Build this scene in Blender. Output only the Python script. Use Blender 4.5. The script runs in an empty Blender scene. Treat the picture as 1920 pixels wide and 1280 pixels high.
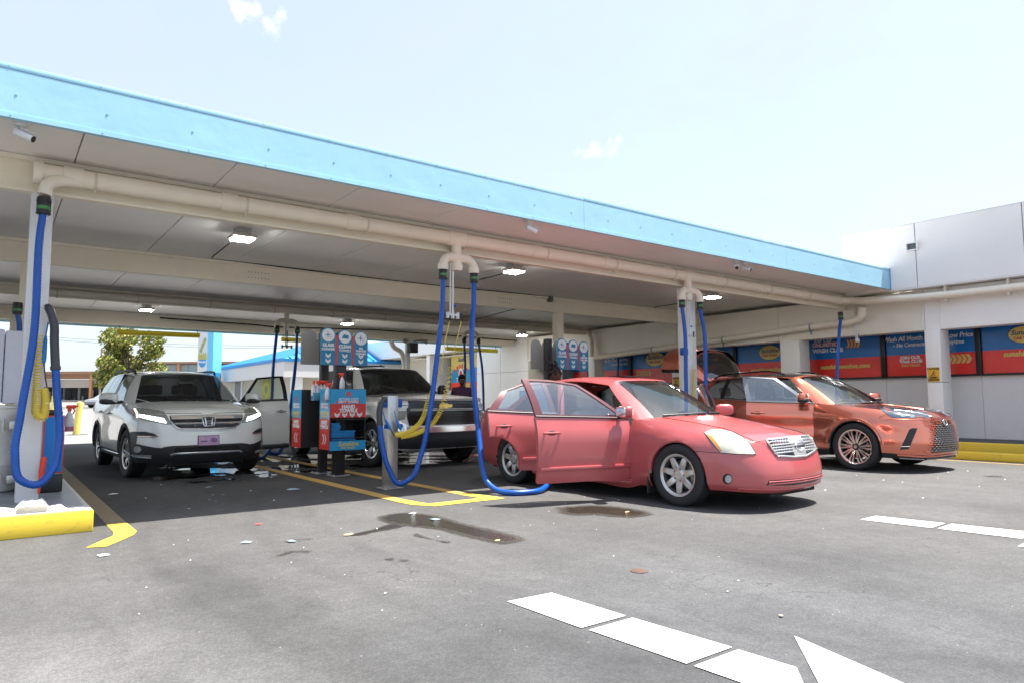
import bpy, bmesh, math, random
import numpy as np
from mathutils import Vector, Matrix
from mathutils.bvhtree import BVHTree
from mathutils.geometry import delaunay_2d_cdt
R = math.radians
random.seed(7)
SC = bpy.context.scene
COL = SC.collection

# ---------------------------------------------------------------- camera, sky, sun, exposure
CAM_F, CAM_W, CAM_H = 1290.0, 1920.0, 1280.0
CAM_YAW, CAM_PITCH, CAM_ROLL, CAM_Z = R(37.0), R(4.85), R(-0.3), 1.17
cd = bpy.data.cameras.new('camera')
cd.sensor_width = 36.0
cd.lens = 36.0 * CAM_F / CAM_W
cd.clip_end = 2000.0
cd.clip_start = 0.05
cam = bpy.data.objects.new('camera', cd)
COL.objects.link(cam)
_fw = Vector((math.sin(CAM_YAW) * math.cos(CAM_PITCH), math.cos(CAM_YAW) * math.cos(CAM_PITCH), math.sin(CAM_PITCH)))
_r0 = Vector((math.cos(CAM_YAW), -math.sin(CAM_YAW), 0))
_u0 = _r0.cross(_fw)
_rt = _r0 * math.cos(CAM_ROLL) + _u0 * math.sin(CAM_ROLL)
_up = -_r0 * math.sin(CAM_ROLL) + _u0 * math.cos(CAM_ROLL)
CAM_C = Vector((0, 0, CAM_Z))
cam.matrix_world = Matrix(((_rt.x, _up.x, -_fw.x, 0), (_rt.y, _up.y, -_fw.y, 0), (_rt.z, _up.z, -_fw.z, CAM_Z), (0, 0, 0, 1)))
SC.camera = cam


def pxray(x, y):
    """direction from the photographer's position through a pixel of the photograph (for measuring)"""
    return _fw + _rt * ((x - 960) / CAM_F) + _up * ((640 - y) / CAM_F)


SUN_DIR = Vector((0.30, -0.13, 1.0)).normalized()          # towards the sun
SUN_EL = math.asin(SUN_DIR.z)
W = bpy.data.worlds.new('World')
SC.world = W
W.use_nodes = True
nt = W.node_tree
for n in list(nt.nodes):
    nt.nodes.remove(n)
wo = nt.nodes.new('ShaderNodeOutputWorld')
bg = nt.nodes.new('ShaderNodeBackground')
sky = nt.nodes.new('ShaderNodeTexSky')
sky.sky_type = 'NISHITA'
sky.sun_disc = False
sky.sun_elevation = SUN_EL
sky.sun_rotation = math.atan2(SUN_DIR.x, SUN_DIR.y)
sky.air_density = 1.0
sky.dust_density = 2.2
sky.ozone_density = 1.5
bg.inputs['Strength'].default_value = 0.145
# thin wispy cloud: a noise over the sky dome, faint everywhere, thicker in a few wisps
tc = nt.nodes.new('ShaderNodeTexCoord')
mp = nt.nodes.new('ShaderNodeMapping')
mp.inputs['Scale'].default_value = (3.2, 3.2, 6.5)
ns = nt.nodes.new('ShaderNodeTexNoise')
ns.inputs['Scale'].default_value = 1.7
ns.inputs['Detail'].default_value = 7
ns.inputs['Roughness'].default_value = 0.62
cr = nt.nodes.new('ShaderNodeValToRGB')
cr.color_ramp.elements[0].position = 0.42
cr.color_ramp.elements[0].color = (.60, .60, .60, 1)
cr.color_ramp.elements[1].position = 0.75
cr.color_ramp.elements[1].color = (0.82, 0.82, 0.82, 1)
mx = nt.nodes.new('ShaderNodeMixRGB')
mx.inputs['Color2'].default_value = (2.08, 2.24, 2.44, 1)
nt.links.new(tc.outputs['Generated'], mp.inputs['Vector'])
nt.links.new(mp.outputs['Vector'], ns.inputs['Vector'])
nt.links.new(ns.outputs['Fac'], cr.inputs['Fac'])
fac_src = cr.outputs['Color']


def wisp(px, py, rad):
    """one small cumulus wisp in a given direction of the sky"""
    d = pxray(px, py).normalized()
    dp = nt.nodes.new('ShaderNodeVectorMath'); dp.operation = 'DISTANCE'
    dp.inputs[1].default_value = d
    nrm = nt.nodes.new('ShaderNodeVectorMath'); nrm.operation = 'NORMALIZE'
    nt.links.new(tc.outputs['Generated'], nrm.inputs[0])
    nt.links.new(nrm.outputs[0], dp.inputs[0])
    n2 = nt.nodes.new('ShaderNodeTexNoise'); n2.inputs['Scale'].default_value = 34; n2.inputs['Detail'].default_value = 6
    nt.links.new(nrm.outputs[0], n2.inputs['Vector'])
    ad = nt.nodes.new('ShaderNodeMath'); ad.operation = 'MULTIPLY_ADD'
    ad.inputs[1].default_value = 0.11; 
    nt.links.new(n2.outputs['Fac'], ad.inputs[0]); nt.links.new(dp.outputs['Value'], ad.inputs[2])
    mr = nt.nodes.new('ShaderNodeMapRange')
    mr.inputs['From Min'].default_value = rad + 0.055; mr.inputs['From Max'].default_value = rad + 0.028
    mr.inputs['To Min'].default_value = 0.0; mr.inputs['To Max'].default_value = 1.0
    nt.links.new(ad.outputs[0], mr.inputs['Value'])
    return mr.outputs['Result']


wsp = None
for a in ((470, 12, .017), (510, 48, .016), (1108, 287, .014), (1150, 276, .014)):
    w_ = wisp(*a)
    if wsp is None: wsp = w_; continue
    m_ = nt.nodes.new('ShaderNodeMath'); m_.operation = 'MAXIMUM'
    nt.links.new(wsp, m_.inputs[0]); nt.links.new(w_, m_.inputs[1])
    wsp = m_.outputs[0]
nt.links.new(fac_src, mx.inputs['Fac'])
mxw = nt.nodes.new('ShaderNodeMixRGB')
mxw.inputs['Color2'].default_value = (3.3, 3.25, 3.2, 1)
nt.links.new(wsp, mxw.inputs['Fac'])
nt.links.new(sky.outputs['Color'], mx.inputs['Color1'])
nt.links.new(mx.outputs['Color'], mxw.inputs['Color1'])
nt.links.new(mxw.outputs['Color'], bg.inputs['Color'])
nt.links.new(bg.outputs['Background'], wo.inputs['Surface'])

sd = bpy.data.lights.new('sun', 'SUN')
sd.energy = 4.6
sd.angle = R(0.55)
sd.color = (1.0, 0.955, 0.88)
sun = bpy.data.objects.new('sun', sd)
COL.objects.link(sun)
sun.rotation_euler = SUN_DIR.to_track_quat('Z', 'Y').to_euler()
sun.location = (10, -10, 40)
SC.view_settings.view_transform = 'Standard'
SC.view_settings.look = 'None'
SC.view_settings.gamma = 1
SC.view_settings.use_curve_mapping = False
SC.view_settings.exposure = 1.43

# ---------------------------------------------------------------- materials


def srgb(r, g, b):
    f = lambda c: (c / 255 / 12.92) if c / 255 <= 0.04045 else ((c / 255 + 0.055) / 1.055) ** 2.4
    return (f(r), f(g), f(b))


MATS = {}


def mat(name, col, rough=0.5, metal=0.0, coat=0.0, var=0.0, vscale=6.0, bump=0.0, bscale=60.0, emit=None, estr=0.0, flake=0.0, spec=0.5, rvar=0.0):
    """plain procedural surface: base colour broken by noise, optional bump and metallic flake"""
    if name in MATS:
        return MATS[name]
    m = bpy.data.materials.new(name)
    m.use_nodes = True
    t = m.node_tree
    b = t.nodes['Principled BSDF']
    b.inputs['Roughness'].default_value = rough
    b.inputs['Metallic'].default_value = metal
    b.inputs['Specular IOR Level'].default_value = spec
    if coat:
        b.inputs['Coat Weight'].default_value = coat
        b.inputs['Coat Roughness'].default_value = 0.06
    b.inputs['Base Color'].default_value = (*col, 1)
    if emit:
        b.inputs['Emission Color'].default_value = (*emit, 1)
        b.inputs['Emission Strength'].default_value = estr
    if var or bump or rvar:
        tcn = t.nodes.new('ShaderNodeTexCoord')
        n = t.nodes.new('ShaderNodeTexNoise')
        n.inputs['Scale'].default_value = vscale
        n.inputs['Detail'].default_value = 6
        n.inputs['Roughness'].default_value = 0.65
        t.links.new(tcn.outputs['Object'], n.inputs['Vector'])
        if var:
            mr = t.nodes.new('ShaderNodeMapRange')
            mr.inputs['From Min'].default_value = 0.25; mr.inputs['From Max'].default_value = 0.75
            mr.inputs['To Min'].default_value = 1 - var; mr.inputs['To Max'].default_value = 1 + var
            t.links.new(n.outputs['Fac'], mr.inputs['Value'])
            mul = t.nodes.new('ShaderNodeVectorMath'); mul.operation = 'SCALE'
            mul.inputs[0].default_value = col
            t.links.new(mr.outputs['Result'], mul.inputs['Scale'])
            t.links.new(mul.outputs[0], b.inputs['Base Color'])
        if rvar:
            mr2 = t.nodes.new('ShaderNodeMapRange')
            mr2.inputs['To Min'].default_value = max(0.02, rough - rvar); mr2.inputs['To Max'].default_value = min(1, rough + rvar)
            t.links.new(n.outputs['Fac'], mr2.inputs['Value'])
            t.links.new(mr2.outputs['Result'], b.inputs['Roughness'])
        if bump:
            n2 = t.nodes.new('ShaderNodeTexNoise')
            n2.inputs['Scale'].default_value = bscale
            n2.inputs['Detail'].default_value = 4
            t.links.new(tcn.outputs['Object'], n2.inputs['Vector'])
            bp = t.nodes.new('ShaderNodeBump')
            bp.inputs['Strength'].default_value = bump
            bp.inputs['Distance'].default_value = 0.02
            t.links.new(n2.outputs['Fac'], bp.inputs['Height'])
            t.links.new(bp.outputs['Normal'], b.inputs['Normal'])
    MATS[name] = m
    return m


def glass(name, tint, refl=0.12, rough=0.02):
    """thin sheet of glass: fresnel mix of a tinted see-through and a mirror"""
    if name in MATS:
        return MATS[name]
    m = bpy.data.materials.new(name)
    m.use_nodes = True
    t = m.node_tree
    for n in list(t.nodes):
        t.nodes.remove(n)
    o = t.nodes.new('ShaderNodeOutputMaterial')
    tr = t.nodes.new('ShaderNodeBsdfTransparent'); tr.inputs['Color'].default_value = (*tint, 1)
    gl = t.nodes.new('ShaderNodeBsdfGlossy'); gl.inputs['Roughness'].default_value = rough
    gl.inputs['Color'].default_value = (0.92, 0.97, 1, 1)
    lw = t.nodes.new('ShaderNodeLayerWeight'); lw.inputs['Blend'].default_value = 0.25
    mr = t.nodes.new('ShaderNodeMapRange')
    mr.inputs['To Min'].default_value = refl; mr.inputs['To Max'].default_value = 0.9
    mi = t.nodes.new('ShaderNodeMixShader')
    t.links.new(lw.outputs['Fresnel'], mr.inputs['Value'])
    t.links.new(mr.outputs['Result'], mi.inputs['Fac'])
    t.links.new(tr.outputs[0], mi.inputs[1]); t.links.new(gl.outputs[0], mi.inputs[2])
    t.links.new(mi.outputs[0], o.inputs['Surface'])
    MATS[name] = m
    return m


def carpaint(name, col, flake_col, rough=0.28, flake=0.3, chalk=0.0):
    if name in MATS:
        return MATS[name]
    m = bpy.data.materials.new(name)
    m.use_nodes = True
    t = m.node_tree
    b = t.nodes['Principled BSDF']
    lw = t.nodes.new('ShaderNodeLayerWeight'); lw.inputs['Blend'].default_value = 0.45
    mixc = t.nodes.new('ShaderNodeMixRGB')
    mixc.inputs['Color1'].default_value = (*flake_col, 1)
    mixc.inputs['Color2'].default_value = (*col, 1)
    t.links.new(lw.outputs['Facing'], mixc.inputs['Fac'])
    tcn = t.nodes.new('ShaderNodeTexCoord')
    n = t.nodes.new('ShaderNodeTexNoise'); n.inputs['Scale'].default_value = 2.3; n.inputs['Detail'].default_value = 7
    t.links.new(tcn.outputs['Object'], n.inputs['Vector'])
    mr = t.nodes.new('ShaderNodeMapRange')
    mr.inputs['To Min'].default_value = 1 - chalk; mr.inputs['To Max'].default_value = 1 + chalk
    t.links.new(n.outputs['Fac'], mr.inputs['Value'])
    mul = t.nodes.new('ShaderNodeVectorMath'); mul.operation = 'SCALE'
    t.links.new(mixc.outputs[0], mul.inputs[0]); t.links.new(mr.outputs['Result'], mul.inputs['Scale'])
    t.links.new(mul.outputs[0], b.inputs['Base Color'])
    b.inputs['Metallic'].default_value = flake
    b.inputs['Roughness'].default_value = rough
    b.inputs['Coat Weight'].default_value = 1.0 if chalk < 0.09 else 0.8
    b.inputs['Coat Roughness'].default_value = 0.03 if chalk < 0.09 else 0.13
    MATS[name] = m
    return m


# ---------------------------------------------------------------- mesh helpers
OFF = {}


def wpos(o):
    return OFF.get(o.name, Vector((0, 0, 0)))


def thing(name, label, cat, loc=(0, 0, 0), rz=0.0, group=None):
    o = bpy.data.objects.new(name, None)
    o.empty_display_size = 0.2
    COL.objects.link(o)
    o.location = loc
    o.rotation_euler = (0, 0, rz)
    OFF[o.name] = Vector(loc)
    o['label'] = label
    o['category'] = cat
    if group:
        o['group'] = group
    return o


def tag(o, label, cat, group=None):
    o['label'] = label
    o['category'] = cat
    if group:
        o['group'] = group
    return o


def hermite(P, n_per, closed=False):
    """smooth curve through points, chord-length tangents; n_per = samples per span"""
    P = np.array(P, float)
    h = np.maximum(np.linalg.norm(np.diff(P, axis=0), axis=1), 1e-6)
    m = np.zeros_like(P)
    d = np.diff(P, axis=0) / h[:, None]
    m[0] = d[0]; m[-1] = d[-1]
    for i in range(1, len(P) - 1):
        m[i] = (d[i - 1] * h[i] + d[i] * h[i - 1]) / (h[i] + h[i - 1])
    out = []
    for i in range(len(P) - 1):
        k = n_per[i] if hasattr(n_per, '__len__') else n_per
        for j in range(k):
            t = j / k
            a = 2 * t**3 - 3 * t**2 + 1; b = t**3 - 2 * t**2 + t; c = -2 * t**3 + 3 * t**2; e = t**3 - t**2
            out.append(a * P[i] + b * h[i] * m[i] + c * P[i + 1] + e * h[i] * m[i + 1])
    out.append(P[-1])
    return np.array(out)


class MB:
    def __init__(s):
        s.v = []; s.f = []; s.mi = []

    def add(s, vs, fs, m=0):
        o = len(s.v)
        s.v += [tuple(map(float, p)) for p in vs]
        s.f += [tuple(i + o for i in f) for f in fs]
        s.mi += [m] * len(fs)
        return s

    def poly(s, pts, m=0):
        return s.add(pts, [tuple(range(len(pts)))], m)

    def box(s, x0, x1, y0, y1, z0, z1, m=0):
        v = [(x, y, z) for z in (z0, z1) for y in (y0, y1) for x in (x0, x1)]
        return s.add(v, [(0, 2, 3, 1), (4, 5, 7, 6), (0, 1, 5, 4), (2, 6, 7, 3), (0, 4, 6, 2), (1, 3, 7, 5)], m)

    def rbox(s, x0, x1, y0, y1, z0, z1, r=0.01, m=0, seg=2, M=None):
        bm = bmesh.new()
        bmesh.ops.create_cube(bm, size=1)
        for v in bm.verts:
            v.co = Vector((x0 + (x1 - x0) * (v.co.x + .5), y0 + (y1 - y0) * (v.co.y + .5), z0 + (z1 - z0) * (v.co.z + .5)))
        r = min(r, .49 * min(abs(x1 - x0), abs(y1 - y0), abs(z1 - z0)))
        bmesh.ops.bevel(bm, geom=list(bm.edges), offset=r, segments=seg, profile=0.5, affect='EDGES')
        return s.bm(bm, m, M)

    def bm(s, bm, m=0, M=None):
        bm.verts.index_update()
        vs = [(M @ v.co if M else v.co) for v in bm.verts]
        s.add(vs, [tuple(v.index for v in f.verts) for f in bm.faces], m)
        bm.free()
        return s

    def cyl(s, p0, p1, r0, r1=None, n=16, caps=True, m=0):
        r1 = r0 if r1 is None else r1
        return s.tube([p0, p1], [r0, r1], n, caps, m)

    def tube(s, path, r, n=10, caps=True, m=0):
        P = [Vector(p) for p in path]
        k = len(P)
        rs = r if hasattr(r, '__len__') else [r] * k
        vs = []
        ref = None
        for i in range(k):
            t = (P[min(i + 1, k - 1)] - P[max(i - 1, 0)])
            t = t.normalized() if t.length > 1e-9 else Vector((0, 0, 1))
            if ref is None:
                ref = t.orthogonal().normalized()
            a = (ref - t * ref.dot(t))
            a = a.normalized() if a.length > 1e-6 else t.orthogonal().normalized()
            ref = a
            b = t.cross(a)
            for j in range(n):
                w = 2 * math.pi * j / n
                vs.append(P[i] + (a * math.cos(w) + b * math.sin(w)) * rs[i])
        fs = [(i * n + j, i * n + (j + 1) % n, (i + 1) * n + (j + 1) % n, (i + 1) * n + j) for i in range(k - 1) for j in range(n)]
        if caps:
            fs.append(tuple(reversed(range(n))))
            fs.append(tuple((k - 1) * n + j for j in range(n)))
        return s.add(vs, fs, m)

    def lathe(s, prof, c, ax, n=24, m=0, close=False):
        """prof = [(radius, height along ax)]"""
        ax = Vector(ax).normalized(); a = ax.orthogonal().normalized(); b = ax.cross(a); c = Vector(c)
        vs = []
        for r, h in prof:
            for j in range(n):
                w = 2 * math.pi * j / n
                vs.append(c + ax * h + (a * math.cos(w) + b * math.sin(w)) * r)
        k = len(prof)
        fs = [(i * n + j, i * n + (j + 1) % n, ((i + 1) % k) * n + (j + 1) % n, ((i + 1) % k) * n + j) for i in range(k if close else k - 1) for j in range(n)]
        return s.add(vs, fs, m)

    def prism(s, poly, o, ux, uy, un, d, m=0):
        """2-D polygon in frame (o,ux,uy) pushed d along un"""
        o, ux, uy, un = map(Vector, (o, ux, uy, un))
        A = [o + ux * p[0] + uy * p[1] for p in poly]
        B = [a + un * d for a in A]
        k = len(A)
        fs = [tuple(range(k)), tuple(reversed(range(k, 2 * k)))]
        fs += [(i, k + i, k + (i + 1) % k, (i + 1) % k) for i in range(k)]
        return s.add(A + B, fs, m)

    def grid(s, G, m=0, flip=False, keep=None):
        n, k = len(G), len(G[0])
        vs = [p for row in G for p in row]
        fs = []
        for i in range(n - 1):
            for j in range(k - 1):
                if keep is not None and not keep[i][j]:
                    continue
                q = (i * k + j, (i + 1) * k + j, (i + 1) * k + j + 1, i * k + j + 1)
                fs.append(q[::-1] if flip else q)
        return s.add(vs, fs, m)

    def sphere(s, c, rx, ry, rz, n=14, k=8, m=0, pw=1.0):
        vs, fs = [], []
        sg = lambda x: math.copysign(abs(x) ** pw, x)
        for i in range(k + 1):
            th = math.pi * i / k
            for j in range(n):
                ph = 2 * math.pi * j / n
                vs.append((c[0] + rx * sg(math.sin(th)) * sg(math.cos(ph)), c[1] + ry * sg(math.sin(th)) * sg(math.sin(ph)), c[2] + rz * sg(math.cos(th))))
        for i in range(k):
            for j in range(n):
                fs.append((i * n + j, (i + 1) * n + j, (i + 1) * n + (j + 1) % n, i * n + (j + 1) % n))
        return s.add(vs, fs, m)

    def build(s, name, mats, parent=None, local=False, smooth=35, kind=None, label=None, fix=True):
        me = bpy.data.meshes.new(name)
        off = wpos(parent) if (parent and not local) else Vector((0, 0, 0))
        me.from_pydata([(p[0] - off.x, p[1] - off.y, p[2] - off.z) for p in s.v], [], s.f)
        mats = mats if isinstance(mats, (list, tuple)) else [mats]
        for m in mats:
            me.materials.append(m)
        if len(mats) > 1:
            me.polygons.foreach_set('material_index', s.mi)
        if fix:
            b = bmesh.new(); b.from_mesh(me)
            bmesh.ops.remove_doubles(b, verts=b.verts, dist=1e-5)
            lv = [q for q in b.verts if not q.link_faces]
            if lv: bmesh.ops.delete(b, geom=lv, context='VERTS')
            bmesh.ops.recalc_face_normals(b, faces=b.faces)
            b.to_mesh(me); b.free()
        if smooth:
            me.polygons.foreach_set('use_smooth', [True] * len(me.polygons))
            me.set_sharp_from_angle(angle=R(smooth))
        me.update()
        o = bpy.data.objects.new(name, me)
        COL.objects.link(o)
        if parent:
            o.parent = parent
            OFF[o.name] = off
        if kind:
            o['kind'] = kind
        if label:
            o['label'] = label
        return o


def text_mesh(body, size, bold=0.0, shear=0.0, space=1.0, extrude=0.0015, align='CENTER', sx=1.0):
    """lettering as a mesh in the XY plane; returns verts, faces"""
    c = bpy.data.curves.new('lettering', 'FONT')
    c.body = body; c.size = size; c.offset = bold; c.shear = shear; c.space_character = space
    c.extrude = extrude; c.align_x = align; c.align_y = 'CENTER'; c.resolution_u = 3
    o = bpy.data.objects.new('lettering_tmp', c)
    COL.objects.link(o)
    dg = bpy.context.evaluated_depsgraph_get()
    me = bpy.data.meshes.new_from_object(o.evaluated_get(dg))
    vs = [(v.co.x * sx, v.co.y, v.co.z) for v in me.vertices]
    fs = [tuple(p.vertices) for p in me.polygons]
    bpy.data.objects.remove(o); bpy.data.curves.remove(c); bpy.data.meshes.remove(me)
    return vs, fs


def put_text(mb, body, o, ux, uy, size, m=0, lift=0.003, **k):
    """write text on the plane through o spanned by ux (reading direction) and uy"""
    vs, fs = text_mesh(body, size, **k)
    o, ux, uy = Vector(o), Vector(ux).normalized(), Vector(uy).normalized()
    un = ux.cross(uy)
    mb.add([o + ux * v[0] + uy * v[1] + un * (v[2] + lift) for v in vs], fs, m)
    return mb


def disc(n=24, rx=1.0, ry=1.0, cx=0, cy=0, a0=0, a1=360):
    return [(cx + rx * math.cos(R(a0 + (a1 - a0) * i / n)), cy + ry * math.sin(R(a0 + (a1 - a0) * i / n))) for i in range(n + (0 if a1 - a0 == 360 else 1))]


def copy_tree(o, parent=None):
    c = o.copy()
    COL.objects.link(c)
    if parent:
        c.parent = parent
    for ch in [x for x in COL.objects if x.parent == o]:
        copy_tree(ch, c)
    return c
# ---------------------------------------------------------------- measuring helpers


def at(px, py, Y):
    d = pxray(px, py)
    return CAM_C + d * (Y / d.y)


def atx(px, py, X):
    d = pxray(px, py)
    return CAM_C + d * (X / d.x)


def gnd(px, py, z=0.0):
    d = pxray(px, py)
    return CAM_C + d * ((z - CAM_Z) / d.z)


def deep(px, py, D):
    return CAM_C + pxray(px, py) * D


def ground_z(y):
    if y < 35:
        return 0.0
    return 0.62 * min(1, (y - 35) / 47) + max(0, (y - 82) * 0.017)


# ---------------------------------------------------------------- ground, drive, road
def asphalt():
    m = bpy.data.materials.new('asphalt')
    m.use_nodes = True
    t = m.node_tree; b = t.nodes['Principled BSDF']; L = t.links.new
    N = t.nodes.new
    tcn = N('ShaderNodeTexCoord')

    def noise(sc, det=6, ro=.6, stretch=None):
        n = N('ShaderNodeTexNoise'); n.inputs['Scale'].default_value = sc; n.inputs['Detail'].default_value = det; n.inputs['Roughness'].default_value = ro
        if stretch:
            mpn = N('ShaderNodeMapping'); mpn.inputs['Scale'].default_value = stretch[:3]; mpn.inputs['Rotation'].default_value[2] = stretch[3]
            L(tcn.outputs['Object'], mpn.inputs['Vector']); L(mpn.outputs[0], n.inputs['Vector'])
        else:
            L(tcn.outputs['Object'], n.inputs['Vector'])
        return n.outputs['Fac']

    def rng(src, a, c, lo, hi, smooth=True):
        r = N('ShaderNodeMapRange'); r.inputs['From Min'].default_value = a; r.inputs['From Max'].default_value = c
        r.inputs['To Min'].default_value = lo; r.inputs['To Max'].default_value = hi
        if smooth: r.interpolation_type = 'SMOOTHSTEP'
        L(src, r.inputs['Value']); return r.outputs[0]

    def op(o, a, c):
        n = N('ShaderNodeMath'); n.operation = o
        for i, s in enumerate((a, c)):
            if isinstance(s, (int, float)): n.inputs[i].default_value = s
            else: L(s, n.inputs[i])
        return n.outputs[0]

    def blob(c, r0, r1, amp, src):
        d = N('ShaderNodeVectorMath'); d.operation = 'DISTANCE'; d.inputs[1].default_value = c
        L(tcn.outputs['Object'], d.inputs[0])
        v = op('ADD', d.outputs['Value'], op('MULTIPLY', op('SUBTRACT', src, .5), amp))
        return rng(v, r1, r0, 0, 1)

    big = noise(.55, 5, .55)
    mid = noise(3.1, 7, .7)
    streak = noise(1.4, 5, .6, (1, .16, 1, R(24)))
    fine = noise(95, 3, .7)
    grit = noise(260, 2, .6)
    v = op('MULTIPLY', rng(big, .3, .7, .86, 1.13), rng(mid, .25, .75, .93, 1.07))
    v = op('MULTIPLY', v, rng(streak, .3, .72, .88, 1.08))
    v = op('MULTIPLY', v, rng(fine, .3, .7, .84, 1.16))
    v = op('MULTIPLY', v, rng(grit, .3, .7, .80, 1.20))
    agg = N('ShaderNodeTexVoronoi'); agg.inputs['Scale'].default_value = 62; L(tcn.outputs['Object'], agg.inputs['Vector'])
    v = op('MULTIPLY', v, rng(agg.outputs['Distance'], .1, .75, 1.10, .84))
    coarse = noise(24, 5, .7)
    v = op('MULTIPLY', v, rng(coarse, .3, .7, .92, 1.08))
    patchy = noise(7.5, 8, .75)
    v = op('MULTIPLY', v, rng(patchy, .3, .7, .90, 1.10))
    # hairline cracks: ridges of a warped noise, only in places
    wn = noise(.8, 4, .55)
    ridge = op('ABSOLUTE', op('SUBTRACT', wn, .5), 0)
    crack = op('MULTIPLY', rng(ridge, .0035, .0, 0, 1), rng(big, .50, .58, 0, 1))
    v = op('MULTIPLY', v, op('SUBTRACT', 1, op('MULTIPLY', crack, .5)))
    # long curved tyre marks swinging out of the bays
    dv = N('ShaderNodeVectorMath'); dv.operation = 'DISTANCE'; dv.inputs[1].default_value = (9.5, 5.2, 0); L(tcn.outputs['Object'], dv.inputs[0])
    tm = None
    for rad in (7.35, 8.75, 7.9, 9.3):
        q = rng(op('ABSOLUTE', op('SUBTRACT', op('ADD', dv.outputs['Value'], op('MULTIPLY', big, .5)), rad), 0), .13, .02, 0, 1)
        tm = q if tm is None else op('MAXIMUM', tm, q)
    v = op('MULTIPLY', v, op('SUBTRACT', 1, op('MULTIPLY', op('MULTIPLY', tm, rng(mid, .35, .65, .2, 1)), .17)))
    # pale worn patch near the left foreground, dark tyre-polished bands
    pale = blob((0.15, 3.65, 0), .15, 1.0, 1.1, mid)
    pale2 = blob((0.75, 3.15, 0), .05, .7, 1.0, mid)
    v = op('MULTIPLY', v, op('ADD', 1, op('MULTIPLY', op('MAXIMUM', pale, op('MULTIPLY', pale2, .6)), .55)))
    dark = blob((1.8, 2.65, 0), .1, .75, 1.0, streak)
    for c, r in (((1.6, 3.3, 0), .5), ((1.42, 3.95, 0), .45), ((4.6, 2.6, 0), .9), ((1.2, 4.6, 0), .4), ((1.05, 5.2, 0), .35), ((2.2, 2.1, 0), .6)):
        dark = op('MAXIMUM', dark, op('MULTIPLY', blob(c, .05, r, .9, streak), .8))
    v = op('MULTIPLY', v, op('SUBTRACT', 1, op('MULTIPLY', dark, .27)))
    # white specks of ground-in grit
    vo = N('ShaderNodeTexVoronoi'); vo.inputs['Scale'].default_value = 17; L(tcn.outputs['Object'], vo.inputs['Vector'])
    sp = op('MULTIPLY', rng(vo.outputs['Distance'], .10, .05, 0, 1), rng(mid, .52, .6, 0, 1))
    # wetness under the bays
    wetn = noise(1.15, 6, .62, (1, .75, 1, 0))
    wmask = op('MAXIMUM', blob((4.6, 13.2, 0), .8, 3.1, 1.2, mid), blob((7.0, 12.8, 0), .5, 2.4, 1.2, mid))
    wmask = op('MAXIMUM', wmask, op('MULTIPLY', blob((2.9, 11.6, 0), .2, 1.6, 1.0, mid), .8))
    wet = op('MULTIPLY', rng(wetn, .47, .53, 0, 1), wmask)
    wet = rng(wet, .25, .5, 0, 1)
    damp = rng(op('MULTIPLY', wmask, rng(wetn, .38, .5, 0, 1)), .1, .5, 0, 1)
    # canopy shade painted into the bay floor colour, its edges broken by noise
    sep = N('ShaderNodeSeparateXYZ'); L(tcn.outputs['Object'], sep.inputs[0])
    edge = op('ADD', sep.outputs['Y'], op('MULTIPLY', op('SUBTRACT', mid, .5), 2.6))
    bay_shade = op('MULTIPLY', rng(edge, 6.6, 9.6, 0, 1), rng(edge, 22.5, 20.5, 0, 1))
    v = op('MULTIPLY', v, op('SUBTRACT', 1, op('MULTIPLY', bay_shade, .48)))
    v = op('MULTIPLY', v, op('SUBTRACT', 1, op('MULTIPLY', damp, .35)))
    col = N('ShaderNodeVectorMath'); col.operation = 'SCALE'; col.inputs[0].default_value = (.099, .096, .095)
    L(v, col.inputs['Scale'])
    cool = blob((3.2, 1.6, 0), .5, 3.2, 2.0, big)
    tint = N('ShaderNodeMixRGB'); tint.inputs['Color1'].default_value = (.100, .099, .099, 1); tint.inputs['Color2'].default_value = (.096, .098, .104, 1); L(cool, tint.inputs['Fac']); L(tint.outputs[0], col.inputs[0])
    mixs = N('ShaderNodeMixRGB'); mixs.inputs['Color2'].default_value = (.55, .53, .5, 1)
    L(op('MULTIPLY', sp, .55), mixs.inputs['Fac']); L(col.outputs[0], mixs.inputs['Color1'])
    L(mixs.outputs[0], b.inputs['Base Color'])
    rough = op('SUBTRACT', .88, op('ADD', op('MULTIPLY', wet, .84), op('MULTIPLY', damp, .0)))
    L(rough, b.inputs['Roughness'])
    bp = N('ShaderNodeBump'); bp.inputs['Distance'].default_value = .010
    L(op('MULTIPLY', op('SUBTRACT', 1, wet), .55), bp.inputs['Strength'])
    L(op('ADD', fine, grit), bp.inputs['Height']); L(bp.outputs[0], b.inputs['Normal'])
    return m


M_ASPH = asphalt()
M_DRIVE = mat('drive_concrete', (.235, .228, .22), .85, var=.12, vscale=1.3, bump=.2)
M_ROAD = mat('road_asphalt', (.13, .127, .122), .85, var=.12, vscale=.7)
M_WALK = mat('walk_concrete', (.27, .26, .245), .85, var=.08, vscale=2)
ys = [-60, -20, -5, 0, 10, 20, 35, 50, 66, 82, 100, 140, 400, 900]
xs = [-900, -200, -40, 0, 20, 60, 200, 900]
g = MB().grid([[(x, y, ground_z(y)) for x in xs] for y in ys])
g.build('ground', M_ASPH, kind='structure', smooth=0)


def sheet(name, x0, x1, yy, m, lift=.004, kind='structure'):
    MB().grid([[(x, y, ground_z(y) + lift) for x in (x0, x1)] for y in yy]).build(name, m, kind=kind, smooth=0)


sheet('driveway', -60, 60, [23.2, 35, 50, 66, 72], M_DRIVE)
sheet('road', -200, 200, [74, 82, 90], M_ROAD, .006)
sheet('pavement', -200, 200, [72, 74], M_WALK, .01)
sheet('forecourt', -200, 200, [90, 100, 118], M_WALK, .006)

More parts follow.
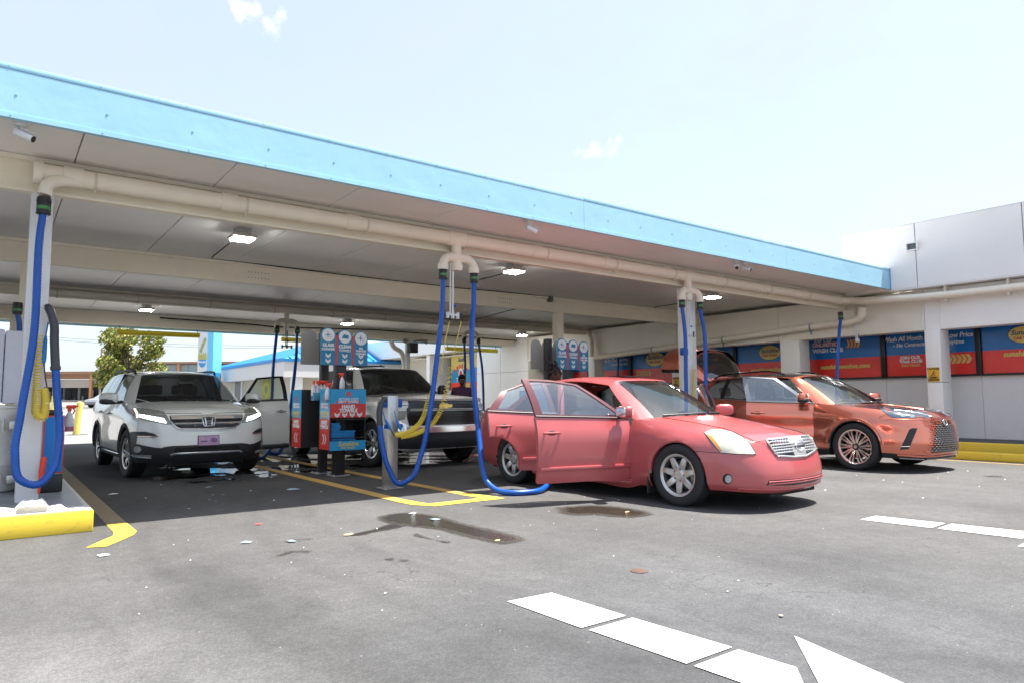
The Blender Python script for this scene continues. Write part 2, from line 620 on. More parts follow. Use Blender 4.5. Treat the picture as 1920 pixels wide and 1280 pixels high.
# painted markings, each a sheet a few millimetres above the ground
def worn_paint(name, col, wear=.5, sc=16):
    m = bpy.data.materials.new(name); m.use_nodes = True
    t = m.node_tree; b = t.nodes['Principled BSDF']
    tcn = t.nodes.new('ShaderNodeTexCoord'); n = t.nodes.new('ShaderNodeTexNoise')
    n.inputs['Scale'].default_value = sc; n.inputs['Detail'].default_value = 8; n.inputs['Roughness'].default_value = .75
    t.links.new(tcn.outputs['Object'], n.inputs['Vector'])
    r = t.nodes.new('ShaderNodeMapRange'); r.inputs['From Min'].default_value = .62 - wear * .2; r.inputs['From Max'].default_value = .8 - wear * .2
    t.links.new(n.outputs['Fac'], r.inputs['Value'])
    mx_ = t.nodes.new('ShaderNodeMixRGB'); mx_.inputs['Color1'].default_value = (*col, 1); mx_.inputs['Color2'].default_value = (.13, .12, .11, 1)
    r.inputs['To Max'].default_value = .35 + .6 * wear
    t.links.new(r.outputs[0], mx_.inputs['Fac']); t.links.new(mx_.outputs[0], b.inputs['Base Color'])
    b.inputs['Roughness'].default_value = .7
    return m


M_WPAINT = worn_paint('white_paint', (.62, .62, .61), .36, 34)
M_YPAINT = worn_paint('yellow_paint', (.74, .47, .045), .22, 20)
M_YOLD = worn_paint('old_yellow_paint', (.50, .31, .07), .62, 24)
M_YDIRT = worn_paint('dirty_yellow_paint', (.26, .19, .08), 1.0, 30)


def flat(name, pts, m, z=.005, kind='structure'):
    return MB().poly([(p[0], p[1], z) for p in pts]).build(name, m, kind=kind, smooth=0)


for q in ([(2.45, 3.31), (2.77, 3.29), (2.80, 2.70), (2.47, 2.70)], [(2.48, 2.655), (2.80, 2.655), (2.845, 2.06), (2.51, 2.06)],
          [(2.515, 2.025), (2.84, 2.025), (2.855, 1.74), (2.72, 1.63), (2.72, 1.2), (2.55, 1.2)],
          [(6.76, 3.39), (7.09, 3.40), (7.17, 2.80), (6.82, 2.78)], [(6.83, 2.735), (7.19, 2.755), (7.28, 2.17), (6.88, 2.11)], [(6.5, 2.03), (7.29, 2.08), (6.9, 1.2)]):
    flat('lane_marking', q, M_WPAINT)
flat('arrow_marking', [(3.22, 1.97), (2.78, 1.60), (2.48, 1.35), (2.88, .82)], M_WPAINT)
# yellow stripe beside the island, old and worn under the roof, fresh at its hooked end
flat('bay_line', [(.93, 7.72), (1.10, 7.72), (1.10, 15.2), (.94, 15.2)], M_YDIRT)
flat('bay_line', [(.93, 7.715), (1.10, 7.715), (1.105, 7.15), (1.06, 6.98), (.97, 6.82), (.80, 6.55), (.66, 6.60), (.80, 6.86), (.90, 7.02), (.93, 7.2)], M_YPAINT)
# the U of the bay divider
flat('bay_line', [(3.80, 7.35), (3.97, 7.35), (3.95, 16.5), (3.80, 16.5)], M_YOLD)
flat('bay_line', [(4.70, 7.35), (4.86, 7.35), (4.82, 16.5), (4.67, 16.5)], M_YOLD)
flat('bay_line', [(3.80, 7.345), (3.83, 6.98), (3.98, 6.72), (4.95, 6.72), (4.95, 6.92), (4.86, 7.345), (4.70, 7.345), (4.74, 6.93), (4.02, 6.93), (3.97, 7.345)], M_YPAINT)
flat('bay_line', [(10.3, 7.6), (10.45, 7.6), (10.45, 14), (10.3, 14)], M_YOLD)
flat('bay_line', [(14.35, 3.0), (14.43, 3.0), (14.43, 8), (14.35, 8)], M_YOLD)

# spilled water on the sunlit asphalt: irregular dark sheets
def wet_mat():
    m = bpy.data.materials.new('wet_asphalt'); m.use_nodes = True
    t = m.node_tree; b = t.nodes['Principled BSDF']; L = t.links.new
    a = t.nodes.new('ShaderNodeAttribute'); a.attribute_name = 'wet'
    tcn = t.nodes.new('ShaderNodeTexCoord'); n = t.nodes.new('ShaderNodeTexNoise'); n.inputs['Scale'].default_value = 13; n.inputs['Detail'].default_value = 7; n.inputs['Roughness'].default_value = .7
    L(tcn.outputs['Object'], n.inputs['Vector'])
    s_ = t.nodes.new('ShaderNodeMath'); s_.operation = 'MULTIPLY_ADD'; s_.inputs[1].default_value = .9; L(n.outputs['Fac'], s_.inputs[0]); L(a.outputs['Fac'], s_.inputs[2])
    r = t.nodes.new('ShaderNodeMapRange'); r.inputs['From Min'].default_value = .55; r.inputs['From Max'].default_value = .95; r.inputs['To Max'].default_value = .86; L(s_.outputs[0], r.inputs['Value'])
    rr_ = t.nodes.new('ShaderNodeMapRange'); rr_.inputs['From Min'].default_value = .8; rr_.inputs['From Max'].default_value = 1.25; rr_.inputs['To Min'].default_value = .7; rr_.inputs['To Max'].default_value = .12; L(s_.outputs[0], rr_.inputs['Value'])
    L(rr_.outputs[0], b.inputs['Roughness'])
    n2 = t.nodes.new('ShaderNodeTexNoise'); n2.inputs['Scale'].default_value = 160; L(tcn.outputs['Object'], n2.inputs['Vector'])
    bp = t.nodes.new('ShaderNodeBump'); bp.inputs['Strength'].default_value = .35; bp.inputs['Distance'].default_value = .004; L(n2.outputs['Fac'], bp.inputs['Height']); L(bp.outputs[0], b.inputs['Normal'])
    mr = t.nodes.new('ShaderNodeMapRange'); mr.inputs['To Min'].default_value = .5; mr.inputs['To Max'].default_value = 1.6; L(n2.outputs['Fac'], mr.inputs['Value'])
    sc2 = t.nodes.new('ShaderNodeVectorMath'); sc2.operation = 'SCALE'; sc2.inputs[0].default_value = (.036, .031, .024); L(mr.outputs[0], sc2.inputs['Scale']); L(sc2.outputs[0], b.inputs['Base Color'])
    tr = t.nodes.new('ShaderNodeBsdfTransparent'); mi = t.nodes.new('ShaderNodeMixShader'); L(r.outputs[0], mi.inputs['Fac']); L(tr.outputs[0], mi.inputs[1]); L(b.outputs[0], mi.inputs[2])
    L(mi.outputs[0], t.nodes['Material Output'].inputs['Surface'])
    return m


M_PUD = wet_mat()
rp = random.Random(3)


def puddle(pts, z=.006, n=7, soft=.09, kk=1.0):
    """thin wet film: the film fades out towards its outline"""
    P_ = [Vector((p[0], p[1])) for p in hermite([(*q[:2], 0) for q in [*pts, pts[0]]], n)[:-1]]
    xs_, ys_ = [p.x for p in P_], [p.y for p in P_]
    st = max(.02, soft * .4)
    vs, wt, idx = [], [], {}
    nx, ny = int((max(xs_) - min(xs_)) / st) + 3, int((max(ys_) - min(ys_)) / st) + 3
    for i in range(nx + 1):
        for j in range(ny + 1):
            q = Vector((min(xs_) - st + i * st, min(ys_) - st + j * st)); ins = False; dm = 9
            for a, b in zip(P_, P_[1:] + P_[:1]):
                if (a.y > q.y) != (b.y > q.y) and q.x < (b.x - a.x) * (q.y - a.y) / (b.y - a.y) + a.x: ins = not ins
                e = b - a; u = max(0, min(1, (q - a).dot(e) / max(e.length_squared, 1e-9))); dm = min(dm, (q - a - e * u).length)
            idx[i, j] = len(vs); vs.append((q.x, q.y, z)); wt.append(kk * max(0, min(1, .5 + (dm if ins else -dm) / (2 * soft))))
    fs = [(idx[i, j], idx[i + 1, j], idx[i + 1, j + 1], idx[i, j + 1]) for i in range(nx) for j in range(ny) if max(wt[idx[i, j]], wt[idx[i + 1, j]], wt[idx[i + 1, j + 1]], wt[idx[i, j + 1]]) > 0]
    o = MB().add(vs, fs).build('puddle', M_PUD, kind='structure', smooth=0, fix=False)
    at_ = o.data.attributes.new('wet', 'FLOAT', 'POINT'); at_.data.foreach_set('value', wt)


puddle([(3.22, 6.46), (3.42, 6.52), (3.60, 6.28), (3.62, 5.95), (3.60, 5.5), (3.64, 5.05), (3.58, 4.68), (3.45, 4.64), (3.36, 4.95), (3.33, 5.5), (3.18, 5.9), (3.12, 6.25)])
puddle([(2.55, 5.76), (2.80, 5.84), (3.10, 5.98), (3.12, 5.88), (2.8, 5.77), (2.6, 5.72)], .0065, soft=.035)
puddle([(5.0, 5.75), (5.35, 5.62), (5.50, 5.2), (5.38, 4.88), (5.15, 4.9), (5.0, 5.2), (4.8, 5.4)], soft=.12)


def streak(pts, w, soft=.03):
    """narrow broken drip trail"""
    Q = [gnd(*p) for p in pts]
    L_, R_ = [], []
    for k, q in enumerate(Q):
        d = (Q[min(k + 1, len(Q) - 1)] - Q[max(k - 1, 0)]).normalized(); n_ = Vector((-d.y, d.x, 0)); ww = w * rp.uniform(.25, .75)
        L_.append(q + n_ * ww); R_.append(q - n_ * ww)
    puddle([(v.x, v.y) for v in L_ + R_[::-1]], .0062, 3, soft * .7, .42)


streak([(520, 1042), (548, 1034), (582, 1035)], .05, .035)
streak([(530, 1016), (556, 1012), (590, 1010)], .02, .02)
streak([(718, 1048), (738, 1048)], .05, .025)
streak([(748, 1050), (768, 1051)], .05, .025)
streak([(780, 1000), (815, 1012), (845, 1017)], .02, .02)
streak([(1848, 893), (1875, 892)], .10, .05)

# ---------------------------------------------------------------- island on the left, kerbs on the right
M_CONC = mat('island_concrete', (.23, .245, .27), .38, var=.28, vscale=3.0, bump=.25, rvar=.25)
M_CEDGE = mat('kerb_concrete', (.52, .51, .49), .8, var=.1, vscale=8, bump=.2)
M_KYEL = worn_paint('kerb_yellow', (.76, .56, .05), .30, 13)
M_KYEL2 = worn_paint('kerb_yellow_dull', (.74, .54, .05), .28, 6)
i_ = MB()
i_.box(-6, .74, 7.75, 12.4, 0, .195, 0)
i_.box(-6, .74, 7.46, 7.747, 0, .197, 1)
i_.rbox(-6, .79, 7.405, 7.458, 0, .192, .012, 2)
i_.rbox(.742, .79, 7.46, 12.4, 0, .19, .01, 1)
i_.build('island_kerb', [M_CONC, M_CEDGE, M_KYEL], kind='structure')
k_ = MB()
k_.rbox(14.75, 14.95, -2, 34, 0, .155, .02, 0)
k_.box(14.953, 15.28, -2, 34, 0, .12, 1)
k_.rbox(15.283, 15.48, -2, 34, 0, .30, .02, 0)
k_.box(15.483, 17.55, -2, 34, 0, .265, 1)
k_.build('kerb', [M_KYEL2, mat('walkway', (.07, .072, .078), .6, var=.2)], kind='structure')

# ---------------------------------------------------------------- canopy
M_SOFF = mat('soffit_metal', (.83, .815, .80), .36, var=.05, vscale=1.4, rvar=.08)
M_BEAM = mat('beam_paint', (.86, .79, .645), .5, var=.05, vscale=3)
M_TRIM = mat('trim_paint', (.85, .79, .67), .45, var=.04)
M_FASC = mat('fascia_blue', (.37, .66, .82), .42, var=.05, vscale=1.3, bump=.25, bscale=3.5)
M_SCRW = mat('screw_steel', (.16, .24, .30), .4, .3)
M_DIMP = mat('fascia_fixing', (.24, .50, .66), .45)
M_WHITE = mat('white_steel', (.74, .745, .75), .42, var=.04)
M_DARK = mat('black_plastic', (.018, .018, .02), .45)
M_CABLE = mat('cable_black', (.02, .02, .022), .6)
canopy = thing('canopy', 'long flat canopy with pale blue fascia over the vacuum bays', 'canopy', (8, 15, 0))
SZ = 3.65
x = -8.2
seam = [-6.1, -4.75, -3.4, -2.08, -.8, .57, 1.94, 3.33, 4.72, 6.1, 7.5, 8.9, 10.3, 11.7, 13.1, 14.5, 15.9, 17.3]
for a, c in zip(seam[:-1], seam[1:]):
    MB().rbox(a + .005, c - .005, 7.25, 22.6, SZ, SZ + .1, .006, 0, 1).build('soffit_panel', M_SOFF, canopy)
MB().box(-6.1, 17.3, 7.3, 22.6, SZ + .104, SZ + .3).build('roof_deck', M_WHITE, canopy)
for a, c in ((-6.2, 6.745), (6.751, 12.0), (12.006, 16.3)):
    f = MB()
    if a == 6.751 or a == 12.006 or True:
        f.box(a, c, 7.20, 7.23, 3.665, 4.045)
        f.rbox(a, c, 7.197, 7.245, 4.052, 4.10, .004)
        f.box(a, c, 7.194, 7.25, 3.62, 3.662)
    f.build('fascia_panel', M_FASC, canopy)
fe = MB(); fe.box(16.19, 16.34, 7.17, 7.187, 3.6, 4.1); fe.build('fascia_end_cap', mat('fascia_blue_end', (.03, .30, .62), .45), canopy)
sc_ = MB()
rs = random.Random(5)
for i in range(30):
    xx = -5 + i * .72 + rs.uniform(-.03, .03)
    if xx < 16.2:
        sc_.lathe([(.0, -.005), (.004, -.005), (.0041, -.003), (.011, -.003), (.013, 0)], (xx, 7.2, 3.83 + rs.uniform(-.006, .006)), (0, 1, 0), 8)
        sc_.lathe([(.0, -.004), (.007, -.003), (.009, 0)], (xx - .03, 7.194, 3.64), (0, 1, 0), 6)
        sc_.lathe([(.0, -.004), (.007, -.003), (.009, 0)], (xx - .06, 7.197, 4.075), (0, 1, 0), 6)
sc_.build('fascia_screws', M_DIMP, canopy, kind='stuff')
for y0, zb0 in ((8.38, 3.32), (12.7, 3.32), (17.55, 3.43), (21.75, 3.32)):
    b_ = MB()
    b_.box(-6.1, 16.48, y0, y0 + .05, zb0, SZ - .003)
    b_.box(-6.1, 16.48, y0 - .03, y0 + .08, zb0 - .03, zb0 - .003)
    b_.box(-6.1, 16.48, y0 - .06, y0 - .003, SZ - .05, SZ - .004, 1)
    b_.build('beam', [M_BEAM, M_TRIM], canopy)
b_ = MB(); b_.box(-6.1, 17.3, 22.6, 22.66, 3.3, 4.1); b_.build('rear_fascia', M_FASC, canopy)
bs = MB()
for k in range(40):
    xx = -3 + k * .45
    if xx < 16: bs.cyl((xx, 8.36, 3.305), (xx, 8.378, 3.305), .008, n=6)
for gx in (3.6, 9.2):
    for k in range(7):
        for zz in (3.4, 3.5): bs.cyl((gx + k * .06, 12.692, zz), (gx + k * .06, 12.70, zz), .009, n=6)
bs.build('beam_screws', M_SCRW, canopy, kind='stuff')


def column(x, y, w, z0=0.0, d=None, m=None):
    d = d or w
    c = MB(); c.rbox(x - w / 2, x + w / 2, y - d / 2, y + d / 2, z0, 3.29, .012)
    return c.build('column', m or M_WHITE, canopy)


column(.315, 8.43, .19, .195)
column(.33, 12.72, .16, .195, m=M_BEAM)
column(10.56, 8.45, .24, .0)
column(11.0, 12.72, .2, m=M_BEAM)
column(11.75, 21.78, .14, m=M_WHITE)
column(.35, 21.78, .16, m=M_BEAM)
# conduit and junction boxes along the beams
cb = MB()
pts = [at(396, 484, 12.6), at(640, 515, 12.64), at(860, 540, 12.64), at(1030, 556, 12.64)]
cb.tube([at(432, 455, 10.4), *pts], .012, 6)
cb.tube([at(1030, 556, 12.64), at(1060, 556, 12.64), at(1150, 566, 12.64), at(1225, 577, 12.64), at(1285, 567, 9.6)], .010, 6)
cb.tube([at(950, 512, 10.2), at(905, 523, 11.5), at(868, 534, 12.6)], .012, 6)
cb.tube([at(985, 575, 12.72), at(925, 590, 14.5), at(890, 600, 17.0)], .012, 6)
cb.tube([at(300, 596, 21.6), at(480, 609, 21.6), at(513, 613, 21.6), at(700, 618, 21.6), at(990, 640, 21.6)], .02, 6)
cb.build('cable', M_CABLE, canopy)
jb = MB(); p = at(1034, 559, 12.6); jb.rbox(p.x - .06, p.x + .06, 12.6, 12.69, p.z - .09, p.z + .06, .008); jb.build('junction_box', mat('box_grey', (.12, .12, .13), .5), canopy)

# lamps under the roof
M_LHOUS = mat('lamp_housing', (.55, .53, .49), .4)
M_LENS = mat('lamp_lens', (.9, .9, .9), .4, emit=(1, .98, .94), estr=60)
M_LMOUNT = mat('galvanised', (.42, .43, .43), .35, .7, var=.2, vscale=20)
lamp0 = None
for i, (x, y, lb) in enumerate(((2.78, 10.15, 'square ceiling lamp nearest the left, lit, with a cable bent down to the beam'), (7.53, 9.92, 'square ceiling lamp lit above the silver pickup bay, right of the hanging pipes'), (13.2, 9.81, 'square lit ceiling lamp right of the white column with two hoses'),
                                (3.05, 19.6, 'small far ceiling lamp lit above the white suv roof, leftmost of the back row'), (8.55, 19.7, 'small far ceiling lamp lit above the towel dispenser signs'), (15.3, 19.7, 'small far ceiling lamp lit left of the second dispenser signs'))):
    if lamp0 is None:
        lamp0 = thing('ceiling_light', lb, 'ceiling light', (x, y, SZ), 0, 'lamps under the canopy')
        c = MB(); c.box(x - .1, x + .1, y - .1, y + .1, 3.56, 3.646); c.build('mount', M_LMOUNT, lamp0)
        c = MB(); c.rbox(x - .17, x + .17, y - .17, y + .17, 3.50, 3.558, .03); c.build('housing', M_LHOUS, lamp0)
        c = MB(); c.rbox(x - .14, x + .14, y - .14, y + .14, 3.485, 3.499, .006); 
        c.build('lens', M_LENS, lamp0)
        c = MB(); c.box(x - .05, x + .05, y - .012, y + .012, 3.477, 3.484); c.build('sensor', M_LHOUS, lamp0)
    else:
        n = copy_tree(lamp0); n.location = (x, y, SZ); n['label'] = lb

# security cameras under the fascia
def bullet_cam(px, py, ang, lb, y=7.34):
    p = at(px, py, y); x = p.x
    t = thing('security_camera', lb, 'camera', (x, y, SZ), 0, 'cameras under the fascia')
    c = MB(); c.lathe([(0, 0), (.055, 0), (.055, -.035), (.03, -.05), (0, -.05)], (x, y, SZ), (0, 0, 1), 16); c.build('base', M_WHITE, t)
    d = Vector((math.sin(R(ang)), -math.cos(R(ang)), -.45)).normalized()
    q = Vector((x, y, SZ - .05))
    c = MB(); c.cyl(q, q + Vector((d.x * .03, d.y * .03, -.05)), .014, n=8); c.build('arm', M_WHITE, t)
    s_ = q + Vector((0, 0, -.06)) - d * .05
    c = MB(); c.tube([s_, s_ + d * .005, s_ + d * .16, s_ + d * .165], [.02, .036, .036, .034], 14); bdy = c.build('camera_body', M_WHITE, t)
    c = MB(); c.cyl(s_ + d * .166, s_ + d * .168, .03, n=14); c.build('camera_lens', M_DARK, bdy)
    c = MB(); c.box(-.04, .04, -.02, .17, .036, .041)
    Mx = Matrix.Translation(s_) @ d.to_track_quat('Y', 'Z').to_matrix().to_4x4()
    c.v = [tuple(Mx @ Vector(v)) for v in c.v]; c.build('sun_shield', M_WHITE, bdy)


bullet_cam(40, 235, 60, 'white bullet camera under the left end of the fascia')
bullet_cam(993, 415, 75, 'white bullet camera under the middle of the fascia, alone')
bullet_cam(1380, 492, -50, 'white bullet camera, left one of the close pair under the fascia')
bullet_cam(1397, 494, 10, 'white bullet camera, right one of the close pair under the fascia')

# ---------------------------------------------------------------- vacuum pipework and hoses
M_PIPE = mat('pipe_pvc', (.85, .78, .66), .38, var=.04, vscale=4)
M_PIPE2 = mat('pipe_bracket', (.66, .61, .52), .5)
M_BLUE = mat('hose_blue', (.006, .082, .40), .36, var=.15, vscale=9)
M_NOZ = mat('nozzle_grey', (.045, .048, .06), .4)
M_GREEN = mat('band_green', (.06, .26, .07), .5)
M_COIL = mat('coil_yellow', (.80, .62, .08), .35)


def pipe_run(y, z, r, x0, x1, lb, tees):
    t = thing('vacuum_pipe', lb, 'pipe', (x0, y, z))
    c = MB(); c.cyl((x0, y, z), (x1, y, z), r, n=20); c.build('pipe', M_PIPE, t)
    k = 0
    x = x0 + .3
    while x < x1 - .3:
        c = MB(); c.tube([(x - .09, y, z), (x - .088, y, z), (x + .088, y, z), (x + .09, y, z)], [r, r * 1.1, r * 1.1, r], 20); c.build('coupling', M_PIPE, t)
        c = MB(); c.tube([(x + .18, y, z), (x + .21, y, z)], r * 1.05, 20); c.box(x + .185, x + .205, y - .02, y + .02, z - r * 1.35, z - r * .98); c.build('bracket', M_PIPE2, t)
        x += 1.53
    for tx, els in tees:
        # tee down, cross, two elbows
        c = MB()
        c.tube([(tx - .13, y, z), (tx - .128, y, z), (tx + .128, y, z), (tx + .13, y, z)], [r, r * 1.13, r * 1.13, r], 20)
        c.cyl((tx, y, z - r * .5), (tx, y, z - .46), r * .78, n=18)
        for zz in (z - .22, z - .36):
            c.tube([(tx, y, zz), (tx, y, zz - .002), (tx, y, zz - .06), (tx, y, zz - .062)], [r * .78, r * .9, r * .9, r * .78], 18)
        c.build('tee', M_PIPE, t)
        for sx in els:
            zc = z - .30
            P = [(tx, y - .02, zc + .01), (tx + sx * .10, y - .04, zc + .02), (tx + sx * .19, y - .05, zc + .0), (tx + sx * .245, y - .06, zc - .06), (tx + sx * .26, y - .06, zc - .14)]
            c = MB(); c.tube(hermite(P, 5), r * .66, 16)
            e = Vector(P[-1])
            c.tube([e + Vector((0, 0, .04)), e + Vector((0, 0, .038)), e + Vector((0, 0, -.04)), e + Vector((0, 0, -.042))], [r * .66, r * .8, r * .8, r * .66], 16)
            c.build('elbow', M_PIPE, t)
    return t


PY = 8.24
front_pipe = pipe_run(PY, 3.47, .095, .26, 16.2, 'cream suction pipe running along the front beam of the canopy', [(5.22, (-1, 1)), (10.36, (-1, 1))])
c = MB(); c.tube([(.22, PY, 3.47), (.222, PY, 3.47), (.30, PY, 3.47), (.302, PY, 3.47)], [.06, .115, .115, .06], 20); c.build('end_cap', M_PIPE, front_pipe)
c = MB(); c.tube(hermite([(.62, PY - .02, 3.43), (.45, PY - .06, 3.40), (.345, PY - .09, 3.33), (.32, PY - .10, 3.22)], 5), .062, 16); c.build('elbow', M_PIPE, front_pipe)
rear_pipe = pipe_run(17.38, 3.48, .085, .5, 16.2, 'cream suction pipe along the third beam, deep under the canopy', [(5.9, (-1, 1)), (11.5, (-1, 1))])
c = MB(); c.tube(hermite([(16.0, 17.38, 3.48), (16.25, 17.3, 3.47), (16.33, 17.2, 3.3), (16.33, 17.15, 2.65)], 5), .085, 16); c.build('elbow', M_PIPE, rear_pipe)
wall_pipe = thing('vacuum_pipe', 'grey cream pipe slung along the right hand wall under the beam', 'pipe', (16.33, 12, 2.9))
c = MB(); c.tube(hermite([(16.33, 17.0, 2.58), (16.33, 14.4, 2.70), (16.33, 11, 2.86), (16.33, 8.7, 2.97), (16.33, 8.15, 2.99), (16.3, 7.93, 3.08), (16.25, 7.86, 3.30)], 6), .085, 16); c.build('pipe', M_PIPE, wall_pipe)
for yy, zz in ((14.4, 2.70), (11.8, 2.82), (9.2, 2.94)):
    c = MB(); c.tube([(16.33, yy - .015, zz), (16.33, yy + .015, zz)], .096, 16); c.box(16.3, 16.33, yy - .015, yy + .015, zz - .19, zz - .09); c.build('hanger', M_SCRW, wall_pipe)
upper_pipe = thing('vacuum_pipe', 'cream pipe leaving the canopy along the sunlit wall at right', 'pipe', (16.2, 6, 3.37))
c = MB(); c.tube(hermite([(15.9, 8.24, 3.47), (16.05, 8.1, 3.46), (16.12, 7.8, 3.42), (16.2, 7.2, 3.39), (16.28, 4, 3.36), (16.28, 0, 3.36)], 6), .085, 16); c.build('pipe', M_PIPE, upper_pipe)
for yy in (6.1, 4.95):
    c = MB(); c.box(16.26, 16.42, yy - .02, yy + .02, 3.22, 3.6); c.build('hanger', M_PIPE2, upper_pipe)


def hose(name_label, path, r=.035, nozzle=None, n=12, group='blue vacuum hoses', band=M_GREEN):
    """coupler at the top of the path, ribbed blue hose, grey wand along the last points"""
    p0 = Vector(path[0])
    t = thing('vacuum_hose', name_label, 'hose', p0, 0, group)
    c = MB(); c.tube([p0 + Vector((0, 0, .06)), p0 + Vector((0, 0, -.12))], r * 1.55, 14)
    for s_ in (.02, -.10): c.tube([p0 + Vector((0, 0, s_)), p0 + Vector((0, 0, s_ - .012))], r * 1.85, 14)
    for a in (-1, 1): c.box(p0.x + a * r * 1.5 - .008, p0.x + a * r * 1.5 + .008, p0.y - .01, p0.y + .01, p0.z - .09, p0.z + .05)
    cp = c.build('coupler', M_DARK, t)
    c = MB(); c.tube([p0 + Vector((0, 0, -.035)), p0 + Vector((0, 0, -.068))], r * 1.62, 14); c.build('band', band, cp)
    H = hermite([p0 + Vector((0, 0, -.1)), *path[1:]], 14)
    L = np.concatenate([[0], np.cumsum(np.linalg.norm(np.diff(H, axis=0), axis=1))])
    s_ = np.arange(0, L[-1], .016)
    Hd = np.stack([np.interp(s_, L, H[:, k]) for k in range(3)], 1)
    rr = [r * (1 + (.055 if i % 2 else -.03)) for i in range(len(Hd))]
    c = MB(); c.tube(Hd, rr, n); c.build('hose', M_BLUE, t, smooth=60)
    if nozzle:
        c = MB(); P = hermite([Hd[-1], *nozzle], 8); c.tube(P, [r * 1.12] * (len(P) - 3) + [r * .95, r * .8, r * .7], 14)
        c.tube([P[0], P[1]], r * 1.3, 14); c.build('nozzle', M_NOZ, t)
    return t


YH = 8.13
hose('blue vacuum hose looped low beside the column on the yellow kerb', [(.32, YH + .01, 3.14), at(78, 420, YH), at(62, 640, YH), at(38, 780, YH - .03), at(28, 850, YH - .06), at(40, 900, YH - .06), at(68, 908, YH - .04), at(98, 880, YH), at(110, 830, YH + .03), at(107, 740, YH + .03), at(104, 690, YH + .03)],
     nozzle=[at(102, 640, YH + .05), at(101, 605, YH + .05), at(95, 585, YH + .08), at(88, 572, YH + .1)])
hose('blue vacuum hose from the middle tee hanging in a U to the steel post', [(4.96, PY - .06, 2.97), at(830, 560, 8.16), at(818, 680, 8.1), at(803, 790, 8.05), at(790, 850, 8.05), at(768, 898, 8.1), at(748, 906, 8.15), at(730, 880, 8.2), at(716, 830, 8.25), at(712, 796, 8.27)],
     nozzle=[at(712, 765, 8.28), at(716, 752, 8.29), at(724, 745, 8.3)])
hose('blue vacuum hose right of the middle tee, lying on the ground beside the red sedan', [(5.48, PY - .06, 2.97), at(888, 570, 8.12), at(884, 640, 8.0), at(886, 700, 7.9), at(893, 770, 7.7), at(900, 835, 7.5), at(904, 872, 7.38), at(913, 902, 7.22), at(934, 919, 7.03), gnd(965, 923, .036), gnd(1000, 921, .037), gnd(1025, 910, .06), at(1034, 897, 7.2), at(1038, 885, 7.3)])
hose('blue vacuum hose hanging straight beside the white column behind the red sedan', [(10.1, PY - .06, 2.97), at(1284, 620, 8.15), at(1286, 700, 8.12), at(1287, 760, 8.1), at(1288, 820, 8.1)])
hose('blue vacuum hose hanging just right of the white column behind the red sedan', [(10.62, PY - .06, 2.97), at(1320, 620, 8.15), at(1323, 690, 8.12), at(1324, 760, 8.1), at(1325, 830, 8.1)])
hose('blue vacuum hose hanging in front of the window signs at right', [at(1576, 590, 8.05), at(1574, 620, 8.0), at(1571, 670, 8.0), at(1569, 720, 8.0), at(1568, 780, 8.0)])
hose('dark blue vacuum hose left of the far pipe tee behind the white suv door', [(5.64, 17.3, 3.0), at(513, 680, 17.0), at(510, 740, 16.6), at(508, 800, 16.0), at(500, 850, 14.8), at(490, 858, 14.6), at(470, 852, 14.4)], r=.036)
hose('dark blue vacuum hose right of the far pipe tee beside the silver pickup', [(6.16, 17.3, 3.0), at(556, 660, 16.6), at(550, 720, 15.5), at(542, 780, 14.5), at(530, 835, 13.9), at(520, 850, 13.8), at(505, 848, 13.9)], r=.036)
hose('dark vacuum hose left of the distant white column beyond the pickup hood', [(11.24, 17.3, 3.0), at(872, 680, 17.2), at(870, 730, 17.1), at(868, 790, 17.0)], r=.036, band=M_DARK)
hose('dark vacuum hose in front of the distant white panel wall', [(11.76, 17.3, 3.0), at(904, 690, 17.2), at(906, 730, 17.1), at(907, 780, 17.0)], r=.036, band=M_DARK)
hose('dark blue vacuum hose hanging from the wall end of the rear pipe', [at(1161, 655, 16.9), at(1160, 672, 16.9), at(1159, 690, 16.9), at(1158, 730, 16.9)], r=.036, band=M_DARK)
hose('blue vacuum hose seen through the gap left of the front column', [at(33, 575, 12.5), at(35, 600, 12.5), at(36, 640, 12.45), at(36, 700, 12.4)], r=.036)


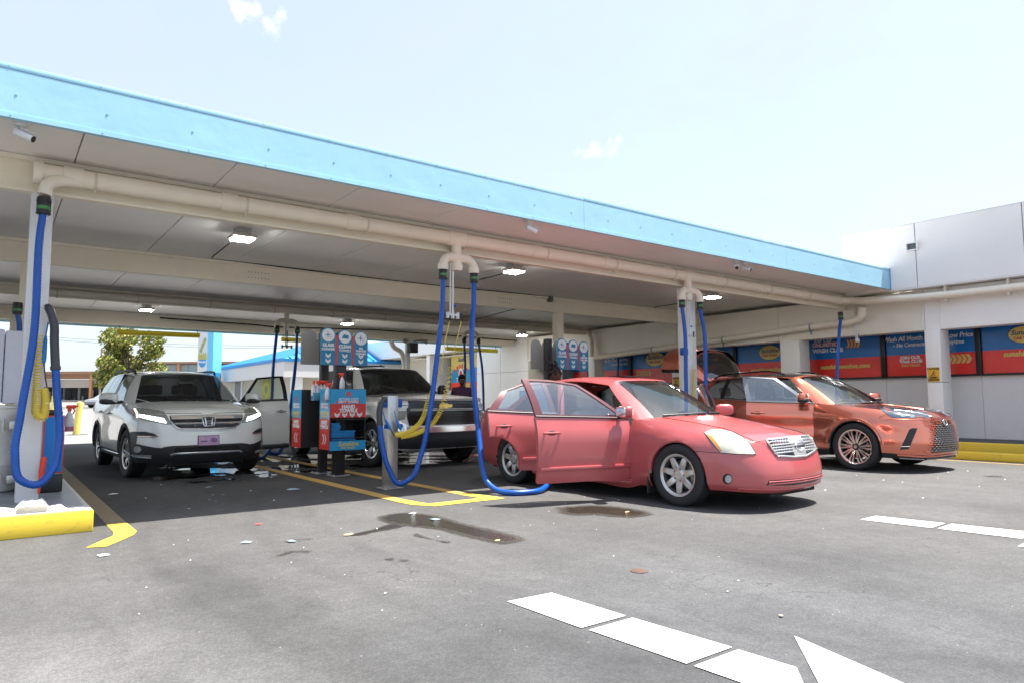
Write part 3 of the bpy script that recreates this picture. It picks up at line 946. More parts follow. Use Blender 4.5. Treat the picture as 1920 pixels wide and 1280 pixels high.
def coil(lb, path, pitch, R0, r=.006, lead=None, gun=None):
    """yellow coiled air hose along a path, pitch may vary: list of (length fraction, pitch)"""
    H = hermite(path, 20)
    t = thing('coil_hose', lb, 'air hose', H[0], 0, 'yellow coiled air hoses')
    L = np.concatenate([[0], np.cumsum(np.linalg.norm(np.diff(H, axis=0), axis=1))])
    s, ph, pts = 0.0, 0.0, []
    up = Vector((0, 1, .01))
    while s < L[-1]:
        c = Vector([np.interp(s, L, H[:, k]) for k in range(3)])
        c2 = Vector([np.interp(min(s + .02, L[-1]), L, H[:, k]) for k in range(3)])
        d = (c2 - c).normalized() if (c2 - c).length > 1e-6 else d
        a = d.cross(up).normalized(); b = d.cross(a)
        pts.append(c + (a * math.cos(ph) + b * math.sin(ph)) * R0)
        f = s / L[-1]
        pt = np.interp(f, [q[0] for q in pitch], [q[1] for q in pitch])
        ph += 2 * math.pi / 10; s += pt / 10
    c = MB(); c.tube(pts, r, 5); c.build('coil', M_COIL, t, smooth=80)
    if lead:
        c = MB(); c.tube(hermite(lead, 6), r * .9, 6); c.build('lead', M_COIL, t)
        q = Vector(lead[0]); c = MB(); c.tube([q + Vector((0, 0, .1)), q], .012, 8); c.build('swivel', M_DARK, t)
    if gun:
        g0, g1 = Vector(gun[0]), Vector(gun[1])
        c = MB(); c.tube(hermite([Vector(pts[-1]), (Vector(pts[-1]) + g1) / 2 + Vector((0, 0, -.02)), g1], 5), .006, 6); c.build('whip', M_DARK, t)
        c = MB(); c.tube([g1, g1 + (g0 - g1) * .15, g0 - (g0 - g1) * .2, g0], [.014, .021, .018, .008], 10); d = (g0 - g1).normalized()
        c.tube([g0, g0 + d * .09 + Vector((.012, 0, .03))], .007, 6); c.build('blow_gun', mat('gun_blue', (.02, .22, .62), .35), t)
    return t


# manifolds: thin white pipes hanging from the tees with a cross piece
def manifold(px, y, ztop, zbot, w, lb, m=M_WHITE):
    x = px
    t = thing('air_manifold', lb, 'pipe', (x, y, ztop), 0, 'air line manifolds')
    c = MB(); c.cyl((x, y, ztop), (x, y, zbot), .014, n=10); c.cyl((x - .03, y + .02, ztop + .2), (x - .03, y + .02, zbot), .011, n=8); c.build('drop_pipe', m, t)
    c = MB(); c.cyl((x - w, y, zbot), (x + w, y, zbot), .018, n=10)
    for a in (-w, 0, w): c.tube([(x + a, y, zbot + .035), (x + a, y, zbot - .05)], .023, 10)
    c.build('cross_pipe', m, t)
    c = MB(); c.sphere((x + .03, y, zbot + .13), .035, .02, .02, 8, 6); c.build('valve', M_BLUE, t)


manifold(5.16, PY, 3.0, 2.37, .085, 'white air line manifold hanging below the middle pipe tee')
manifold(10.44, 8.28, 3.0, 2.40, .07, 'white air line manifold on the column behind the red sedan', M_WHITE)
manifold(16.42, 8.1, 3.2, 2.55, .05, 'white air line drop in front of the window signs')
manifold(5.9, 17.3, 2.95, 2.55, .12, 'dark chain and cross piece hanging below the far tee', mat('chain_dark', (.12, .12, .12), .5))
coil('yellow coiled air hose on the left kerb column in a narrow U', [at(72, 630, 8.22), at(70, 700, 8.2), at(68, 750, 8.18), at(71, 780, 8.16), at(78, 784, 8.16), at(84, 770, 8.18), at(84, 735, 8.2), at(82, 728, 8.2)], [(0, .03), (.3, .03), (.6, .016), (1, .012)], .034, .0062,
     lead=[at(73, 545, 8.28), at(73, 580, 8.25), at(68, 622, 8.22), at(72, 630, 8.22)], gun=[at(86, 628, 8.25), at(82, 680, 8.22)])
YC = 8.1
coil('left yellow coiled air hose slung from the manifold to the steel post', [at(828, 690, YC + .05), at(805, 745, YC + .03), at(785, 795, YC), at(760, 812, YC + .05), at(742, 815, YC + .15)], [(0, .07), (.45, .03), (.8, .014), (1, .012)], .030, .0062,
     lead=[at(843, 602, PY), at(834, 645, 8.2), at(828, 690, YC + .05)], gun=[at(722, 785, 8.36), at(733, 805, 8.34)])
coil('right yellow coiled air hose slung from the manifold to the steel post', [at(846, 685, YC), at(836, 735, YC), at(826, 770, YC - .02), at(808, 796, YC - .04), at(780, 812, YC), at(752, 818, YC + .1)], [(0, .08), (.45, .035), (.8, .015), (1, .012)], .030, .0062,
     lead=[at(865, 602, PY), at(855, 645, 8.2), at(846, 685, YC)], gun=[at(743, 785, 8.36), at(752, 805, 8.34)])
coil('yellow coiled air hose beside the white column behind the red sedan', [at(1301, 690, 8.25), at(1301, 760, 8.25), at(1301, 830, 8.25)], [(0, .026), (1, .026)], .030, .006,
     lead=[at(1301, 632, 8.25), at(1300, 672, 8.25), at(1301, 690, 8.25)])
coil('yellow coiled air hose looped on the distant column beyond the pickup hood', [at(872, 700, 16.6), at(873, 740, 16.5), at(878, 748, 16.5), at(884, 720, 16.5), at(886, 706, 16.5)], [(0, .05), (1, .04)], .04, .010)

# steel post that holds the nozzles
pp = gnd(735, 911)
post = thing('hose_post', 'square brushed steel post holding air guns in front of the silver pickup', 'post', (4.33, 8.5, 0))
M_SST = mat('brushed_steel', (.55, .545, .535), .38, .85, var=.08, vscale=14)
c = MB(); c.rbox(4.25, 4.41, 8.42, 8.58, .012, 1.24, .01); c.build('tube', M_SST, post)
c = MB(); c.rbox(4.19, 4.47, 8.36, 8.64, 0, .012, .003); c.build('base_plate', M_SST, post)
c = MB()
for a in (-1, 1):
    c.rbox(4.33 + a * .08 - (.07 if a < 0 else 0), 4.33 + a * .08 + (.07 if a > 0 else 0), 8.44, 8.52, 1.08, 1.2, .01)
    c.rbox(4.33 + a * .08 - (.05 if a < 0 else 0), 4.33 + a * .08 + (.05 if a > 0 else 0), 8.38, 8.44, .80, .86, .01)
c.build('holder', M_BLUE, post)
c = MB(); c.rbox(10.14, 10.28, 8.2, 8.3, 1.98, 2.12, .02); c.build('hose_holder', M_BLUE, canopy)

# ---------------------------------------------------------------- clearance bars
M_BARY = mat('bar_yellow', (.60, .50, .012), .45)
for a, c_, lb in (((219, 623), (374, 629), 'yellow clearance bar hanging in front of the tree'), ((528, 636), (620, 641), 'yellow clearance bar partly behind the dispenser signs, above the blue roof'), ((836, 653), (932, 658), 'yellow clearance bar hanging beyond the pickup, before the white wall')):
    y = 22.3
    p, q = at(*a, y), at(*c_, y)
    t = thing('clearance_bar', lb, 'clearance bar', p, 0, 'yellow clearance bars at the canopy exit')
    m_ = MB(); m_.cyl(p, q, .075, n=14); m_.build('bar', M_BARY, t)
    for e in (p + (q - p) * .03, q - (q - p) * .03):
        m_ = MB()
        for k in range(6): m_.cyl(e + Vector((0, 0, .07 + k * .06)), e + Vector((.012 * (-1)**k, 0, .13 + k * .06)), .012, n=5)
        m_.build('chain', M_SCRW, t)

# loudspeaker on the far column
t = thing('speaker_box', 'dark speaker box with two spotlights on the far canopy column', 'speaker', (11.75, 21.65, 3.0))
c = MB(); c.rbox(11.68, 12.0, 21.45, 21.7, 2.85, 3.2, .02); c.build('cabinet', M_DARK, t)
for sx in (-.25, .42):
    c = MB(); c.tube([(11.75 + sx * .3, 21.6, 3.27), (11.75 + sx, 21.5, 3.3), (11.75 + sx * 1.3, 21.35, 3.24)], [.03, .05, .09], 10); c.build('spotlight', mat('spot_grey', (.25, .24, .22), .5), t)
dp = thing('downpipe', 'bent cream downpipe beside the far canopy column', 'pipe', (11.4, 21.9, 3.3))
c = MB(); c.tube(hermite([at(733, 640, 21.9), at(738, 650, 21.9), at(752, 660, 21.9), at(757, 676, 21.9), at(757, 720, 21.9), at(757, 790, 21.9)], 6), .085, 12); c.build('pipe', M_PIPE, dp)
# ---------------------------------------------------------------- wash building on the right
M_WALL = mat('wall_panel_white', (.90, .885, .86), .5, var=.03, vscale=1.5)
M_WALLC = mat('wall_cream', (.80, .76, .66), .55, var=.04, vscale=2)
M_SBLUE = mat('sign_blue', (.008, .165, .50), .22, var=.06, vscale=3)
M_SRED = mat('sign_red', (.82, .045, .035), .22, var=.10, vscale=2)
M_SYEL = mat('sign_yellow', (.74, .58, .16), .35)
M_SORG = mat('sign_gold', (.75, .50, .16), .35)
M_SWHT = mat('sign_white', (.80, .82, .84), .35)
M_MULL = mat('mullion_black', (.012, .012, .014), .4)
bld = thing('wash_building', 'white panelled car wash building with red and blue window signs at right', 'building', (17, 10, 0))
for a, c_ in ((8.25, 6.62), (6.61, 4.62), (4.61, 2.5), (2.49, -2)):
    f = MB(); f.rbox(16.2, 16.48, c_ + .004, a - .004, 3.6, 5.03, .006, 0, 1); f.build('parapet_panel', M_WALL, bld)
f = MB(); f.box(16.2, 16.5, -2, 8.25, 5.033, 5.045); f.box(16.49, 19, 8.0, 8.25, 3.8, 5.03); f.build('parapet_cap', M_WALL, bld)
f = MB(); f.box(16.49, 18.6, -2, 7.1, 3.65, 3.76); f.box(17.32, 18.6, 7.1, 24.4, 3.65, 3.76); f.build('roof_deck', M_WALL, bld)
v_ = thing('wall_vent', 'small recessed vent window high on the white parapet', 'vent', (16.19, 6.75, 4.4))
pv = atx(1711, 463, 16.19)
f = MB(); f.box(16.12, 16.198, pv.y - .12, pv.y + .12, pv.z - .09, pv.z - .07); f.box(16.12, 16.198, pv.y - .12, pv.y + .12, pv.z + .07, pv.z + .09); f.box(16.12, 16.198, pv.y - .12, pv.y - .1, pv.z - .069, pv.z + .069); f.box(16.12, 16.198, pv.y + .1, pv.y + .12, pv.z - .069, pv.z + .069); f.build('frame', M_WALL, v_)
f = MB(); f.box(16.185, 16.197, pv.y - .099, pv.y + .099, pv.z - .069, pv.z + .069); f.build('opening', mat('vent_dark', (.10, .13, .14), .3), v_)
f = MB(); f.box(16.2, 16.49, -2, 7.19, 3.57, 3.598); f.build('soffit', M_SOFF, bld)
seams = [24.4, 20.9, 17.3, 13.6, 10.2, 6.63, 3.0, -2]
for i, (a, c_) in enumerate(zip(seams[1:-1], seams[2:])):
    f = MB(); f.rbox(16.5, 16.9, c_ + .004, a - .004, 2.66, 3.56, .005, 0, 1); f.build('beam_panel', M_WALLC if a > 8 else M_WALL, bld)
pil = [6.48, 9.88, 13.62, 17.3]
for i, y in enumerate(pil):
    w = .155 if i != 1 else .27
    f = MB(); f.rbox(16.46, 16.93, y - w, y + w, .265, 1.50, .008); f.rbox(16.46, 16.93, y - w, y + w, 1.508, 2.656, .008); f.build('pillar', M_WALL, bld)
for a, c_ in ((24.4, 22.7), (22.69, 20.9)):
    for z0, z1 in ((.27, 2.28), (2.29, 4.6)):
        f = MB(); f.rbox(16.5, 16.9, c_ + .004, a - .004, z0, z1, .005, 0, 1); f.build('wall_panel', M_WALL, bld)
f = MB(); f.box(16.5, 18.5, 20.86, 20.895, .27, 4.6); f.build('end_wall', M_WALLC, bld)
yy = [30.8, 28.6, 26.5, 24.4, 22.6, 20.55, 18.5, 16.43, 14.3, 12.24, 10.12, 8.0, 5.95, 3.85, 1.8, -2]
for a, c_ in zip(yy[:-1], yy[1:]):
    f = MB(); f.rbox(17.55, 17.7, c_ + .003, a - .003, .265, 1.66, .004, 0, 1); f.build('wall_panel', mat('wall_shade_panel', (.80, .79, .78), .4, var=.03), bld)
f = MB(); f.box(17.55, 17.7, -2, 31, 3.25, 4.2); f.box(16.95, 17.54, -2, 31, 3.2, 3.245); f.build('lintel', M_WALLC, bld)
for y in yy[1:-1]:
    f = MB(); f.rbox(17.43, 17.56, y - .055, y + .055, 1.66, 3.2, .008); f.build('mullion', M_MULL, bld)
f = MB(); f.box(17.44, 17.56, -2, 24.4, 1.655, 1.70); f.build('window_sill', M_MULL, bld)
f = MB(); f.box(18.6, 40, -2, 40, 0, 4.9); f.build('rear_block', M_WALL, bld)
# the part of the building beyond the white wall
f = MB(); f.box(16.5, 17.6, 28.4, 28.7, .2, 3.3); f.build('pillar', M_WALL, bld)
f = MB(); f.box(16.4, 18.4, 24.45, 60, 3.35, 4.3); f.build('parapet_panel', M_WALL, bld)
f = MB(); f.box(17.8, 18.2, 28.8, 60, .2, 3.345); f.build('wall_panel', M_WALLC, bld)

UX, UY = (0, -1, 0), (0, 0, 1)
SX = 17.50


def chevrons(mb, o, ux, uy, n, w, h, gap, m, lift=.003, vert=False):
    """n arrow chevrons in a row"""
    o, ux, uy = Vector(o), Vector(ux), Vector(uy)
    un = ux.cross(uy)
    for i in range(n):
        b = o + ux * (i * gap)
        t = w * .55
        P = [(0, h / 2), (t, h / 2), (w, 0), (t, -h / 2), (0, -h / 2), (w - t, 0)]
        mb.add([b + ux * p[0] + uy * p[1] + un * lift for p in P], [(0, 5, 2, 1), (5, 4, 3, 2)], m)


def emblem(mb, o, ux, uy, w, my, mb_, mr, mdark):
    """yellow oval with the script name over the red second line"""
    un = Vector(ux).cross(Vector(uy))
    o = Vector(o)
    mb.prism(disc(28, w * .53, w * .33), o + un * .001, ux, uy, un, .002, mdark)
    mb.prism(disc(28, w * .5, w * .30), o + un * .002, ux, uy, un, .003, my)
    put_text(mb, 'Sunshine', o + Vector(uy) * w * .07, ux, uy, w * .24, mb_, .006, bold=w * .006, shear=.35)
    put_text(mb, 'CAR WASH', o - Vector(uy) * w * .13, ux, uy, w * .135, mr, .006, bold=w * .007)


SM = [M_SBLUE, M_SRED, M_SYEL, M_SORG, M_SWHT, mat('sign_deep_blue', (.008, .05, .16), .3), mat('sign_brick', (.50, .05, .03), .3)]


def wsign(y0, y1, lb, red=2.2, top=3.19):
    t = thing('window_sign', lb, 'sign', (SX, (y0 + y1) / 2, 1.7), 0, 'window signs of the wash building')
    f = MB(); f.box(SX, SX + .03, y1 + .06, y0 - .06, red, top, 0); f.box(SX, SX + .03, y1 + .06, y0 - .06, 1.703, red, 1); f.build('panel', SM, t)
    return t


def P(y, z): return (SX - .002, y, z)


t = wsign(10.12, 8.0, 'window sign inviting to join the unlimited wash club, left of the pillar with yellow notice')
f = MB()
put_text(f, 'Join Our', P(9.80, 2.68), UX, UY, .14, 4, shear=.3, align='LEFT', bold=.002)
put_text(f, 'UNLIMITED', P(9.83, 2.57), UX, UY, .135, 1, align='LEFT', bold=.012); put_text(f, 'UNLIMITED', P(9.83, 2.57), UX, UY, .135, 4, align='LEFT', bold=.004, lift=.005)
put_text(f, 'WASH CLUB', P(9.83, 2.42), UX, UY, .145, 4, align='LEFT', bold=.007)
f.build('lettering', SM, t)
f = MB(); chevrons(f, P(8.93, 2.56), UX, UY, 4, .12, .22, .085, 1); chevrons(f, P(8.915, 2.56), UX, UY, 4, .09, .2, .085, 3, .005); f.build('arrow_print', SM, t)
f = MB(); put_text(f, 'sunshinewashes.com', P(9.0, 1.99), UX, UY, .155, 2, shear=.2, bold=.006); f.build('lettering', SM, t)
t = wsign(8.0, 5.95, 'window sign about washing all month at one low price, behind the pillar with yellow notice')
f = MB()
put_text(f, 'UNLIMITED', P(7.0, 2.79), UX, UY, .17, 1, bold=.012)
put_text(f, 'Wash All Month for One Low Price', P(7.02, 2.585), UX, UY, .155, 4, shear=.15, bold=.004, sx=.86)
put_text(f, '- No Contracts - Cancel Anytime', P(7.0, 2.435), UX, UY, .125, 4, shear=.15, bold=.003, sx=.9)
f.build('lettering', SM, t); f = MB()
put_text(f, 'JOIN OUR', P(7.62, 2.13), UX, UY, .10, 4, align='LEFT', bold=.005)
put_text(f, 'Wash CLUB', P(7.64, 2.04), UX, UY, .10, 4, align='LEFT', bold=.005)
put_text(f, 'Scan Now!!', P(7.60, 1.95), UX, UY, .09, 3, align='LEFT', bold=.003)
f.build('lettering', SM, t)
f = MB(); chevrons(f, P(6.72, 2.05), UX, UY, 6, .13, .2, .10, 3); f.build('arrow_print', SM, t)
t = wsign(5.95, 3.85, 'window sign with yellow oval emblem at the right edge of the picture')
f = MB(); emblem(f, P(5.08, 2.50), UX, UY, .60, 2, 5, 6, 5); f.build('oval_emblem', SM, t); f = MB()
put_text(f, 'sunshinewashes.com', P(4.85, 2.10), UX, UY, .155, 2, shear=.2, bold=.006); f.build('lettering', SM, t)
t = wsign(12.24, 10.12, 'window sign with yellow oval emblem behind the raised tailgate')
f = MB(); emblem(f, P(11.12, 2.47), UX, UY, .66, 2, 5, 6, 5); f.build('oval_emblem', SM, t); f = MB(); put_text(f, 'sunshinewashes.com', P(11.1, 1.99), UX, UY, .155, 2, shear=.2, bold=.006); f.build('lettering', SM, t)
wsign(14.3, 12.24, 'plain blue over red window sign behind the white column and raised tailgate')
t = wsign(16.43, 14.3, 'window sign with yellow oval emblem above faded red, left of the second notice pillar')
f = MB(); emblem(f, P(15.35, 2.50), UX, UY, .78, 2, 5, 6, 5); f.build('oval_emblem', SM, t); f = MB(); chevrons(f, P(16.2, 2.05), UX, UY, 6, .13, .18, .11, 3); f.build('arrow_print', SM, t); f = MB()
put_text(f, 'JOIN OUR', P(15.0, 2.13), UX, UY, .10, 4, align='LEFT'); put_text(f, 'Wash CLUB', P(15.0, 2.03), UX, UY, .10, 4, align='LEFT'); f.build('lettering', SM, t)
t = wsign(18.5, 16.43, 'window sign with white price lettering right of the second dispenser signs')
f = MB(); put_text(f, 'Wash All Month for One Low Price', P(17.5, 2.55), UX, UY, .155, 4, shear=.15, bold=.004, sx=.86)
put_text(f, '- Cancel Anytime', P(17.0, 2.40), UX, UY, .12, 4, shear=.15, bold=.003); f.build('lettering', SM, t)
wsign(20.55, 18.5, 'blue over red window sign behind the second dispenser stand')
wsign(3.85, 1.8, 'blue over red window sign right of the one with the edge emblem')
wsign(1.8, -2, 'long blue over red window sign at the far right end of the wall')
t = thing('window_sign', 'pale blue poster behind the dark dispenser post', 'sign', (SX, 20.2, 1.7), 0, 'window signs of the wash building')
f = MB(); f.box(17.2, 17.23, 19.35, 20.2, 1.2, 2.5, 0); f.box(17.19, 17.199, 19.35, 20.2, 2.25, 2.5, 1); put_text(f, '30', (17.19, 19.95, 2.0), UX, UY, .22, 2, bold=.01); f.build('panel', [mat('poster_pale', (.30, .45, .62), .4), mat('poster_sky', (.04, .35, .65), .4), M_SWHT], t)
# far yellow poster
t = thing('wall_poster', 'yellow, blue and red poster on the far wall beyond the pickup hood', 'poster', (17.3, 26.4, 2.2))
f = MB()
f.box(17.30, 17.33, 26.05, 27.75, 2.60, 3.34, 0); f.box(17.30, 17.33, 26.05, 27.75, 2.0, 2.60, 1); f.box(17.30, 17.33, 26.05, 27.75, .9, 2.0, 2)
f.box(17.30, 17.33, 24.5, 25.85, 2.65, 3.34, 0); f.box(17.30, 17.33, 24.5, 25.85, 2.0, 2.65, 1); f.box(17.30, 17.33, 24.5, 25.85, .9, 2.0, 2)
f.box(17.27, 17.36, 25.86, 26.04, .9, 3.34, 5)
f.build('panel', [mat('poster_yellow', (.72, .58, .16), .4), mat('poster_blue', (.02, .26, .50), .35), M_SRED, M_SWHT, M_SORG, M_MULL], t)
f = MB()
put_text(f, 'Such', (17.295, 26.9, 3.05), UX, UY, .26, 1, bold=.006, shear=.3)
for k, ch in enumerate('Landis'):
    a = (k - 2.5) * .28
    put_text(f, ch, (17.295, 26.9 - math.sin(a) * .75, 2.05 + math.cos(a) * .72), (0, -math.cos(a), -math.sin(a)), (0, -math.sin(a), math.cos(a)) if False else (0, -math.sin(a) * 1.0, math.cos(a)), .32, 2, bold=.012)
f.prism(disc(16, .20, .26), (17.296, 26.9, 2.38), UX, UY, (-1, 0, 0), .003, 3); f.prism(disc(16, .13, .18), (17.292, 26.9, 2.38), UX, UY, (-1, 0, 0), .003, 2)
put_text(f, 'Towers', (17.295, 26.9, 2.12), UX, UY, .26, 3, bold=.008, shear=.2)
chevrons(f, (17.296, 26.6, 1.82), UX, UY, 5, .16, .26, .12, 4)
put_text(f, 'UNLIMITED', (17.295, 25.2, 2.35), UX, UY, .16, 2, bold=.01); put_text(f, 'Wash Club', (17.295, 25.2, 2.15), UX, UY, .16, 3, bold=.006)
f.build('lettering', [M_SYEL, mat('ink_blue', (.01, .06, .12), .4), M_SRED, M_SWHT, M_SORG], t)
# yellow notices on pillars
M_NOT = mat('notice_yellow', (.78, .42, .02), .45)
for y, lb in ((6.49, 'yellow caution notice on the white pillar at right'), (13.62, 'yellow caution notice on the pillar behind the white column')):
    t = thing('caution_notice', lb, 'sign', (16.45, y, 1.68), 0, 'yellow notices on pillars')
    f = MB(); f.rbox(16.445, 16.457, y - .115, y + .115, 1.53, 1.84, .003); f.build('plate', M_NOT, t)
    f = MB(); o = lambda z, d=0: (16.444, y + d, z)
    put_text(f, 'CAUTION', o(1.805), UX, UY, .055, 0, bold=.002); put_text(f, 'SLIPPERY', o(1.61), UX, UY, .042, 0, bold=.002); put_text(f, 'WHEN WET', o(1.565), UX, UY, .042, 0, bold=.002)
    f.prism(disc(10, .013, .013, .01, .05), o(1.695), UX, UY, (-1, 0, 0), .002)
    for pl in ([(-.01, .035), (.02, .035), (-.005, -.01), (-.03, -.005)], [(-.005, -.01), (.04, -.03), (.035, -.04), (-.02, -.02)], [(-.03, -.005), (-.02, -.02), (-.05, -.05), (-.06, -.045)], [(.02, .03), (.055, .02), (.055, .012), (.015, .018)], [(-.07, -.055), (.07, -.055), (.07, -.06), (-.07, -.06)]):
        f.prism(pl, o(1.695), UX, UY, (-1, 0, 0), .002)
    f.build('lettering', M_MULL, t)
# conduit on the sunlit beam
t = thing('wall_conduit', 'thin conduit bent around the top of the pillar at right', 'conduit', (16.49, 6.6, 3))
f = MB(); f.tube([atx(1730, 612, 16.488), atx(1731, 566, 16.488), atx(1762, 566, 16.488), atx(1763, 612, 16.488)], .012, 6); f.build('conduit', M_WALL, t)

# ---------------------------------------------------------------- towel and cleaner dispensers
M_DBLUE = mat('stand_blue', (.018, .215, .40), .35)
M_DCYAN = mat('stand_sky_blue', (.03, .36, .66), .35)
M_DRED = mat('stand_red', (.70, .06, .05), .35)
M_DGREY = mat('stand_back_grey', (.235, .23, .225), .5)
M_INK = mat('stand_white_print', (.82, .84, .86), .4)
SDM = [M_DBLUE, M_DCYAN, M_DRED, M_DGREY, M_INK, M_DARK, M_SYEL]
FX, FY = (1, 0, 0), (0, 0, 1)


def down_chev(f, cx, cz, y, w, m, up=False, th=.45):
    s = 1 if up else -1
    h = w * .55
    Pn = [(-w / 2, -s * h * .2), (0, s * h * .5), (w / 2, -s * h * .2), (w / 2, -s * h * .2 - s * h * th), (0, s * h * .5 - s * h * th), (-w / 2, -s * h * .2 - s * h * th)]
    A = [(cx + p[0], y, cz + p[1]) for p in Pn]
    f.add(A, [(0, 1, 4, 5), (1, 2, 3, 4)], m)


def side_chev(f, x, cy, cz, w, m, right=True):
    s = 1 if right else -1
    for k in (-1, 1):
        c = cy - s * k * w * .32
        Pn = [(-.25 * w, .6 * w), (0, .6 * w), (.35 * w, 0), (0, -.6 * w), (-.25 * w, -.6 * w), (.1 * w, 0)]
        A = [(x, c - s * p[0], cz + p[1]) for p in Pn]
        f.add(A, [(0, 5, 2, 1), (5, 4, 3, 2)], m)


def stand():
    t = thing('dispenser_stand', 'red and blue towel and cleaner dispenser on black posts beside the silver pickup', 'dispenser', (4.38, 10.7, 0), 0, 'towel and cleaner dispensers')
    for (x, y, w, h) in ((4.37, 10.98, .125, 2.36), (4.42, 10.45, .16, 2.25)):
        f = MB(); f.rbox(x - w / 2, x + w / 2, y - w / 2, y + w / 2, .012, h, .008); f.build('post', M_DARK, t)
        f = MB(); f.rbox(x - .15, x + .15, y - .15, y + .15, 0, .012, .003)
        for a in (-1, 1):
            for b in (-1, 1): f.cyl((x + a * .12, y + b * .12, .012), (x + a * .12, y + b * .12, .03), .012, n=6)
        f.build('base_plate', M_SST, t)
    zt = (2.315, 2.30, 2.285)
    for i, (a, words) in enumerate(((4.055, ('GLASS', 'CLEANER')), (4.332, ('CLEAN', 'TOWELS')), (4.605, ('ALL', 'PURPOSE', 'CLEANER')))):
        w = .238; c = a + w / 2; top = zt[i]; y = 10.33; zb = 1.735
        pl = [(a, zb), (a + w, zb), (a + w, top - w / 2)] + disc(14, w / 2, w / 2, c, top - w / 2, 0, 180)[1:-1] + [(a, top - w / 2)]
        f = MB(); f.prism(pl, (0, y, 0), FX, FY, (0, 1, 0), .02, 0); sp = f.build('sign_panel', SDM, t, smooth=20)
        f = MB(); f.prism(disc(24, w * .43, w * .43), (c, y - .0005, top - w * .5), FX, FY, (0, -1, 0), .003, 4)
        zc = top - w * .5
        if i == 1:
            for k in range(3):
                f.prism([(-.055 + .01 * k, -.02 + k * .02), (.05, -.03 + k * .02), (.06, -.012 + k * .02), (-.045 + .01 * k, 0 + k * .02)], (c, y - .0036, zc), FX, FY, (0, -1, 0), .002, 0)
        else:
            for (sx, sz, r) in ((-.01, .005, .06), (.035, -.03, .02)):
                q = []
                for k in range(8):
                    rr = r if k % 2 == 0 else r * .18
                    q.append((sx + rr * math.cos(k * math.pi / 4), sz + rr * math.sin(k * math.pi / 4)))
                f.prism(q, (c, y - .0036, zc), FX, FY, (0, -1, 0), .002, 0)
        for k, wd in enumerate(words):
            big = (.066 if k == 0 else .050) if i < 2 else .044
            put_text(f, wd, (c, y - .001, zc - w * .5 - .035 - k * (.062 if i < 2 else .044)), FX, FY, big * (1.06 if i < 2 else 1), 4, bold=.0035 if k == 0 else .002, sx=.95)
        for k in range(2):
            down_chev(f, c, zb + .155 - k * .085, y - .003, .085, 4); down_chev(f, c, zb + .13 - k * .085, y - .003, .085, 4)
        f.build('lettering', SDM, sp, smooth=0)
    for a in (4.294, 4.571):
        f = MB(); f.box(a, a + .037, 10.332, 10.348, 1.735, 2.20); f.build('red_strip', M_DRED, t)
    # the matching set seen from behind
    for a in (4.0, 4.28, 4.56):
        w = .265; c = a + w / 2; top = 2.345; zb = 1.77
        pl = [(a, zb), (a + w + .012, zb), (a + w + .012, top - w / 2 - .06), (a + w, top - w / 2)] + disc(12, w / 2, w / 2, c, top - w / 2, 0, 180)[1:-1] + [(a, top - w / 2)]
        f = MB(); f.prism(pl, (0, 11.05, 0), FX, FY, (0, 1, 0), .015); f.build('sign_back', M_DGREY, t, smooth=20)
    for n_, (x0, x1, y0, y1, s_) in enumerate(((4.02, 4.42, 11.02, 11.45, 0), (4.17, 4.76, 10.20, 10.62, 1))):
        z0, z1 = (.42, 1.36)
        f = MB(); wt = .02
        f.box(x0, x1, y0, y1, z1 - wt, z1); f.box(x0, x1, y0, y1, z0, z0 + wt); f.box(x0, x0 + wt, y0, y1, z0 + wt, z1 - wt); f.box(x1 - wt, x1, y0, y1, z0 + wt, z1 - wt)
        if s_: f.box(x0 + wt, x1 - wt, y1 - wt, y1, z0 + wt, z1 - wt)
        else: f.box(x0 + wt, x1 - wt, y0, y0 + wt, z0 + wt, z1 - wt)
        cab = f.build('cabinet', M_DARK, t)
        # side panel, facing left
        f = MB(); f.box(x0 - .006, x0 - .001, y0 + .01, y1 - .01, .90, z1 - .005, 1); f.box(x0 - .006, x0 - .001, y0 + .01, y1 - .01, z0, .899, 2)
        yc = (y0 + y1) / 2; X_ = x0 - .007
        for k in range(2): 
            A = [(X_, yc + .06, 1.17 + k * .05), (X_, yc, 1.22 + k * .05), (X_, yc - .06, 1.17 + k * .05), (X_, yc - .06, 1.14 + k * .05), (X_, yc, 1.19 + k * .05), (X_, yc + .06, 1.14 + k * .05)]
            f.add(A, [(0, 1, 4, 5), (1, 2, 3, 4)], 2)
        put_text(f, 'USED MITTS', (X_, yc, 1.12), UX, UY, .055, 4, bold=.002); f.box(X_, X_ + .0005, yc - .15, yc + .15, 1.06, 1.09, 2)
        put_text(f, 'DIRTY TOWELS', (X_, yc, 1.075), UX, UY, .04, 4, bold=.002, lift=.002)
        put_text(f, 'Sunshine', (X_, yc, .99), UX, UY, .085, 6, shear=.3, bold=.002); put_text(f, 'CAR WASH', (X_, yc, .935), UX, UY, .05, 6, bold=.001)
        put_text(f, 'HAND', (X_, yc, .835), UX, UY, .085, 4, bold=.004); put_text(f, 'TOWELS', (X_, yc, .765), UX, UY, .075, 4, bold=.004)
        side_chev(f, X_, yc, .58, .13, 4, right=bool(s_))
        f.build('side_panel', SDM, cab, smooth=0)
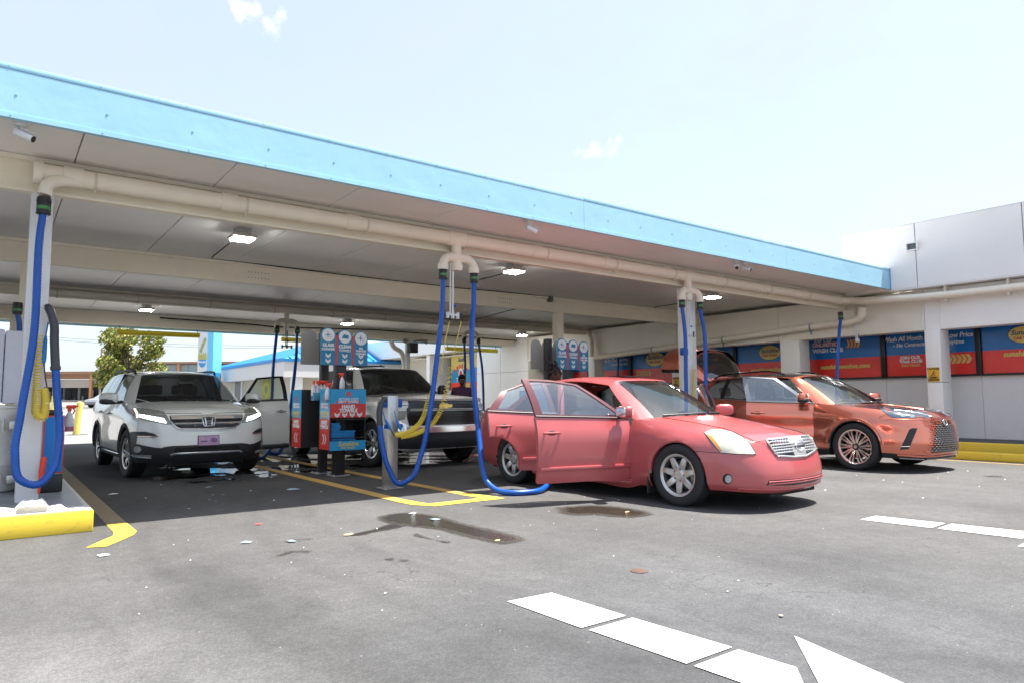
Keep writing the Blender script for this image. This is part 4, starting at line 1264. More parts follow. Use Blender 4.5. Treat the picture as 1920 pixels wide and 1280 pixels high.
        if s_:
            f = MB(); Y_ = y0 - .006
            f.box(x0, x1, Y_, y0 - .001, 1.13, z1 - .005, 1); f.box(x0, x1, Y_, y0 - .001, .915, 1.129, 2)
            xc = (x0 + x1) / 2; Y_ -= .001
            down_chev(f, xc, 1.30, Y_, .10, 2, True); down_chev(f, xc, 1.265, Y_, .10, 2, True)
            put_text(f, 'RETURN USED', (xc, Y_, 1.20), FX, FY, .05, 4, bold=.001); f.box(xc - .2, xc + .2, Y_ - .0004, Y_, 1.14, 1.175, 2); put_text(f, 'DIRTY TOWELS', (xc, Y_, 1.157), FX, FY, .048, 4, bold=.002)
            put_text(f, 'HAND', (xc, Y_, 1.08), FX, FY, .075, 4, bold=.004); put_text(f, 'TOWELS', (xc, Y_, 1.02), FX, FY, .075, 4, bold=.004)
            for k in range(4): down_chev(f, x0 + .11 + k * .125, .965, Y_, .085, 4); down_chev(f, x0 + .11 + k * .125, .94, Y_, .085, 4)
            f.build('upper_panel', SDM, cab, smooth=0)
            f = MB(); f.box(x0, x1, Y_ + .001, y0 - .001, z0 - .01, .555, 1)
            put_text(f, 'Sunshine', (xc, Y_, .505), FX, FY, .095, 6, shear=.3, bold=.002); put_text(f, 'CAR WASH', (xc, Y_, .445), FX, FY, .045, 6, bold=.001)
            f.build('lower_panel', SDM, cab, smooth=0)
            f = MB(); f.tube([(x0 + .03, Y_, .60), (x1 - .03, Y_, .60), (x1 - .015, Y_, .62), (x1 - .015, Y_, .86), (x1 - .03, Y_, .885), (x0 + .03, Y_, .885)], .008, 6); f.build('opening_rim', M_CABLE, cab)
    f = MB(); f.rbox(4.12, 4.36, 10.78, 10.90, 1.18, 1.31, .01); f.build('bottle_rack', mat('rack_clear', (.10, .30, .45), .2), t)
    return t


st1 = stand()
M_TOWEL = mat('towel_blue', (.03, .27, .60), .95, var=.2, vscale=30, bump=.4, bscale=90)
tw = thing('towel_stack', 'stack of folded blue towels inside the dispenser opening', 'towels', (4.35, 10.36, .56))
rt = random.Random(2)
for k in range(11):
    f = MB(); x1 = 4.60 if k < 6 else 4.36
    f.rbox(4.20 + rt.uniform(0, .015), x1 + rt.uniform(-.02, .02), 10.23 + rt.uniform(0, .02), 10.5, .558 + k * .025, .582 + k * .025, .010); f.build('towel', M_TOWEL, tw)
st2 = copy_tree(st1)
st2.location = st1.location + Vector((4.31, -.63, 0))
st2['label'] = 'red and blue towel dispenser with black posts mostly hidden behind the red sedan roof'

M_BOT = glass('bottle_plastic', (.86, .87, .92), .12, .15)
M_TRIG = mat('trigger_red', (.80, .07, .03), .4)


def spray(x, y, z, lb, s=1.0, rz=0.0, liquid=None):
    t = thing('spray_bottle', lb, 'spray bottle', (x, y, z), rz, 'spray bottles')
    f = MB(); f.lathe([(0, 0), (.040 * s, 0), (.043 * s, .01 * s), (.043 * s, .11 * s), (.03 * s, .16 * s), (.014 * s, .19 * s), (.014 * s, .205 * s)], (0, 0, 0), (0, 0, 1), 16); f.build('bottle', mat('bottle_body', (.62, .64, .70), .25), t, local=True)
    if liquid:
        f = MB(); f.lathe([(0, -.002), (.0435 * s, 0), (.0445 * s, .01 * s), (.0445 * s, .05 * s), (0, .05 * s)], (0, 0, 0), (0, 0, 1), 16); f.build('liquid', mat('liquid_pink', (.45, .16, .25), .2), t, local=True)
    f = MB(); f.cyl((0, 0, .2 * s), (0, 0, .23 * s), .018 * s, n=10); f.rbox(-.03 * s, .055 * s, -.013 * s, .013 * s, .228 * s, .262 * s, .008 * s); f.tube([(.03 * s, 0, .235 * s), (.045 * s, 0, .205 * s), (.03 * s, 0, .17 * s)], .007 * s, 6); f.cyl((.055 * s, 0, .25 * s), (.072 * s, 0, .25 * s), .009 * s, n=8)
    f.build('trigger', M_TRIG, t, local=True)


for k, x in enumerate((4.14, 4.20, 4.26, 4.32)):
    spray(x + .005, 10.84, 1.255, ('leftmost', 'second', 'third', 'rightmost')[k] + ' red topped spray bottle in the row of four on the dispenser rack', .95, R(-100 + 25 * k))
spray(4.155, 10.28, 1.19, 'white spray bottle with red trigger hung on the front cabinet side', 1.0, R(-20))
spray(4.40, 10.30, 1.362, 'red topped spray bottle standing on the cabinet beside the black post', .95, R(160))

# ---------------------------------------------------------------- things on the island at left
t = thing('vacuum_unit', 'stainless drum vacuum with grey cabinet above on the yellow kerb island', 'vacuum', (.05, 9.7, .195))
f = MB(); f.lathe([(0, .0), (.40, .0), (.42, .02), (.42, .28), (.425, .29), (.42, .30), (.42, .90), (.43, .91), (.43, .94), (0, .95)], (-.10, 9.75, .2), (0, 0, 1), 40); f.build('drum', mat('drum_steel', (.78, .76, .72), .36, .12, var=.14, vscale=5), t)
f = MB(); f.rbox(-.75, .08, 9.45, 10.15, 1.16, 1.98, .02); f.rbox(.085, .42, 9.47, 10.15, 1.16, 1.97, .02); f.build('cabinet', mat('cabinet_grey', (.62, .62, .70), .45, var=.04), t)
for zz in (.34, .92):
    f = MB(); f.rbox(.16, .25, 9.28, 9.36, zz - .04, zz + .05, .008); f.tube([(.13, 9.33, zz + .05), (.11, 9.33, zz + .07), (.11, 9.33, zz - .06), (.14, 9.33, zz - .06)], .008, 6); f.build('latch', M_SST, t)
t = thing('trash_bin', 'blue panelled steel bin with red edging behind the left column', 'bin', (.5, 9.3, .195))
f = MB(); f.rbox(.28, .66, 9.12, 9.55, .2, 1.02, .015); f.build('shell', mat('bin_steel', (.40, .41, .42), .3, .7, var=.15), t)
f = MB(); f.rbox(.46, .655, 9.105, 9.118, .40, 1.03, .004); f.build('red_edge', M_DRED, t)
f = MB(); f.rbox(.475, .645, 9.095, 9.104, .415, 1.015, .003); f.build('blue_panel', mat('bin_blue', (.01, .20, .60), .35), t)
f = MB(); f.rbox(.44, .66, 9.10, 9.12, .2, .39, .006); f.build('base_panel', M_DARK, t)
f = MB(); f.rbox(.30, .64, 9.15, 9.5, 1.022, 1.09, .03); f.build('lid', M_DARK, t)
spray(.715, 9.4, .84, 'spray bottle with red trigger and pink liquid beside the blue bin', 1.15, R(-15), True)
t = thing('crevice_tool', 'red crevice tool leaning beside the left column', 'nozzle', (.5, 8.35, .2))
f = MB(); f.tube([at(72, 925, 8.3), at(76, 900, 8.31), at(78, 885, 8.32), at(82, 862, 8.34), at(84, 856, 8.345)], [.010, .016, .026, .027, .022], 12); f.build('tool', M_TRIG, t)
t = thing('hose_hook', 'steel hook on the left column holding the grey nozzle', 'hook', (.42, 8.33, 2.3))
f = MB(); f.tube([at(84, 572, 8.33), at(92, 590, 8.25), at(98, 592, 8.2)], .008, 6); f.rbox(.40, .425, 8.3, 8.38, 1.1, 1.16, .004); f.build('hook', M_SST, t)
M_RAG = mat('rag_white', (.80, .80, .79), .9, var=.06, vscale=18, bump=.5, bscale=40)


def rag(x, y, z, rx, ry, h, lb, seed=0, m=None, grp='white rags on the island'):
    rr = random.Random(seed)
    ph = [rr.uniform(0, 6.28) for _ in range(4)]
    G = []
    for i in range(9):
        row = []
        u = i / 8 * 2 - 1
        for j in range(9):
            v = j / 8 * 2 - 1
            ss = 1 + .12 * math.sin(3 * u + ph[0]) * math.cos(2.5 * v + ph[1])
            e = max(abs(u), abs(v))
            zz = h * (1 - e ** 3) * (.75 + .25 * math.sin(5 * u + ph[2]) * math.sin(4 * v + ph[3]))
            row.append((x + u * rx * ss * (1 - .15 * v * v), y + v * ry * ss * (1 - .15 * u * u), z + zz + .002))
        G.append(row)
    f = MB().grid(G)
    o = f.build('rag', m or M_RAG, smooth=60)
    return tag(o, lb, 'rag', grp)


rag(.33, 7.66, .205, .14, .08, .12, 'white rag bundled against the foot of the left column', 1)
rag(.05, 7.58, .197, .24, .07, .06, 'white rag lying flat on the kerb left of the column foot', 2)
rag(.50, 7.62, .197, .09, .07, .05, 'small crumpled white rag right of the column foot', 3)
t = thing('foot_block', 'grey concrete block in front of the left column foot', 'block', (.33, 7.54, .2))
f = MB(); f.rbox(.22, .44, 7.505, 7.57, .198, .262, .012); f.build('block', mat('block_grey', (.40, .39, .37), .9, bump=.3), t)

# ---------------------------------------------------------------- litter
LC = {'white': (.85, .85, .85), 'blue': (.22, .33, .38), 'red': (.6, .05, .05), 'tan': (.55, .4, .22), 'dark': (.05, .05, .05)}
rl = random.Random(11)


def scrap(x, y, s, c, lb, grp=None):
    k = rl.randint(5, 8)
    Pn = []
    for i in range(k):
        a = 6.283 * i / k + rl.uniform(-.25, .25)
        r = s * rl.uniform(.5, 1.1)
        Pn.append((x + r * math.cos(a), y + r * .8 * math.sin(a), .007 + rl.uniform(0, s * .18)))
    f = MB(); f.add([(x, y, .01 + s * .22)] + Pn, [(0, i + 1, (i + 1) % k + 1) for i in range(k)])
    o = f.build('litter_scrap', mat('litter_' + c, LC[c], .8), smooth=0)
    tag(o, lb, 'litter', grp)


for x, y, s, c, lb in ((2.08, 6.79, .035, 'red', 'red and white wrapper on the asphalt near the shadow edge'), (1.73, 5.98, .06, 'blue', 'pale blue scrap of towel flattened on stained asphalt'), (.73, 6.17, .05, 'white', 'white scrap near the end of the yellow stripe'), (2.05, 5.79, .06, 'blue', 'grey blue scrap left of the pink scrap'),
                       (2.55, 5.76, .05, 'tan', 'pinkish tan scrap at the end of the thin water trickle'), (3.54, 6.41, .06, 'white', 'white crumpled tissue at the back edge of the puddle'), (3.52, 5.94, .07, 'blue', 'pale blue scrap in the middle of the puddle'), (3.24, 9.12, .09, 'blue', 'blue strip of cloth in the shade before the post'), (1.28, 10.12, .06, 'white', 'white scrap in front of the white suv wheel'), (2.41, 10.09, .06, 'blue', 'pale scrap in the shade before the white suv plate'), (5.6, 7.85, .05, 'blue', 'violet blue wrapper behind the looped hose'), (3.42, 4.75, .03, 'tan', 'orange leaf at the near end of the puddle'), (3.45, 2.18, .025, 'tan', 'brown leaf on the asphalt before the arrow marking'), (5.33, 5.1, .035, 'tan', 'yellow leaf in the water beside the red sedan')):
    scrap(x, y, s, c, lb)
LBL = 'tiny pale scrap of litter on the sunlit asphalt'
for i in range(40):
    x, y = rl.uniform(.6, 7.2), rl.uniform(2.6, 7.0)
    scrap(x, y, rl.uniform(.004, .010), rl.choice(['white', 'white', 'white', 'tan']), LBL, 'tiny pale scraps on the sunlit asphalt')
for i in range(16):
    x, y = rl.uniform(8.5, 13), rl.uniform(2.5, 5.4)
    scrap(x, y, rl.uniform(.012, .028), 'white', 'small white scrap on the asphalt in front of the copper suv', 'white scraps before the copper suv')
for i in range(12):
    x, y = rl.uniform(1.3, 3.6), rl.uniform(8.2, 11.3)
    scrap(x, y, rl.uniform(.008, .022), rl.choice(['white', 'white', 'blue']), 'small scrap of litter in the shade before the white suv', 'small scraps in the shaded bay')
f = MB(); f.lathe([(0, .006), (.055, .007), (.06, .004)], (3.59, 3.33, 0), (0, 0, 1), 18); o = f.build('drain_cap', mat('rust', (.10, .055, .04), .8, var=.3, vscale=30)); tag(o, 'small rusty drain cap in the sunlit asphalt', 'drain cap')

# ---------------------------------------------------------------- beyond the canopy
M_BROWN = mat('timber_brown', (.30, .17, .10), .7, var=.15, vscale=2)
M_TAN = mat('post_tan', (.48, .24, .12), .65, var=.1)
M_SHUT = mat('shutter_beige', (.48, .42, .38), .6)
M_GLZ = mat('shop_glass', (.22, .28, .30), .12)
M_DKIN = mat('shop_dark', (.028, .03, .03), .6, var=.4, vscale=3)
DB = 99.0


def bp_(px, z, D=DB, off=0.0):
    p = deep(px, 750, D + off)
    return Vector((p.x, p.y, z))


bx = (bp_(400, 0) - bp_(0, 0)).normalized(); by = Vector((-bx.y, bx.x, 0))
shop = thing('shop_building', 'low brown timber shop with roller shutters across the street', 'building', bp_(130, .9))
z0 = .9


def slab(mb, p0, p1, za, zb, depth, m=0):
    d = by * depth
    a, b = Vector((p0.x, p0.y, 0)), Vector((p1.x, p1.y, 0))
    vs = [(*q.xy, z) for z in (za, zb) for q in (a, b, b + d, a + d)]
    mb.add(vs, [(0, 1, 2, 3), (4, 7, 6, 5), (0, 4, 5, 1), (1, 5, 6, 2), (2, 6, 7, 3), (3, 7, 4, 0)], m)


f = MB(); slab(f, bp_(-120, 0, off=-.6), bp_(232, 0, off=-.6), 5.2, 5.6, 14); f.build('roof', M_BROWN, shop)
f = MB(); slab(f, bp_(-120, 0), bp_(232, 0), 4.55, 5.19, .5); f.build('header_beam', M_BROWN, shop)
for a in (30, 99, 168, 230):
    f = MB(); slab(f, bp_(a - 2.2, 0, off=-.35), bp_(a + 2.2, 0, off=-.35), z0, 5.19, .34); f.build('post', M_TAN, shop)
for a, b, zz in ((-50, 28, 3.3), (33, 97, 3.4), (103, 165.5, 3.3), (171, 228, 3.9)):
    f = MB()
    n = int((4.54 - zz) / .16)
    for k in range(n): slab(f, bp_(a, 0, off=.3), bp_(b, 0, off=.3), zz + k * .16 + .008, zz + (k + 1) * .16 - .008, .06)
    f.build('roller_shutter', M_SHUT, shop)
f = MB(); slab(f, bp_(-120, 0, off=1.8), bp_(232, 0, off=1.8), z0, 4.5, .3); f.build('back_wall', M_DKIN, shop)
rb = random.Random(4)
f = MB()
for k in range(34):
    a = rb.uniform(40, 226); w = rb.uniform(1, 4); slab(f, bp_(a, 0, off=rb.uniform(.8, 1.4)), bp_(a + w, 0, off=1.2), z0, z0 + rb.uniform(.5, 2.6), .2, rb.randint(0, 3))
f.build('stacked_goods', [mat('goods_grey', (.25, .25, .25), .6), mat('goods_green', (.06, .09, .07), .6), mat('goods_pale', (.5, .5, .48), .6), mat('goods_brown', (.12, .07, .05), .6)], shop, kind='stuff', smooth=0)
f = MB(); slab(f, bp_(-60, 0, off=-2), bp_(235, 0, off=-2), .75, 1.5, .3); o = f.build('low_wall', mat('low_wall', (.27, .25, .23), .8, var=.08)); tag(o, 'low pale wall in front of the brown shop', 'wall')
up_ = thing('office_block', 'upper storey with glass windows behind the tree across the street', 'building', bp_(320, 5.2, 101))
f = MB(); slab(f, bp_(271, 0, 101), bp_(480, 0, 101), 6.75, 7.05, 10); f.build('roof', M_BROWN, up_)
f = MB(); slab(f, bp_(274, 0, 101.8), bp_(478, 0, 101.8), .9, 6.74, 9); f.build('wall', M_SHUT, up_)
for a in (284, 332, 388, 440):
    f = MB(); slab(f, bp_(a - 2.5, 0, 101.1), bp_(a + 2.5, 0, 101.1), .9, 6.74, .6); f.build('post', M_TAN, up_)
for a, b in ((287, 305), (305.6, 329), (335, 351), (351.6, 385), (391, 412), (412.6, 437)):
    f = MB(); slab(f, bp_(a, 0, 101.4), bp_(b, 0, 101.4), 5.3, 6.65, .1); f.build('window', M_GLZ, up_)

# tree
def tree(base, h, rx, rz, lb, n=5200, seed=1, leaf=.20):
    rr = random.Random(seed)
    t = thing('leafy_tree', lb, 'tree', base)
    f = MB()
    b = Vector(base)
    f.tube(hermite([b, b + Vector((.1, 0, h * .2)), b + Vector((-.1, .1, h * .38)), b + Vector((.2, 0, h * .62))], 5), list(np.linspace(.26, .08, 16)), 9)
    lobes = []
    for k in range(22):
        a = rr.uniform(0, 6.283); e = rr.uniform(-1.1, 1.0); q = rr.uniform(.15, 1.5) ** .6
        c = b + Vector((math.cos(a) * rx * .72 * q * math.cos(e * .8), math.sin(a) * rx * .72 * q * math.cos(e * .8), h * .6 + math.sin(e) * rz * .75))
        lobes.append((c, rr.uniform(.22, .58) * rx * .75))
        f.tube(hermite([b + Vector((0, 0, h * rr.uniform(.25, .5))), (b + Vector((0, 0, h * .45)) + c) / 2 + Vector((0, 0, .2)), c], 4), [.07, .065, .06, .05, .045, .04, .03, .02, .012], 5)
    f.build('trunk', mat('bark', (.07, .05, .035), .9, var=.3), t)
    f = MB()
    for k in range(n):
        c, r = rr.choice(lobes)
        v = Vector((rr.gauss(0, 1), rr.gauss(0, 1), rr.gauss(0, 1))).normalized() * r * rr.uniform(.15, 1.15) ** .5 * 1.15
        v.z *= .8
        p = c + v
        s = leaf * rr.uniform(.6, 1.3)
        a = Vector((rr.gauss(0, 1), rr.gauss(0, 1), rr.gauss(0, .6))).normalized(); q = a.orthogonal().normalized(); w = a.cross(q)
        f.add([p - q * s, p + w * s * .45, p + q * s, p - w * s * .45], [(0, 1, 2, 3)], rr.choice((0, 0, 0, 1, 1, 2)))
    f.build('crown', [mat('leaf_green', (.24, .27, .05), .55, spec=.3), mat('leaf_dark', (.08, .115, .025), .55, spec=.3), mat('leaf_tan', (.44, .37, .12), .6, spec=.3)], t, kind='stuff', smooth=0, fix=False)


tree(deep(240, 752, 84), 9.0, 3.5, 4.4, 'broad leafy tree beside the brown shop across the street', n=10000, seed=4, leaf=.25)
f = thing('utility_pole', 'thin pole rising beside the tree across the street', 'pole', deep(186, 752, 90)); c = MB(); q = deep(186, 752, 90); c.cyl(q, q + Vector((0, 0, 7)), .12, .09, 8); c.build('pole', mat('pole_grey', (.25, .22, .2), .8), f)
for i, (y0, y1, lb) in enumerate(((617, 630, 'upper overhead power line behind the canopy'), (622, 634, 'lower overhead power line behind the canopy'))):
    a, b = deep(-60, y0, 95), deep(760, y1 + 12, 95)
    c = MB(); c.tube([a + (b - a) * (k / 12) + Vector((0, 0, -1.2 * (1 - (k / 6 - 1) ** 2))) for k in range(13)], .022, 5); o = c.build('power_line', M_CABLE); tag(o, lb, 'power line', 'overhead lines')

# white building with blue metal roof
M_BROOF = mat('blue_metal_roof', (.05, .36, .68), .3, .2, var=.05)
wb = thing('kiosk_building', 'small cream building with blue ribbed metal roof beyond the canopy', 'building', (14, 38, 0))
X0, X1, Y0, Y1, EZ = 11.2, 21.0, 33.2, 47.0, 3.1
f = MB(); f.box(X0 + .7, X1, Y0 + .7, Y1, 0, 2.5); f.build('wall', mat('kiosk_cream', (.50, .46, .39), .7, var=.04), wb)
f = MB(); f.box(X0, X1, Y0, Y1, 2.35, EZ); f.build('white_fascia', mat('kiosk_white', (.62, .61, .60), .6), wb)
f = MB(); f.box(X0 - .06, X1, Y0 - .06, Y1, EZ + .002, EZ + .14); f.build('gutter', mat('gutter_blue', (.02, .20, .50), .4), wb)
xm, ridge = (X0 + X1) / 2, 4.75
f = MB()
A = [(X0 - .05, Y0 - .05, EZ + .14), (X1, Y0 - .05, EZ + .14), (X1, Y1, EZ + .14), (X0 - .05, Y1, EZ + .14), (xm, Y0 + 4.2, ridge), (xm, Y1 - 4, ridge)]
f.add(A, [(0, 1, 4), (1, 2, 5, 4), (2, 3, 5), (3, 0, 4, 5)]); f.build('roof', M_BROOF, wb, smooth=0)
f = MB()
for k in range(34):
    y = Y0 + .3 + k * .4
    if y > Y1 - .2: break
    ft = min(1, (y - Y0) / 4.2, (Y1 - y) / 4.0)
    f.cyl((X0 - .05, y, EZ + .17), (X0 + (xm - X0) * ft, y, EZ + .17 + (ridge - EZ - .14) * ft), .045, n=5)
for k in range(24):
    x = X0 + .3 + k * .4
    ft = min(1, (x - X0) / (xm - X0), (X1 - x) / (X1 - xm))
    if ft <= 0: break
    f.cyl((x, Y0 - .05, EZ + .17), (x, Y0 + 4.2 * ft, EZ + .17 + (ridge - EZ - .14) * ft), .045, n=5)
f.build('roof_ribs', mat('roof_rib_blue', (.02, .22, .55), .35), wb, kind='stuff')
dd = MB(); pd = atx(447, 735, X0 + .7); dd.box(X0 + .62, X0 + .69, pd.y - .8, pd.y + .5, 0, 2.3); dd.build('door', mat('kiosk_door', (.05, .05, .055), .3), wb)
dd = MB(); dd.box(X0 + .6, X0 + .69, pd.y + .52, pd.y + .66, 0, 2.34); dd.box(X0 + .6, X0 + .69, pd.y - .96, pd.y - .82, 0, 2.34); dd.build('door_frame', M_SWHT, wb)
for px in (553, 700):
    q = at(px, 740, Y0 + .66); f = MB(); f.box(q.x - .25, q.x + .25, Y0 + .3, Y0 + .66, 0, 2.34); f.build('pilaster', M_SWHT, wb)
t = thing('sun_mural', 'yellow painted sun sign on the cream wall seen through the suv door window', 'sign', (X0 + .69, 35, 1.5))
q = atx(500, 730, X0 + .66)
f = MB(); f.prism(disc(18, .60, .40), q, UX, UY, (-1, 0, 0), .02, 0)
for k in range(18):
    a = 6.283 * k / 18; c_, s_ = math.cos(a), math.sin(a)
    f.prism([(.62 * c_ - .10 * s_, .42 * s_ + .06 * c_), (1.25 * c_, .80 * s_), (.62 * c_ + .10 * s_, .42 * s_ - .06 * c_)], q, UX, UY, (-1, 0, 0), .018, 0)
f.prism(disc(14, .28, .22), q + Vector((-.022, 0, 0)), UX, UY, (-1, 0, 0), .006, 1)
f.build('sun', [mat('mural_yellow', (.60, .52, .10), .7), mat('mural_olive', (.28, .28, .12), .7)], t, smooth=0)

# pylon sign
t = thing('pylon_sign', 'tall white and sky blue pylon sign beyond the white suv', 'sign', deep(382, 750, 41))
q = deep(368, 750, 40.5); q2 = deep(386, 750, 40.5)
ux = (q2 - q); ux.z = 0; wd_ = ux.length; ux.normalize(); uy_ = Vector((0, 0, 1)); dn = Vector((-ux.y, ux.x, 0))
q.z = 0
f = MB(); f.prism([(0, 0), (wd_, 0), (wd_, 9), (0, 9)], q, ux, uy_, dn, .5, 0); f.prism([(wd_ + .005, 2.9), (wd_ + .34, 2.9), (wd_ + .34, 9), (wd_ + .005, 9)], q, ux, uy_, dn, 1.2, 1); f.prism([(wd_ + .005, 0), (wd_ + .34, 0), (wd_ + .34, 2.89), (wd_ + .005, 2.89)], q, ux, uy_, dn, 1.2, 2)
f.build('body', [mat('pylon_white', (.66, .67, .66), .5), mat('pylon_sky', (.16, .55, .82), .4), mat('pylon_blue', (.02, .24, .52), .4)], t)
f = MB(); o_ = q - dn * .004; zc = 3.55
f.prism(disc(20, .22, .36, wd_ / 2, zc), o_, ux, uy_, -dn, .004, 0); f.prism([(.04, zc + .1)] + [(.04 + (wd_ - .08) * k / 8, zc + (.55 if k % 2 else .35)) for k in range(9)] + [(wd_ - .04, zc + .1)], o_, ux, uy_, -dn, .005, 1)
put_text(f, 'WASH', o_ + ux * wd_ / 2 + uy_ * (zc - .05), ux, uy_, .16, 2, .006, bold=.006); f.prism([(0.02, 2.75), (wd_ - .02, 2.9), (wd_ - .02, 3.0), (.02, 2.85)], o_, ux, uy_, -dn, .003, 0)
for k in range(5): f.prism(disc(8, .09, .12, wd_ * (.3 + .1 * k), zc + .62 + .16 * k), o_, ux, uy_, -dn, .004, 1 if k % 2 else 3)
f.build('emblem', [mat('pylon_emblem_blue', (.05, .28, .58), .4), mat('pylon_emblem_gold', (.45, .42, .14), .5), M_SWHT, mat('pylon_green', (.3, .36, .2), .5)], t, smooth=0)

# bollard and cover plates
t = thing('bollard', 'leaning yellow bollard on the sunlit drive beyond the canopy', 'bollard', (2.5, 29.5, 0))
f = MB(); f.tube([(2.48, 29.5, 0), (2.50, 29.5, .5), (2.56, 29.5, 1.16), (2.565, 29.5, 1.2)], [.12, .11, .11, .05], 12); f.build('post', mat('bollard_yellow', (.70, .58, .16), .5, var=.1), t)
f = MB(); f.lathe([(0, .02), (.34, .02), (.36, .006)], (2.5, 29.5, 0), (0, 0, 1), 20); f.build('base', mat('bollard_base', (.05, .05, .05), .7), t)
f = MB(); f.lathe([(0, .02), (.3, .02), (.32, .006)], (3.55, 30.2, 0), (0, 0, 1), 20); o = f.build('cover_plate', mat('cover_dark', (.06, .06, .06), .7)); tag(o, 'dark round cover plate on the drive right of the bollard', 'cover plate')
t = thing('bollard', 'small yellow bollard far behind the blue hose at left', 'bollard', deep(99, 765, 52))
q = deep(99, 766, 52); q.z = ground_z(q.y); f = MB(); f.cyl(q, q + Vector((0, 0, 1.3)), .12, n=10); f.build('post', mat('bollard_yellow', (.7, .58, .16)), t)
# ---------------------------------------------------------------- vehicles: lofted shells cut into parts
M_TYRE = mat('tyre_rubber', (.022, .022, .024), .75, bump=.15, bscale=150)
M_WELL = mat('wheel_well', (.012, .012, .013), .9)
M_BLK = mat('gloss_black', (.010, .010, .011), .18)
M_SATIN = mat('satin_black', (.022, .023, .025), .5)
M_CHROME = mat('chrome', (.86, .86, .86), .14, .82)
M_ALLOY = mat('alloy_silver', (.62, .61, .60), .30, .75)
M_DISC = mat('brake_disc', (.30, .29, .28), .4, .8)
M_SEAT = mat('seat_dark', (.035, .032, .03), .7)
M_SEATL = mat('seat_tan', (.33, .28, .22), .75)
M_DASH = mat('dash_dark', (.022, .022, .024), .6)
M_GLW = glass('windshield_glass', (.56, .66, .62), .10)
M_GLS = glass('side_glass', (.42, .50, .55), .30)
M_GLD = glass('door_glass', (.60, .72, .82), .22)
M_GLT = glass('tinted_glass', (.10, .11, .12), .10)
M_GLDK = glass('dark_windshield', (.22, .25, .25), .07)
M_LAMP = glass('lamp_cover', (.80, .84, .86), .16)
FR = [0, .11, .30, .54, .78, .93, 1.0]


def coons(c0, c1, d0, d1, n, m, bulge=0.0):
    def rs(P, k):
        P = np.array(P, float); L = np.concatenate([[0], np.cumsum(np.linalg.norm(np.diff(P, axis=0), axis=1))]); L /= L[-1]
        q = np.linspace(0, 1, k); return np.stack([np.interp(q, L, P[:, i]) for i in range(3)], 1)
    c0, c1, d0, d1 = rs(c0, n), rs(c1, n), rs(d0, m), rs(d1, m)
    G = np.zeros((n, m, 3))
    for i in range(n):
        s = i / (n - 1)
        for j in range(m):
            t = j / (m - 1)
            G[i, j] = (1 - t) * c0[i] + t * c1[i] + (1 - s) * d0[j] + s * d1[j] - ((1 - s) * (1 - t) * c0[0] + (1 - s) * t * c1[0] + s * (1 - t) * c0[-1] + s * t * c1[-1])
            G[i, j, 2] += bulge * 16 * s * (1 - s) * t * (1 - t)
    return G


